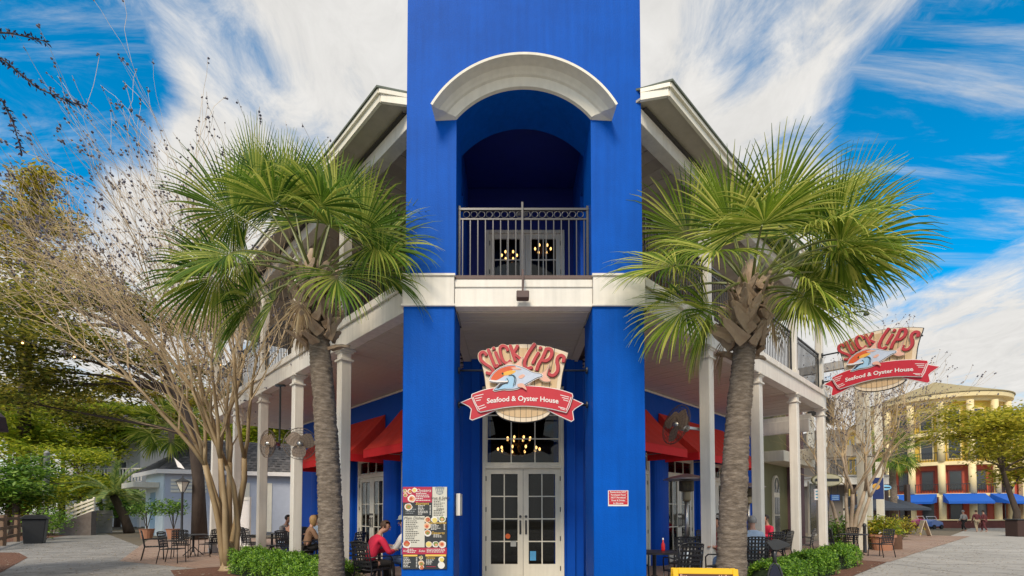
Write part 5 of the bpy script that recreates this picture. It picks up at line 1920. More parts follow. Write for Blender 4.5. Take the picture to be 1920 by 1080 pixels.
# patio heaters
def heater(p, label, hgt=2.22, r=.47):
    h = thing('patio_heater', label, 'patio heater', p, group='steel patio heaters')
    MB().lathe([(.23, 0), (.23, .03), (.22, .62), (.19, .70), (.05, .74)], 20).build('base', STEEL, h, smooth=True)
    MB().tube([(0, 0, .72), (0, 0, hgt - .55)], .036, 12).build('pole', STEEL, h, smooth=True)
    MB().lathe([(.06, hgt - .55), (.085, hgt - .52), (.085, hgt - .36), (.10, hgt - .345)], 16).build('valve_housing', mat('worn_brass_cover', (0.32, 0.26, 0.16), 0.5, metal=.4), h)
    MB().lathe([(.135, hgt - .34), (.15, hgt - .33), (.15, hgt - .13), (.135, hgt - .12)], 20).build('burner_screen', mat('burnt_mesh', ((0.02, 0.02, 0.022), (0.16, 0.12, 0.06)), .6, scale=14, metal=.4), h)
    MB().lathe([(r, hgt - .10), (r, hgt - .085), (.30, hgt - .03), (.08, hgt + .02), (.03, hgt + .03)], 32).build('reflector_hood', mat('hood_metal', (0.36, 0.30, 0.29), .35, metal=.75), h)
    return h


heater(tuple(wp(1, 2.78, .66, FZ)), 'tall steel patio heater between the right pillar and the right palm')
heater(tuple(wp(1, 7.0, .95, FZ)), 'steel patio heater half hidden behind the second right post', r=.44)

# fans
FANM = mat('fan_cage', (0.10, 0.07, 0.05), .5)
FANB = mat('fan_blade', (0.30, 0.22, 0.16), .45)


def fan_head(parent, M, r):
    h = MB()
    for k in range(1, 7):
        for yy, sc in ((-.07, 1), (.07, 1)):
            rr = r * k / 6
            h.tube([(rr * math.cos(2 * PI * j / 22), yy * (1 - (k / 6) ** 3 * .8), rr * math.sin(2 * PI * j / 22)) for j in range(23)], .003 if k < 6 else .007, 3, cap=False)
    for j in range(28):
        a = 2 * PI * j / 28
        for yy in (-.07, .07):
            h.tube([(r * k / 4 * math.cos(a), yy * (1 - (k / 4) ** 3 * .8), r * k / 4 * math.sin(a)) for k in range(1, 5)], .0022, 3, cap=False)
    hd = h.build('fan_cage', FANM, parent, M)
    for j in range(3):
        a = 2 * PI * j / 3 + .4
        c, s_ = math.cos(a), math.sin(a)
        rows = []
        for t in (0.12, .35, .6, .86):
            w = r * (.12 + .34 * math.sin(PI * min(1, t * .8 + .1)))
            rows += [(r * t * c - w * s_, -.03, r * t * s_ + w * c), (r * t * c + w * s_, .03, r * t * s_ - w * c)]
        b = MB()
        b.add(rows, [(2 * i, 2 * i + 1, 2 * i + 3, 2 * i + 2) for i in range(3)])
        b.build('blade', FANB, hd)
    MB().tube([(0, -.05, 0), (0, .05, 0), (0, .09, 0), (0, .28, 0)], [.05, .07, .085, .07], 14).build('motor', STEEL, hd, smooth=True)
    return hd


fw = thing('wall_fan', 'large caged fan mounted on the first right porch post, turned to the doors', 'fan', tuple(wp(1, 2.6, .25, 3.2)), group='caged porch fans')
MB().bar((0, 0, -.03), tuple(-AR * .30 + NR * .12 + Vector((0, 0, -.02))), .05, .05).build('bracket', STEEL, fw)
dr_ = (-AR * .9 + NR * .45).normalized()
rzf = math.atan2(dr_.y, dr_.x) + PI / 2
fan_head(fw, Matrix.Translation(-AR * .62 + NR * .22 + Vector((0, 0, .02))) @ RZ(rzf) @ Matrix.Rotation(R(-14), 4, 'X'), .40)
for i, (px, aim, lab) in enumerate(((500, -35, 'caged porch fan turned to the left, hung between the left posts'), (561, 10, 'caged porch fan facing forward, hung in front of the second left post'))):
    p = wp(-1, wing_a(px, -0.32, -1), -0.32)
    z = at(px, 832, p.y).z
    fw = thing('hung_fan', lab, 'fan', (p.x, p.y, z), group='caged porch fans')
    MB().bar((0, .1, 0), tuple(wp(-1, 5.9 if i == 0 else 5.3, 0.10) - p + Vector((0, 0, -.02))), .045, .045).build('bracket', STEEL, fw)
    fan_head(fw, Matrix.Translation((0, 0, 0)) @ RZ(R(aim)), .34)
rod = thing('fan_hanger', 'thin dark rod hanging from the left porch ceiling between the fans', 'rod', tuple(wp(-1, 6.3, .10, 3.1)))
MB().tube([(0, 0, 0), (0, 0, DECK0 - 3.1)], .025, 8).build('rod_shaft', IRON, rod)
MB().box(-.12, .12, -.04, .04, DECK0 - 3.15, DECK0 - 3.1).build('ceiling_plate', IRON, rod)

# ------------------------------------------------------------------ people
SKIN = mat('skin', (0.50, 0.27, 0.19), 0.55, 0.06, 8)


def skin_mesh(name, pts, edges, rads, m, sub=1):
    me = bpy.data.meshes.new(name)
    me.from_pydata(pts, edges, [])
    o = bpy.data.objects.new(name, me)
    COL.objects.link(o)
    sk = o.modifiers.new('skin', 'SKIN')
    sk.branch_smoothing = 0.6
    for i, r in enumerate(rads):
        me.skin_vertices[0].data[i].radius = r if isinstance(r, tuple) else (r, r)
    me.skin_vertices[0].data[0].use_root = True
    su = o.modifiers.new('sub', 'SUBSURF')
    su.levels = su.render_levels = sub
    dg = bpy.context.evaluated_depsgraph_get()
    r_ = bpy.data.meshes.new_from_object(o.evaluated_get(dg))
    r_.name = name
    bpy.data.objects.remove(o)
    bpy.data.meshes.remove(me)
    r_.materials.clear()
    r_.materials.append(m)
    r_.polygons.foreach_set('use_smooth', [True] * len(r_.polygons))
    return r_


def cloth(name, c):
    return mat('cloth_' + name, c, 0.85, 0.12, 14, 0.25, 60)


HAIRS = {'brown': (0.07, 0.035, 0.018), 'dark': (0.018, 0.013, 0.012), 'blonde': (0.36, 0.22, 0.09), 'grey': (0.32, 0.30, 0.28), 'auburn': (0.13, 0.045, 0.02)}


def person(label, loc, face, pose, shirt, trousers, hair, lean=.12, turn=0.0, nod=0.0, long_hair=False, sc=1.0, female=True, step=.0, reach=(.38, .78), hat=None, detail=False):
    """face: heading from +X. Local frame: looks along +Y."""
    t = thing('person', label, 'person', loc, face - PI / 2)
    t.scale = (sc, sc, sc)
    sw = .165 if female else .19
    if pose == 'sit':
        hz, hip = .50, Vector((0, 0, .52))
        ch = Vector((0, .30 * lean * 2, .97))
        knees = [Vector((s * .12, .44, .52)) for s in (-1, 1)]
        ank = [Vector((s * .12, .46, .10)) for s in (-1, 1)]
    else:
        hip = Vector((0, 0, .93))
        ch = Vector((0, .25 * lean, 1.36))
        knees = [Vector((s * .09, .10 + s * step, .50)) for s in (-1, 1)]
        ank = [Vector((s * .09, s * step * 1.7 - .02, .10)) for s in (-1, 1)]
    up = (ch - hip).normalized()
    mid = hip.lerp(ch, .5) + Vector((0, -.015, 0))
    neck = ch + up * .13
    hc = neck + up * .16 + Vector((0, .03 + nod * .08, -nod * .03))
    sh = [ch + Vector((s * sw, 0, .035)) for s in (-1, 1)]
    if pose == 'sit':
        el = [ch + Vector((s * (sw + .07), .14, -.24)) for s in (-1, 1)]
        ha = [Vector((s * .13, ch.y + reach[0], reach[1])) for s in (-1, 1)]
    else:
        el = [ch + Vector((s * (sw + .06), -.03 - s * step * .4, -.26)) for s in (-1, 1)]
        ha = [ch + Vector((s * (sw + .05), .10 - s * step, -.50)) for s in (-1, 1)]
    P, E, Rr = [], [], []

    def a(p, r, link=None):
        P.append(tuple(p))
        Rr.append(r)
        if link is not None:
            E.append((link, len(P) - 1))
        return len(P) - 1
    i0 = a(hip, (.15, .12))
    i1 = a(mid, (.135, .105), i0)
    i2 = a(ch, (.15, .11), i1)
    i3 = a(neck, .055, i2)
    i4 = a(neck + up * .05, .052, i3)
    i5 = a(hc + Vector((0, -.005, -.06)), (.066, .075), i4)
    i6 = a(hc, (.078, .095), i5)
    a(hc + Vector((0, -.01, .075)), (.062, .078), i6)
    for k, s in enumerate((-1, 1)):
        b = a(sh[k], .062, i2)
        b = a(sh[k].lerp(el[k], .55), .050, b)
        b = a(el[k], .042, b)
        b = a(el[k].lerp(ha[k], .5), .036, b)
        w = a(ha[k], .027, b)
        d = (ha[k] - el[k]).normalized()
        a(ha[k] + d * .075, (.040, .018), w)
        b = a(hip + Vector((s * .085, .02, -.03)), .092, i0)
        b = a(knees[k].lerp(hip + Vector((s * .085, 0, 0)), .45), .080, b)
        b = a(knees[k], .060, b)
        b = a(knees[k].lerp(ank[k], .35), .055, b)
        b = a(ank[k], .038, b)
        b = a(ank[k] + Vector((0, .05, -.06)), .038, b)
        a(ank[k] + Vector((0, .15, -.075)), (.042, .024), b)
    me = skin_mesh('body', P, E, Rr, SKIN, 1)
    # face, ears and fingers joined into the same mesh
    bm = bmesh.new()
    bm.from_mesh(me)
    Hm_ = Matrix.Translation(hc) @ RZ(turn)
    ex = MB()
    fx = lambda x, y, z: tuple(Hm_ @ Vector((x, y, z)))
    nose = [fx(0, .093, .012), fx(-.013, .092, -.03), fx(.013, .092, -.03), fx(0, .117, -.024)]
    ex.add(nose, [(0, 1, 3), (0, 3, 2), (1, 2, 3)])
    for s in (-1, 1):
        ex.ball(fx(s * .082, -.005, -.012), (.010, .018, .028), 6, 4)
    for k in range(2):
        d = (ha[k] - el[k]).normalized()
        sd = d.cross(Vector((0, 0, 1))).normalized()
        palm_ = ha[k] + d * .075
        for j in range(4):
            r0_ = palm_ + sd * (.024 - .016 * j)
            ln = (.062, .072, .068, .052)[j]
            ex.tube([r0_, r0_ + d * ln * .5 + Vector((0, 0, -.010)), r0_ + d * ln * .85 + Vector((0, 0, -.036))], [.0085, .008, .006], 5)
        r0_ = ha[k] + d * .03 + sd * (.03 if k == 0 else -.03)
        ex.tube([r0_, r0_ + d * .04 + sd * (.02 if k == 0 else -.02), r0_ + d * .07 + sd * (.012 if k == 0 else -.012)], [.010, .009, .007], 5)
    m2 = ex.mesh('extra', SKIN)
    bm.from_mesh(m2)
    bm.to_mesh(me)
    bm.free()
    me.polygons.foreach_set('use_smooth', [True] * len(me.polygons))
    put('body', me, t)
    for s in (-1, 1):
        MB().ball(fx(s * .033, .088, .008), (.013, .008, .008), 8, 5).build('eye', mat('eye_dark', (0.03, 0.025, 0.02), .2), t)
    MB().ball(fx(0, .089, -.058), (.024, .008, .007), 8, 4).build('mouth', mat('lip', (0.42, 0.12, 0.10), .5), t)
    # shirt
    P, E, Rr = [], [], []
    i0 = a(hip + up * .02, (.168, .138))
    i1 = a(mid, (.158, .128), i0)
    i2 = a(ch, (.168, .128), i1)
    a(neck - up * .03, (.075, .07), i2)
    for k, s in enumerate((-1, 1)):
        b = a(sh[k], .078, i2)
        b = a(sh[k].lerp(el[k], .55), .066, b)
        b = a(el[k], .058, b)
        b = a(el[k].lerp(ha[k], .5), .050, b)
        a(el[k].lerp(ha[k], .90), .044, b)
    put('top', skin_mesh('top', P, E, Rr, shirt, 2), t)
    P, E, Rr = [], [], []
    i0 = a(hip + Vector((0, 0, .02)), (.160, .130))
    for k, s in enumerate((-1, 1)):
        b = a(hip + Vector((s * .085, .02, -.03)), .100, i0)
        b = a(knees[k].lerp(hip + Vector((s * .085, 0, 0)), .45), .090, b)
        b = a(knees[k], .072, b)
        b = a(knees[k].lerp(ank[k], .5), .062, b)
        a(knees[k].lerp(ank[k], .95), .055, b)
    put('trousers', skin_mesh('trousers', P, E, Rr, trousers, 1), t)
    # hair: cap over the skull, open at the face
    hm = mat('hair_' + hair, HAIRS[hair], .6, .35, 30, .6, 90, stretch=(1, 1, .2))
    hb = MB()
    rng = random.Random(len(label))
    K, Hn = 22, 12
    vs, idx = [], {}
    for i in range(Hn + 1):
        th = PI * i / Hn * (.86 if long_hair else .70)
        for j in range(K):
            ph = 2 * PI * j / K
            x, y, z = math.sin(th) * math.cos(ph), math.sin(th) * math.sin(ph), math.cos(th)
            fr_ = y > .42 and z < .48
            lump = 1 + .05 * noise.noise(Vector((x * 3, y * 3, z * 2 + len(label))))
            rx, ry, rz = .092 * lump, .108 * lump, .102 * lump
            if long_hair and z < 0:
                rx, ry, rz = rx * 1.12, ry * 1.0, rz * 2.3
            idx[i, j] = len(vs)
            vs.append(fx(x * rx, y * ry - .012, z * rz + .032))
    fs = []
    for i in range(Hn):
        for j in range(K):
            ph = 2 * PI * (j + .5) / K
            th = PI * (i + .5) / Hn * (.86 if long_hair else .70)
            y, z = math.sin(th) * math.sin(ph), math.cos(th)
            if y > .50 and z < .55:
                continue
            fs.append((idx[i, j], idx[i, (j + 1) % K], idx[i + 1, (j + 1) % K], idx[i + 1, j]))
    hb.add(vs, fs)
    hb.build('hair', hm, t, smooth=True)
    if hat:
        h = MB()
        h.lathe([(.125, .055), (.13, .06), (.10, .07), (.095, .12), (.06, .15), (.01, .155)], 16, (0, 0, 0))
        h.build('hat', hat, t, Hm_, smooth=True)
    return t


RED = cloth('coral_red', (0.66, 0.022, 0.07))
NAVYC = cloth('navy', (0.012, 0.016, 0.035))
JEAN = cloth('denim', (0.06, 0.10, 0.20))
PALEB = cloth('pale_blue', (0.42, 0.52, 0.66))
GREYC = cloth('grey', (0.36, 0.35, 0.34))
SHAWL = cloth('brown_shawl', (0.26, 0.15, 0.09))
WHT = cloth('white', (0.70, 0.69, 0.68))
ORG = cloth('orange', (0.60, 0.10, 0.02))
BLK = cloth('black', (0.015, 0.014, 0.015))
KHAKI = cloth('khaki', (0.34, 0.27, 0.18))
MAUVE = cloth('maroon', (0.13, 0.03, 0.035))

person('woman in a coral red sweater leaning over her table beside the left palm', (-2.66, 9.0, FZ - 0.02), R(42), 'sit', RED, BLK, 'brown', lean=.32, turn=R(-62), nod=.5, reach=(.30, .76), sc=.97)
person('person in a grey top half hidden behind the third left post', tuple(wp(-1, 9.2, 1.2, FZ - 0.02)), R(-30), 'sit', GREYC, PALEB, 'dark', lean=.2)
person('man in a dark jacket seen from behind between the left posts', tuple(wp(-1, 7.5, .78, FZ - 0.02)), R(75), 'sit', NAVYC, JEAN, 'brown', lean=.15, female=False)
person('blonde woman with a brown shawl seen from behind on the left porch', tuple(wp(-1, 6.35, .85, FZ - 0.02)), R(35), 'sit', SHAWL, BLK, 'blonde', lean=.15, long_hair=True)
person('person in pale blue at the table between the second and third left posts', tuple(wp(-1, 8.35, 2.0, FZ - 0.02)), R(-110), 'sit', PALEB, JEAN, 'brown', lean=.15)
person('person in white with a cap at the table next to the woman in red', tuple(wp(-1, 1.55, 1.05, FZ - 0.02)), R(170), 'sit', WHT, JEAN, 'dark', lean=.1, hat=cloth('grey_cap', (0.30, 0.33, 0.33)))
person('grey haired person in blue seated right beside the right palm trunk', (5.22, 10.55, FZ - 0.02), R(70), 'sit', PALEB, GREYC, 'grey', lean=.12)
person('dark haired person in grey and orange seated next to the second right post', tuple(wp(1, 5.6, 1.2, FZ - 0.02)), R(215), 'sit', GREYC, ORG, 'dark', lean=.15)
person('grey haired person between the heater pole and the right palm trunk', (4.25, 9.95, FZ - 0.02), R(215), 'sit', cloth('wine', (0.25, 0.02, 0.03)), JEAN, 'grey', lean=.1)
person('person in red and white seated behind the third right post', tuple(wp(1, 9.0, 1.1, FZ - 0.02)), R(200), 'sit', RED, BLK, 'dark', lean=.1)
for px, py, f_, sh_, tr, hr, lab in ((1808, 996, 100, GREYC, BLK, 'grey', 'walker in grey top and dark trousers on the far street'), (1832, 997, 70, MAUVE, KHAKI, 'brown', 'walker in maroon top and khaki trousers in the middle of the far street'), (1846, 997, 110, MAUVE, MAUVE, 'dark', 'walker in dark maroon, right of the far street pair'), (1755, 983, 180, BLK, BLK, 'dark', 'person in black standing near the far awning')):
    g = gnd(px, py)
    person(lab, tuple(g), R(f_), 'stand', sh_, tr, hr, step=.12, lean=.1, female=hr != 'grey', sc=.93)

# ------------------------------------------------------------------ street furniture, right
LAMPG = mat('lamp_glass', (0.75, 0.72, 0.62), .3, .1, 5)


def lamp_post(label, base, h, banner=False, wide=1.0):
    t = thing('street_lamp', label, 'street lamp', base, group='black post lanterns')
    MB().lathe([(.16, 0), (.16, .12), (.11, .2), (.09, .5), (.06, .6), (.05, h - .1), (.08, h - .05), (.05, h)], 12).build('post', IRON, t, smooth=True)
    MB().lathe([(.10, h + .001), (.24 * wide, h + .50), (.20 * wide, h + .52)], 6).build('lantern_glass', LAMPG, t)
    f = MB()
    for i in range(6):
        a = 2 * PI * i / 6
        f.bar((.105 * math.cos(a), .105 * math.sin(a), h), (.245 * wide * math.cos(a), .245 * wide * math.sin(a), h + .5), .022, .022)
    f.lathe([(.27 * wide, h + .50), (.27 * wide, h + .53), (.12, h + .68), (.04, h + .74), (.02, h + .86)], 12)
    f.build('lantern_frame', IRON, t)
    if banner:
        MB().box(-.02, .62, -.015, .015, h - 1.25, h - .35).build('banner', mat('navy_banner', (0.015, 0.035, 0.15), .7), t)
        MB().prism([(.30 + .16 * math.cos(2 * PI * i / 16), h - .72 + .13 * math.sin(2 * PI * i / 16)) for i in range(16)], -.022, -.0155, 'y').build('banner_emblem', S_YEL, t)
    return t


bs = gnd(340, 1014)
lamp_post('black post lantern standing in front of the low pale blue building', tuple(bs), at(340, 922, bs.y).z, wide=1.3)
fg = thing('small_flag', 'small white flag on the lantern in front of the pale blue building', 'flag', (bs.x - .25, bs.y, at(340, 880, bs.y).z))
MB().bar((0, 0, 0), (-.32, 0, .75), .03, .03).build('flag_pole', IRON, fg)
MB().add([(-.05, 0, .12), (-.30, .02, .66), (.10, .05, .30), (.32, .02, .02)], [(0, 1, 2, 3)]).build('flag_cloth', S_WHITE, fg)
bs = Vector((14.9, 20.3, 0))
lamp_post('black post lantern with a navy banner beside the pale crape myrtle', tuple(bs), at(1632, 880, bs.y).z, banner=True)
bo = thing('bollard_post', 'slim black post at the edge of the right hand paving', 'bollard', tuple(gnd(1622, 1037)))
MB().lathe([(.07, 0), (.06, .05), (.05, .95), (.065, .97), (.065, 1.02), (.03, 1.09)], 12).build('shaft', IRON, bo, smooth=True)

TERRA = mat('terracotta', (0.42, 0.20, 0.12), .8, .12, 5)
g = gnd(1655, 1032)
pl = thing('planter_pot', 'terracotta pot of yellow leaved plants by the right hand street', 'planter', tuple(g))
MB().lathe([(.30, 0), (.40, .50), (.46, .52), (.46, .62), (.40, .62), (.38, .55)], 18).build('pot', TERRA, pl, smooth=False)
b = MB()
leaves(b, random.Random(3), (0, 0, .95), (.6, .6, .42), 700, .07, .7)
tag(b.build('foliage', LEAF_LIME, pl, raw=True), kind='stuff')
for i, (px, py, w, h, m, lab) in enumerate(((1640, 1030, 1.5, 1.4, LEAF_GOLD, 'bronze leaved shrub behind the terracotta pot'), (1602, 1026, 1.8, 1.5, LEAF_GREEN, 'green shrub at the foot of the pale crape myrtle'), (1568, 1032, 1.0, 1.1, LEAF_GREEN, 'green shrub between the last porch post and the pale crape myrtle'), (1690, 1012, 1.6, 1.3, LEAF_GOLD, 'bronze shrub right of the terracotta pot'))):
    shrub('street_shrub', lab, tuple(gnd(px, py)), h, w, m, 120 + i, 900, .08, group='shrubs along the right hand street')
g = gnd(1676, 1030)
bp = thing('brown_planter', 'small square brown planter right of the terracotta pot', 'planter', tuple(g))
MB().box(-.2, .2, -.2, .2, 0, .55).build('box_body', mat('brown_wood', (0.12, 0.06, 0.035), .8), bp, bevel=.01)
b = MB()
leaves(b, random.Random(5), (0, 0, .75), (.3, .3, .25), 200, .06, .7)
tag(b.build('foliage', LEAF_GREEN, bp, raw=True), kind='stuff')
for i, (px, py, h, lab) in enumerate(((1275, 1112, .5, 'spiky yellow green plant behind the yellow board'), (1225, 1105, .42, 'pale leafy plant at the foot of the right blue pillar'), (1310, 1108, .45, 'spiky plant between the yellow board and the right palm'), (715, 1112, .42, 'small bright plant at the foot of the left blue pillar'), (735, 1115, .38, 'small leafy plant right beside the menu board pillar'))):
    g = Vector((at(px, py, 7.5).x, 7.5 if px > 1000 else 7.75, 0.016))
    t = thing('ground_plant', lab, 'plant', tuple(g), group='small plants at the porch edge')
    rng = random.Random(i)
    b = MB()
    for k in range(46):
        a_, el_ = rng.uniform(0, 6.28), rng.uniform(.5, 1.45)
        ln = h * rng.uniform(.8, 1.35)
        d = Vector((math.cos(a_) * math.cos(el_), math.sin(a_) * math.cos(el_), math.sin(el_)))
        w = d.cross(Vector((0, 0, 1))).normalized() * rng.uniform(.008, .016)
        p0, p1, p2 = Vector((rng.gauss(0, .05), rng.gauss(0, .05), 0)), d * ln * .6, d * ln + Vector((0, 0, -ln * .12))
        b.add([p0 - w, p0 + w, p1 + w * 1.3, p1 - w * 1.3, p2], [(0, 1, 2, 3), (3, 2, 4)])
    tag(b.build('leaf_blades', LEAF_LIME if i != 1 else LEAF_GREEN, t, raw=True), kind='stuff')

# black iron stand with a pointed arch panel
bx = at(1453, 1060, 7.3)
si = thing('iron_stand', 'black iron stand with a pointed arch panel in front of the right hand hedges', 'stand', (bx.x, 7.3, 0), R(-20))
ar_ = [(-.105, 0.0), (-.105, .45), (-.09, .58), (-.055, .69), (0, .76), (.055, .69), (.09, .58), (.105, .45), (.105, 0.0)]
MB().tube([(x, 0, z) for x, z in ar_], .016, 8).build('arch_frame', IRON, si, smooth=True)
MB().prism(offset(ar_, -.018), -.006, .006, 'y').build('panel', mat('dark_enamel', (0.012, 0.015, 0.035), .25), si)
MB().tube([(0, 0, .75), (0, 0, .84), (0, 0, .95)], [.03, .022, .026], 10).build('neck', IRON, si, smooth=True)
f = MB().prism([(-.12, 1.05), (-.03, .93), (.03, .93), (.20, 1.0), (.18, 1.04), (.02, 1.10)], -.05, .05, 'y')
f.build('holder', IRON, si, bevel=.008)

# umbrella, sandwich board, bins, toy cars far along the street
for upx, upy, ulab in ((1682, 1002, 'dark square patio umbrella far along the right hand street, beside the sandwich board'), (1648, 1006, 'second dark patio umbrella, nearer the navy banner on the right hand street')):
    g = gnd(upx, upy)
    um = thing('patio_umbrella', ulab, 'umbrella', tuple(g), group='dark patio umbrellas')
    zt = at(upx, 936, g.y).z
    ze = at(upx, 953, g.y).z
    MB().tube([(0, 0, 0), (0, 0, zt)], .05, 8).build('pole', S_WHITE, um)
    n = 8
    can = [(1.95 * math.cos(2 * PI * i / n), 1.6 * math.sin(2 * PI * i / n), ze) for i in range(n)]
    MB().add(can + [(0, 0, zt + .05)] + [(x, y, z - .14) for x, y, z in can], [(i, (i + 1) % n, n) for i in range(n)] + [(i, (i + 1) % n, n + 1 + (i + 1) % n, n + 1 + i) for i in range(n)]).build('canopy', mat('slate_canvas', (0.035, 0.045, 0.065), .8), um)
g = gnd(1732, 1005)
sb = thing('sandwich_board', 'white sandwich board standing open far along the street', 'sandwich board', tuple(g), R(70))
for s in (-1, 1):
    MB().box(-.3, .3, -.015, .015, -1.0, 0).build('panel', S_CREAM, sb, T(0, s * .03, .98) @ Matrix.Rotation(R(s * 15), 4, 'X'), bevel=.01)
g = gnd(1912, 1006)
bn = thing('litter_bin', 'dark square litter bin at the right edge under the golden tree', 'bin', tuple(g))
MB().box(-.5, .5, -.4, .4, 0, 1.0).build('bin_body', mat('dark_maroon_wood', (0.05, 0.025, 0.02), .8), bn, bevel=.03)
MB().box(-.54, .54, -.44, .44, 1.001, 1.08).build('lid', IRON, bn, bevel=.02)
for i, (px, py, c, lab) in enumerate(((1728, 990, (0.55, 0.05, 0.22), 'pink ride-on toy car under the far awning'), (1748, 992, (0.12, 0.22, 0.55), 'blue ride-on toy car in front of the pink one'))):
    g = gnd(px, py)
    c_ = thing('ride_on_car', lab, 'toy car', tuple(g), R(20 * i), group='ride-on toy cars')
    m = mat('toy_%d' % i, c, .35)
    MB().prism([(-.8, .22), (-.8, .7), (-.3, .85), (.1, .75), (.75, .62), (.85, .25)], -.42, .42, 'y').build('body_shell', m, c_, bevel=.04)
    for x in (-.5, .5):
        for y in (-.42, .42):
            MB().tube([(x, y - .06, .2), (x, y + .06, .2)], .2, 14).build('wheel', mat('tyre_rubber', (0.012, 0.012, 0.013), .7), c_)
    MB().tube([(.05, -.35, .76), (-.15, -.35, 1.1), (-.15, .35, 1.1), (.05, .35, .76)], .03, 6).build('roll_bar', S_WHITE, c_)

# ------------------------------------------------------------------ left path things
g = gnd(65, 1019)
bn = thing('wheelie_bin', 'black lidded waste bin beside the wooden fence on the left path', 'bin', tuple(g), R(35))
MB().prism([(-.34, 0), (.34, 0), (.42, 1.15), (-.42, 1.15)], -.34, .34, 'y').build('bin_body', mat('black_plastic', (0.015, 0.017, 0.02), .45), bn, bevel=.03)
MB().prism([(-.47, 1.151), (.47, 1.151), (.47, 1.22), (.30, 1.36), (-.30, 1.36), (-.47, 1.22)], -.42, .42, 'y').build('lid', mat('black_plastic', (0.015, 0.017, 0.02), .45), bn, bevel=.02)
WOODF = mat('weathered_wood', ((0.10, 0.06, 0.035), (0.22, 0.14, 0.09)), .85, .2, 5, .4, 30, stretch=(.6, 6, 6), isl=.3)
f0, f1 = gnd(-30, 1034), gnd(52, 1010)
fe = thing('rail_fence', 'brown wooden rail fence at the left edge behind the bin', 'fence', tuple(f0))
d = f1 - f0
for i in range(4):
    p = d * (i / 3)
    MB().box(p.x - .09, p.x + .09, p.y - .09, p.y + .09, 0, 1.35).build('post', WOODF, fe, bevel=.015)
    if i < 3:
        for z in (.35, .78, 1.18):
            a_, b_2 = p + Vector((0, 0, z)), d * ((i + 1) / 3) + Vector((0, 0, z))
            u_ = d.normalized() * .092
            MB().bar(a_ + u_, b_2 - u_, .06, .14).build('rail', WOODF, fe)
    
g = gnd(83, 1000)
po = thing('utility_pole', 'plain grey metal pole among the trees on the left', 'pole', tuple(g))
MB().lathe([(.22, 0), (.20, .2), (.17, at(83, 850, g.y).z), (.19, at(83, 850, g.y).z + .02), (.05, at(83, 845, g.y).z)], 12).build('shaft', mat('grey_metal', (0.30, 0.31, 0.31), .5), po, smooth=True)

# ramp wall with white railing
r0, r1 = gnd(110, 1004), gnd(188, 1003)
rw = thing('ramp_wall', 'sloping stone ramp wall with pale rails beside the pindo palm', 'wall', tuple(r0))
dx = r1.x - r0.x
MB().prism([(0, 0), (dx, 0), (dx, 1.55), (0, .75)], 0, .4, 'y').build('masonry', mat('ramp_stone', ((0.10, 0.08, 0.07), (0.20, 0.17, 0.15)), .9, .2, 4, .5, 12), rw)
for k, z in enumerate((.12, .42, .70, .96)):
    MB().bar((0.3, .2, .75 + z), (dx, .2, 1.55 + z * .82), .09, .12).build('rail', CREAM, rw)
for k in range(5):
    x = .35 + (dx - .45) * k / 4
    MB().box(x - .05, x + .05, .26, .34, .75 + .8 * x / dx, 1.80 + .70 * x / dx).build('rail_post', CREAM, rw)

# pindo palm, feather fronds
g = gnd(243, 1000)
pp = thing('pindo_palm', 'grey green feather palm with arching fronds beside the iron gate', 'palm tree', tuple(g))
ph_ = at(215, 930, g.y).z
tx = at(213, 930, g.y).x - g.x
MB().tube([(0, 0, 0), (tx * .3, 0, ph_ * .4), (tx, 0, ph_)], [.34, .27, .24], 12).build('trunk', BARKD, pp, smooth=True)
rng = random.Random(8)
PIN = mat('pindo_leaf', ((0.09, 0.17, 0.05), (0.24, 0.34, 0.09), (0.46, 0.48, 0.13)), .5, isl=.7, trans=.35)
for i in range(26):
    az, el = i * 2.4, rng.uniform(.15, 1.35)
    d = Vector((math.cos(az) * math.cos(el), math.sin(az) * math.cos(el), math.sin(el)))
    p = Vector((0, 0, 0))
    b = MB()
    ln = rng.uniform(2.6, 3.6)
    pts = [p.copy()]
    for k in range(14):
        d = (d + DOWN * .10).normalized()
        q = p + d * ln / 14
        sd = d.cross(Vector((0, 0, 1))).normalized()
        for j in range(3):
            m_ = p.lerp(q, j / 3)
            for s in (-1, 1):
                L2 = .55 * (1 - abs(k / 14 - .45))
                tip = m_ + sd * s * L2 * .7 + d * L2 * .5 + Vector((0, 0, L2 * .25))
                b.add([m_ - d * .05, m_ + d * .05, tip], [(0, 1, 2)])
        p = q
        pts.append(p.copy())
    b.tube(pts, [.03 - .0018 * k for k in range(15)], 4)
    b.build('frond', PIN, pp, T(tx, 0, ph_), raw=True)

# iron gate
g0, g1 = gnd(180, 1000), gnd(246, 998)
gt = thing('iron_gate', 'grey iron picket gate between the ramp wall and the pindo palm', 'gate', tuple(g0))
dx = g1.x - g0.x
zz = at(210, 957, g0.y).z
f = MB().box(0, dx, -.03, .03, .12, .18).box(0, dx, -.03, .03, zz - .25, zz - .19)
f.build('gate_frame', mat('pale_iron', (0.30, 0.31, 0.33), .5), gt)
pk = MB().box(-.022, .022, -.022, .022, 0.02, zz).mesh('picket', mat('pale_iron', (0.30, 0.31, 0.33), .5))
for k in range(17):
    put('picket', pk, gt, T(dx * k / 16, .053, 0))

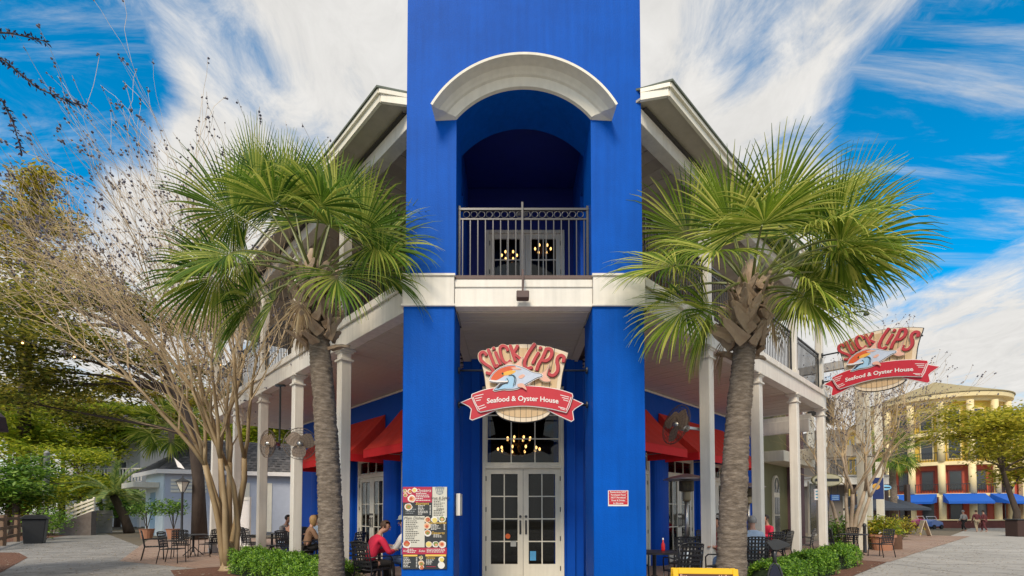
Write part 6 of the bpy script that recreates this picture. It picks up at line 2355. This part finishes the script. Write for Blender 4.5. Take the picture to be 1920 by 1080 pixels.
# far white house
c = at(205, 900, 50)
hw_ = thing('white_house', 'far white two storey house with balcony behind the pindo palm', 'house', (c.x, 50, 0))
HWH = mat('white_siding', (0.66, 0.66, 0.68), .6, .05, 3)
x0, x1 = at(178, 900, 50).x - c.x, at(262, 900, 50).x - c.x
zb = at(200, 905, 50).z
ze = at(200, 822, 50).z
MB().box(x0 - 3, x1, 0, 8, 0, ze).build('wall', HWH, hw_)
MB().prism([(x0 - 3.6, ze), (x1 + .6, ze), ((x0 + x1) / 2 - 1, ze + 2.8)], -.8, 8.6, 'y').build('roof', mat('grey_shingle', ((0.10, 0.10, 0.11), (0.2, 0.19, 0.19)), .85, .2, 5, .3), hw_)
MB().box(x0, x1 + 1.8, -2.2, -.01, zb - .25, zb).build('balcony', HWH, hw_)
bl = MB()
for k in range(22):
    x = x0 + (x1 + 1.8 - x0) * k / 21
    bl.box(x - .04, x + .04, -2.18, -2.10, zb + .05, zb + 1.2)
tag(bl.build('balusters', S_WHITE, hw_), kind='stuff')
MB().box(x0, x1 + 1.8, -2.2, -2.08, zb + 1.201, zb + 1.32).build('handrail', S_WHITE, hw_)
for x in (x0 + .1, (x0 + x1) / 2, x1 + 1.6):
    MB().box(x - .12, x + .12, -2.15, -1.9, 0, zb - .251).build('column', S_WHITE, hw_)
for x in (x0 + 1.0, x0 + 2.8):
    wn = MB().box(x - .5, x + .5, -.06, -.005, zb + .4, zb + 2.2).build('window', S_WHITE, hw_)
    MB().box(x - .4, x + .4, -.09, -.061, zb + .5, zb + 2.1).build('pane', mat('dark_pane', (0.05, 0.06, 0.07), .15), wn)

# low pale-blue building with shingled roof
p0 = gnd(308, 1006)
PB = mat('pale_blue_wall', (0.62, 0.72, 0.78), .6, .06, 3, .05)
PBS = mat('pale_blue_wall_shaded', (0.44, 0.48, 0.58), .6, .06, 3, .05)  # same pale blue wall, with the shade of its right face put into the colour
hb_ = thing('low_building', 'low pale blue building with dark shingled hip roof behind the lantern', 'building', tuple(p0))
d1 = (gnd(262, 1000) - p0)
d1 = Vector((d1.x, d1.y, 0)).normalized()                # face turned to the left
d2 = AL.copy() * -1                                       # long side runs back toward the porch
ze = at(308, 884, p0.y).z
d2 = Vector((.93, .37, 0)).normalized()
A_, Bq = Vector((0, 0, 0)), d1 * 4.6
C_, D_ = d2 * 16, d1 * 4.6 + d2 * 16
for nm, a_, b_2, m in (('wall', A_, Bq, PB), ('wall', A_, C_, PBS), ('wall', Bq, D_, PB), ('wall', C_, D_, PB)):
    u_ = (b_2 - a_).normalized() * .002
    MB().bar(a_ + u_ + Vector((0, 0, ze / 2)), b_2 - u_ + Vector((0, 0, ze / 2)), .2, ze).build(nm, m, hb_)
dn = Vector((d1.y, -d1.x, 0))
if dn.y > 0:
    dn = -dn
nd2 = Vector((d2.y, -d2.x, 0))
if nd2.y > 0:
    nd2 = -nd2
eo = .7
ev = [A_ - d1 * 0 + (nd2 - d2) * 0 + (-d1 - d2) * eo * .8, Bq + (d1 - d2) * eo, D_ + (d1 + d2) * eo, C_ + (-d1 + d2) * eo]
rz0, rz1 = ze + .12, ze + 2.3
ri = [d1 * 2.3 + d2 * 2.4 + Vector((0, 0, rz1)), d1 * 2.3 + d2 * 13.6 + Vector((0, 0, rz1))]
SHG = mat('dark_shingle', ((0.045, 0.045, 0.05), (0.14, 0.13, 0.13)), .85, .2, 3, .5, 10, isl=.6)
MB().add([tuple(v + Vector((0, 0, rz0))) for v in ev] + [tuple(v) for v in ri], [(0, 1, 4), (1, 2, 5, 4), (2, 3, 5), (3, 0, 4, 5), (0, 3, 2, 1)]).build('roof', SHG, hb_)
# courses of shingles on the two slopes in view
sh = MB()
for (e0, e1, q0, q1) in ((ev[1], ev[0], ri[0], ri[0]), (ev[0], ev[3], ri[0], ri[1])):
    e0, e1 = e0 + Vector((0, 0, rz0)), e1 + Vector((0, 0, rz0))
    nn = (e1 - e0).cross(q0 - e0).normalized()
    if nn.z < 0:
        nn = -nn
    for r_ in range(12):
        t0_, t1_ = r_ / 12, (r_ + 1.08) / 12
        a_, b_2 = e0.lerp(q0, t0_), e1.lerp(q1, t0_)
        c_, d_ = e0.lerp(q0, min(1, t1_)), e1.lerp(q1, min(1, t1_))
        n = max(2, int((b_2 - a_).length / .42))
        for k in range(n):
            u0, u1 = k / n + .004, (k + 1) / n - .004
            h_ = nn * (.035 + .012 * ((k * 7 + r_ * 3) % 3))
            sh.add([tuple(a_.lerp(b_2, u0) + h_), tuple(a_.lerp(b_2, u1) + h_), tuple(c_.lerp(d_, u1) + nn * .006), tuple(c_.lerp(d_, u0) + nn * .006)], [(0, 1, 2, 3)])
tag(sh.build('shingles', SHG, hb_, raw=True), kind='stuff')
fs_ = MB()
for a_, b_2 in ((ev[0], ev[1]), (ev[0], ev[3])):
    fs_.bar(a_ + Vector((0, 0, rz0 - .14)), b_2 + Vector((0, 0, rz0 - .14)), .08, .26)
fs_.build('fascia', S_WHITE, hb_)
dr = MB().bar(d1 * 1.9 - d2 * .12 + Vector((0, 0, ze * .35)), d1 * 3.1 - d2 * .12 + Vector((0, 0, ze * .35)), .06, ze * .68).build('door', mat('blue_door', (0.26, 0.40, 0.54), .5), hb_)
MB().bar(d1 * .6 - d2 * .85 + Vector((0, 0, ze * .80)), d1 * 4.2 - d2 * .85 + Vector((0, 0, ze * .80)), 1.3, .32).build('door_canopy', CREAM, hb_)
sl = MB()
for k in range(4):
    z = ze * .70 + k * .22
    MB().bar(d2 * .3 + nd2 * .13 + Vector((0, 0, z)), d2 * 2.2 + nd2 * .13 + Vector((0, 0, z)), .04, .16).build('louvre', CREAM, hb_)
for k in range(3):
    MB().bar(d2 * (2.9 + 1.3 * k) + nd2 * .12 + Vector((0, 0, ze * .45)), d2 * (3.3 + 1.3 * k) + nd2 * .12 + Vector((0, 0, ze * .45)), .05, ze * .8).build('window_trim', CREAM, hb_)
for px, lab in ((275, 'potted shrub left of the pale blue building corner'), (325, 'potted shrub right of the lantern post')):
    g = gnd(px, 1010)
    t = thing('potted_shrub', lab, 'potted plant', tuple(g), group='potted shrubs by the pale blue building')
    MB().lathe([(.26, 0), (.36, .5), (.40, .55), (.34, .55)], 14).build('pot', TERRA, t)
    sb_ = MB()
    for k in range(5):
        sb_.tube([(0, 0, .5), (.25 * math.cos(k * 1.3), .25 * math.sin(k * 1.3), 1.5)], .02, 5)
    sb_.build('stems', BARKD, t)
    b = MB()
    leaves(b, random.Random(px), (0, 0, 1.75), (.85, .8, .6), 700, .09, .6)
    tag(b.build('foliage', LEAF_GREEN, t, raw=True), kind='stuff')

# white lattice screens at the back of the left patio
for i, (a0, a1, n_, lab) in enumerate(((14.2, 17.4, 1.6, 'white lattice screen left of the end post behind the patio'), (12.6, 14.1, 3.6, 'white lattice screen behind the seated people on the left porch'))):
    q0, q1 = wp(-1, a0, n_), wp(-1, a1, n_ + (1.2 if i else 0))
    ls = thing('lattice_screen', lab, 'screen', tuple(q0), group='white lattice screens')
    dd = q1 - q0
    ln = dd.length
    M = RZ(math.atan2(dd.y, dd.x))
    f = MB().box(0, ln, -.03, .03, 1.98, 2.1).box(0, ln, -.03, .03, .05, .15).box(0, .1, -.03, .03, .151, 1.979).box(ln - .1, ln, -.03, .03, .151, 1.979)
    f.build('frame', WHITE, ls, M)
    l_ = MB()
    st = .115
    for k in range(int((ln + 1.83) / st)):
        for sg_ in (1, -1):
            x = -1.83 + k * st
            xa, xb, za, zb_ = x, x + 1.83, .15, 1.98
            if xa < .1:
                za += (.1 - xa)
                xa = .1
            if xb > ln - .1:
                zb_ -= xb - (ln - .1)
                xb = ln - .1
            if zb_ - za > .05:
                if sg_ < 0:
                    za, zb_ = 2.13 - za, 2.13 - zb_
                l_.bar((xa, .004 * sg_, za), (xb, .004 * sg_, zb_), .007, .042, (0, 0, 1))
    tag(l_.build('lattice', S_WHITE, ls, M), kind='stuff')

# kiosk at the far left whose dark roof corner shows
kx = at(18, 775, 10.6)
kk = thing('kiosk', 'small kiosk at the left edge showing only its dark roof corner', 'kiosk', (kx.x - 1.9, 9.0, 0))
MB().box(-1.4, 1.25, -1.2, 1.2, 0, kx.z - .4).build('wall', mat('maroon_board', (0.08, 0.03, 0.05), .7), kk)
MB().prism([(-1.9, -.42), (1.9, -.42), (1.82, -.1), (0.9, .75), (-.9, .75), (-1.82, -.1)], -1.6, 1.6, 'y').build('roof', mat('purple_roof', (0.03, 0.018, 0.03), .6), kk, T(0, 0, kx.z))

# string lights from the kiosk to the porch
sl = thing('string_lights', 'thin cable of tiny warm bulbs hung from the left to the porch post', 'string lights', (kx.x - .2, 9.2, 5.4))
e_ = wp(-1, 10.35, 0.0, 6.3) - Vector((kx.x - .2, 9.2, 5.4))
pts = [e_ * (k / 14) + Vector((0, 0, -.55 * math.sin(PI * k / 14))) for k in range(15)]
MB().tube(pts, .008, 4).build('cable', IRON, sl)
for k in range(1, 14, 2):
    MB().ball(pts[k] + Vector((0, 0, -.05)), .020, 8, 5).build('bulb', BULB, sl)

# ------------------------------------------------------------------ buildings along the right hand street
OLIVE = mat('olive_wall', (0.17, 0.17, 0.085), .7, .08, 2, .08)
PURP = mat('plum_wall', (0.13, 0.07, 0.085), .7, .08, 2, .08)
DPANE = mat('dark_pane', (0.05, 0.06, 0.07), .15)


def wing_part(root, name, x0, x1, n0, n1_, z0, z1, m, **k):
    r_ = root.location
    return MB().box(x0, x1, n0, n1_, z0, z1).build(name, m, root, Matrix.Translation(-r_) @ FR, **k)


ob = thing('olive_shop', 'olive green shop with tall arched windows next to the right porch', 'building', tuple(wp(1, 12.4, 3)))
wing_part(ob, 'wall', 12.17, 17.6, 2.75, 9, 0, 7.2, OLIVE)
wing_part(ob, 'balcony', 12.2, wing_a(1520, .75, 1), .75, 2.74, 4.30, 4.75, WHITE, bevel=.01)
wing_part(ob, 'balcony_cap', 12.2, wing_a(1520, .75, 1) + .06, .70, 2.74, 4.752, 4.92, WHITE)
rb = MB()
for k in range(34):
    x = 12.3 + 3.6 * k / 33
    rb.box(x - .012, x + .012, .82, .845, 4.95, 5.9)
rb.box(12.3, 15.9, .81, .855, 5.9, 5.95)
tag(rb.build('balusters', IRON, ob, Matrix.Translation(-ob.location) @ FR), kind='stuff')
wing_part(ob, 'canopy', 13.2, 17.4, 1.9, 2.74, 3.45, 3.85, CREAM)
for px in (1454, 1489):
    a = wing_a(px, 2.72, 1)
    wd = .34
    wn_p = [(a + wd * math.cos(t_), 2.55 + wd * math.sin(t_) * 1.35) for t_ in [PI * k / 12 for k in range(13)]]
    Mx = Matrix.Translation(-ob.location) @ FR
    w = MB().prism([(a + wd, .5)] + wn_p + [(a - wd, .5)], 2.66, 2.745, 'y').build('arched_window', CREAM, ob, Mx)
    wd2 = wd - .07
    for z0, z1 in ((.58, 1.35), (1.40, 2.10), (2.30, 2.55)):
        for s in (-1, 1):
            if z1 == 2.55:
                MB().prism([(a + s * .02, z0)] + [(a + s * max(.02, wd2 * math.cos(t_)), 2.55 + wd2 * 1.35 * math.sin(t_)) for t_ in [PI / 2 * k / 6 for k in range(7)]] + [(a + s * wd2, z0)], 2.64, 2.657, 'y').build('pane', DPANE, w)
            else:
                MB().box(a + s * .02, a + s * wd2, 2.64, 2.657, z0, z1).build('pane', DPANE, w)
pbd = thing('plum_shop', 'plum coloured two storey shop with white porch posts past the olive one', 'building', tuple(wp(1, 18, 3)))
PE = wing_a(1632, -.2, 1)
wing_part(pbd, 'wall', 17.62, PE, 2.4, 9, 0, 7.4, PURP)
wing_part(pbd, 'balcony', 17.0, PE, -.2, 2.39, 3.75, 4.2, WHITE, bevel=.01)
wing_part(pbd, 'roof', 16.6, PE + .4, -.6, 6, 7.42, 7.75, mat('roof_pale', (0.38, 0.37, 0.36), .7))
print('PE', PE)
for a in (17.4, 20.0, PE - .2):
    wing_part(pbd, 'post', a - .13, a + .13, -.1, .16, 4.21, 7.41, CREAM)
    wing_part(pbd, 'post', a - .13, a + .13, -.1, .16, 0, 3.74, CREAM)
rb = MB()
for k in range(60):
    x = 17.6 + (PE - 17.7) * k / 59
    rb.box(x - .014, x + .014, 0, .03, 4.25, 5.2)
rb.box(17.5, PE, -.01, .04, 5.2, 5.26)
tag(rb.build('balusters', IRON, pbd, Matrix.Translation(-pbd.location) @ FR), kind='stuff')
for a in (18.6, 20.8):
    w = wing_part(pbd, 'window', a - .55, a + .55, 2.33, 2.395, .4, 2.9, CREAM)
    wing_part(pbd, 'pane', a - .46, a + .46, 2.30, 2.325, .5, 2.8, DPANE).name = 'shop_pane'
    w = wing_part(pbd, 'window', a - .5, a + .5, 2.33, 2.395, 4.5, 6.6, CREAM)
# hanging signs of those shops
def blade_sign(label, px, py, Y, w, h, m, shape, m2=None):
    p = at(px, py, Y)
    t = thing('shop_sign', label, 'sign', tuple(p), R(0), group='signs of the shops past the right porch')
    if shape == 'oval':
        pl_ = [(w / 2 * math.cos(2 * PI * k / 30), h / 2 * math.sin(2 * PI * k / 30)) for k in range(30)]
    else:
        pl_ = [(-w / 2, -h / 2), (w / 2, -h / 2), (w / 2, h / 2), (-w / 2, h / 2)]
    MB().prism(pl_, 0, .06, 'y').build('sign_panel', m, t)
    if shape == 'oval':
        MB().prism([(x * .93, z * .88) for x, z in pl_], -.008, -.001, 'y').build('sign_field', m2 or S_CREAM, t)
        MB().box(-w * .38, w * .38, -.016, -.009, -h * .11, h * .11).build('sign_band', p_blk, t)
    else:
        for k in range(3):
            MB().box(-w * .38, w * .38, -.01, -.001, h * (.28 - .28 * k) - h * .06, h * (.28 - .28 * k) + h * .06).build('sign_band', m2 or p_blk, t)
    for s in (-1, 1):
        MB().tube([(s * w * .35, .03, h * (.34 if shape == 'oval' else .5)), (s * w * .35, .03, h / 2 + .35)], .012, 5).build('hanger', IRON, t)
    return t


blade_sign('pale oval hanging sign behind the last right post', 1551, 900, 18.4, 1.18, .5, mat('olive_edge', (0.20, 0.19, 0.09)), 'oval', mat('pale_sign', (0.55, 0.52, 0.36)))
blade_sign('small white rectangular sign beside the last right post', 1536, 927, 17.6, .34, .40, S_WHITE, 'rect', mat('teal_print', (0.10, 0.30, 0.40)))
blade_sign('small blue sign under the plum shop balcony', 1566, 933, 18.6, .34, .22, mat('blue_sign', (0.02, 0.10, 0.40)), 'rect', S_LBL)
blade_sign('light blue oval sign beside the navy banner', 1660, 914, 27, .70, .32, mat('navy_edge', (0.03, 0.08, 0.22)), 'oval', mat('sky_sign', (0.22, 0.52, 0.75)))
# corner building further along
cb0 = at(1600, 930, 32)
cb = thing('corner_cafe', 'grey corner cafe with white balcony band and dark posts further along the street', 'building', (cb0.x, 32, 0))
xr = at(1718, 930, 32).x - cb0.x
zb0, zb1 = at(1650, 908, 32).z, at(1650, 893, 32).z
GREYW = mat('taupe_wall', (0.20, 0.175, 0.15), .7, .1, 2, .08)
MB().box(-1.2, xr - 3.4, 1.5, 12, 0, 7.2).build('wall', GREYW, cb)
MB().prism([(-1.5, 0), (xr - 1.6, 0), (xr, 1.8), (xr, 12), (-1.5, 12)], zb0, zb1, 'z').build('balcony_band', WHITE, cb)
MB().prism([(-1.6, -.08), (xr - 1.55, -.08), (xr + .1, 1.8), (xr + .1, 12), (-1.6, 12)], zb1 + .002, zb1 + .1, 'z').build('band_cap', mat('grey_paint', (0.42, 0.41, 0.4)), cb)
rb = MB()
for k in range(40):
    x = -1.4 + (xr - .4) * k / 39
    rb.box(x - .015, x + .015, .1, .13, zb1 + .11, zb1 + 1.05)
rb.box(-1.4, xr - 1.7, .09, .14, zb1 + 1.05, zb1 + 1.11)
tag(rb.build('balusters', IRON, cb), kind='stuff')
for x in (.3, 1.6, xr - 1.7, xr - .25):
    MB().box(x - .12, x + .12, .3, .54, 0, zb0 - .002).build('post', mat('brown_post', (0.06, 0.04, 0.035), .7), cb)
for x in (.8, 2.2, 3.6):
    w = MB().box(x - .5, x + .5, 1.42, 1.495, .5, 2.6).build('window', CREAM, cb)
    MB().box(x - .42, x + .42, 1.39, 1.419, .58, 2.52).build('pane', DPANE, w)

# palm above the corner cafe
g = at(1672, 900, 30)
cpm = thing('far_palm', 'dark cabbage palm rising in front of the yellow building', 'palm tree', (g.x, 30, 0))
zt = at(1672, 850, 30).z
MB().tube([(0, 0, 0), (.1, 0, zt * .5), (0, 0, zt)], [.22, .18, .17], 10).build('trunk', PTRUNK, cpm, smooth=True)
for v in crown(51, 20, pl=(.7, 1.1), bl=(.8, 1.1), dr=(.9, 1.4)):
    put('frond', frond_mesh(random.Random(int(v[0] * 10)), *v, [PALMD, PETI], nseg=24), cpm, Matrix.Translation((0, 0, zt)))
# palm behind the left crape myrtle
g = at(300, 800, 30)
cpm = thing('far_palm', 'dark cabbage palm hanging over the low building roof on the left', 'palm tree', (g.x, 31, 0))
zt = at(312, 800, 31).z
MB().tube([(0, 0, 0), (.1, 0, zt * .5), (0, 0, zt)], [.22, .18, .17], 10).build('trunk', PTRUNK, cpm, smooth=True)
for v in crown(57, 22, pl=(1.0, 1.6), bl=(1.0, 1.4), dr=(.9, 1.4)):
    put('frond', frond_mesh(random.Random(int(v[0] * 10)), *v, [PALMG, PETI], nseg=26), cpm, Matrix.Translation((0, 0, zt)))

# ---- yellow building with rounded corner
YB_ = thing('yellow_building', 'four storey yellow building with rounded corner, cream columns and red lower floors', 'building', (52.6, 60, 0))
YW = mat('yellow_render', (0.78, 0.55, 0.09), .7, .06, 1.5, .05)
YCOL = mat('cream_column', (0.82, 0.68, 0.38), .6, .06, 1.5)
RDW = mat('coral_render', (0.52, 0.10, 0.055), .7, .06, 1.5, .05)
BLA = mat('blue_awning', (0.004, 0.10, 0.50), .7, .06, 3)
RC_ = 5.6
ZL = [0.0, 3.6, 7.2, 10.6, 14.4]
for i in range(4):
    m = RDW if i < 2 else YW
    MB().lathe([(RC_, ZL[i]), (RC_, ZL[i + 1] - .4)], 40).build('turret_wall', m, YB_)
    MB().lathe([(RC_ + (.9 if i < 3 else .5), ZL[i + 1] - .4), (RC_ + (.9 if i < 3 else .5), ZL[i + 1])], 40).build('floor_band', YCOL, YB_)
MB().lathe([(RC_ + 1.2, 14.4), (RC_ + 1.25, 14.85), (RC_ + .9, 15.0)], 48).build('turret_cornice', YCOL, YB_)
MB().lathe([(RC_ + 1.35, 14.9), (RC_ + 1.35, 15.0), (3.2, 16.4), (.1, 17.6)], 48).build('turret_roof', mat('tan_shingle', ((0.28, 0.23, 0.12), (0.42, 0.36, 0.2)), .85, .2, 4, .3), YB_)
for k in range(11):
    a_ = R(-200 + 24 * k)
    x, y = (RC_ + .75) * math.cos(a_), (RC_ + .75) * math.sin(a_)
    for i in range(4):
        MB().tube([(x, y, ZL[i] + .001), (x, y, ZL[i + 1] - .401)], .34, 12).build('column', YCOL, YB_, smooth=True)
for k in range(10):
    a_ = R(-188 + 24 * k)
    for i in range(4):
        M = RZ(a_ + PI / 2)
        w = MB().box(-.62, .62, -.12, .02, ZL[i] + .3, ZL[i] + 2.65).build('window', YCOL if i > 1 else mat('maroon_trim', (0.14, 0.025, 0.02)), YB_, Matrix.Translation((RC_ * math.cos(a_), RC_ * math.sin(a_), 0)) @ M)
        MB().box(-.50, .50, -.15, -.121, ZL[i] + .42, ZL[i] + 2.5).build('pane', DPANE, w)
        if 0 < i:
            rb = MB()
            for j in range(9):
                x = -1.0 + 2 * j / 8
                rb.box(x - .02, x + .02, -.80, -.76, ZL[i] + .05, ZL[i] + 1.0)
            rb.box(-1.05, 1.05, -.82, -.74, ZL[i] + 1.0, ZL[i] + 1.08)
            tag(rb.build('balcony_rail', IRON, YB_, Matrix.Translation((RC_ * math.cos(a_), RC_ * math.sin(a_), 0)) @ M), kind='stuff')
# long side running back to the left
sd_ = Vector((.40, .92, 0)).normalized()
sn = Vector((-.92, .40, 0))
S0 = sn * 5.2 + sd_ * 1.5
S1 = S0 + sd_ * 30
for i in range(4):
    MB().prism([tuple(S0.xy), tuple(S1.xy), tuple((S1 - sn * 10).xy), tuple((S0 - sn * 4.4).xy)], ZL[i], ZL[i + 1] - .001, 'z').build('side_wall', RDW if i < 1 else YW, YB_)
    for k in range(8):
        c = S0 + sd_ * (2.5 + 3.5 * k) + sn * .02
        M = Matrix.Translation(c) @ RZ(math.atan2(sd_.y, sd_.x))
        w = MB().box(-.65, .65, 0.0, .08, ZL[i] + .6, ZL[i] + 2.7).build('window', YCOL, YB_, M)
        MB().box(-.52, .52, .081, .1, ZL[i] + .72, ZL[i] + 2.58).build('pane', DPANE, w)
    MB().bar(S0 + sn * .25 + Vector((0, 0, ZL[i + 1] - .2)), S1 + sn * .25 + Vector((0, 0, ZL[i + 1] - .2)), .5, .4).build('floor_band', YCOL, YB_)
ev0, ev1 = S0 + sn * 1.0, S1 + sn * 1.0
MB().add([tuple(ev0 + Vector((0, 0, 14.6))), tuple(ev1 + Vector((0, 0, 14.6))), tuple(ev1 - sn * 6 + Vector((0, 0, 17.2))), tuple(ev0 - sn * 6 + sd_ * 2 + Vector((0, 0, 17.2))), tuple(ev1 - sn * 12 + Vector((0, 0, 14.6)))],
         [(0, 1, 2, 3), (1, 4, 2)]).build('side_roof', mat('tan_shingle', (0.3, 0.25, 0.15)), YB_)
# right-hand lower wing, street level fronts with awnings
for i in range(3):
    MB().box(4.4, 24, -1.2, 9, ZL[i], ZL[i + 1] - .001).build('front_wall', RDW if i < 2 else YW, YB_)
    MB().box(4.3, 24.2, -1.5, -1.201, ZL[i + 1] - .4, ZL[i + 1] - .002).build('floor_band', YCOL, YB_)
MB().box(4.2, 24.4, -1.7, 9.2, 10.6, 11.0).build('parapet', YCOL, YB_)
for k in range(6):
    x = 5.2 + 3.6 * k
    MB().box(x - .4, x + .4, -2.0, -1.502, 0, 10.2).build('column', YCOL, YB_)
    for i in range(3):
        w = MB().box(x + 1.0, x + 2.6, -1.26, -1.203, ZL[i] + .3, ZL[i] + 2.7).build('window', mat('maroon_trim', (0.14, 0.025, 0.02)), YB_)
        MB().box(x + 1.12, x + 2.48, -1.30, -1.262, ZL[i] + .42, ZL[i] + 2.58).build('pane', DPANE, w)


def far_awning(M, w):
    b = MB()
    b.add([(-w / 2, 0, 3.55), (w / 2, 0, 3.55), (w / 2 + .1, -1.7, 2.65), (-w / 2 - .1, -1.7, 2.65), (w / 2 + .1, -1.7, 2.4), (-w / 2 - .1, -1.7, 2.4), (-w / 2, 0, 2.6), (w / 2, 0, 2.6)], [(0, 1, 2, 3), (3, 2, 4, 5), (0, 3, 5, 6), (1, 7, 4, 2)])
    b.build('awning', BLA, YB_, M)


for k in range(-1, 3):
    a_ = R(-100 + 36 * k - 12)
    far_awning(Matrix.Translation(((RC_ + .9) * math.cos(a_), (RC_ + .9) * math.sin(a_), 0)) @ RZ(a_ + PI / 2), 3.7)
for k in range(4):
    far_awning(T(7.0 + 3.6 * k, -1.52, 0), 2.8)
lw = thing('seat_wall', 'low dark red planter wall across the far end of the street', 'wall', tuple(at(1830, 985, 46).xy) + (0,))
MB().box(-6, 9, -.4, .4, 0, .7).build('masonry', mat('red_brick', (0.16, 0.05, 0.04), .85, .2, 3, .4), lw)
MB().box(-6.1, 9.1, -.5, .5, .701, .8).build('coping', YCOL, lw)
# small far cream house right of it
fh = thing('cream_house', 'far cream building with a pale roof at the right edge', 'building', (84, 70, 0))
MB().box(-9, 9, 0, 10, 0, 11.8).build('wall', mat('peach_render', (0.60, 0.42, 0.24), .7, .06, 2), fh)
MB().prism([(-9.8, 11.8), (9.8, 11.8), (6, 14), (-6, 14)], -.8, 10.8, 'y').build('roof', mat('tan_shingle', (0.3, 0.25, 0.15)), fh)
for k in range(5):
    for i in range(3):
        w = MB().box(-7.5 + 3.4 * k, -6.1 + 3.4 * k, -.1, -.003, 1 + 3.6 * i, 3.2 + 3.6 * i).build('window', S_WHITE, fh)
        MB().box(-7.35 + 3.4 * k, -6.25 + 3.4 * k, -.13, -.101, 1.15 + 3.6 * i, 3.05 + 3.6 * i).build('pane', DPANE, w)

# fallen leaves and petals scattered on the paving
lt = MB()
rng = random.Random(77)
for _ in range(5200):
    if rng.random() < .55:
        p = wp(-1, rng.uniform(3.5, 26), -1.3 - abs(rng.gauss(0, 4.0)), .017)
    else:
        p = wp(1, rng.uniform(2, 28), -1.3 - abs(rng.gauss(0, 3.0)), .017)
    a_ = rng.uniform(0, 6.28)
    s_ = rng.uniform(.012, .045)
    c, q = math.cos(a_) * s_, math.sin(a_) * s_
    lt.add([p + Vector((-c, -q, 0)), p + Vector((q * .5, -c * .5, .006)), p + Vector((c, q, .002)), p + Vector((-q * .5, c * .5, .005))], [(0, 1, 2, 3)])
tag(lt.build('leaf_litter', mat('dry_leaf', ((0.16, 0.09, 0.04), (0.42, 0.34, 0.22), (0.60, 0.55, 0.46)), .8, isl=.9), raw=True), kind='stuff')
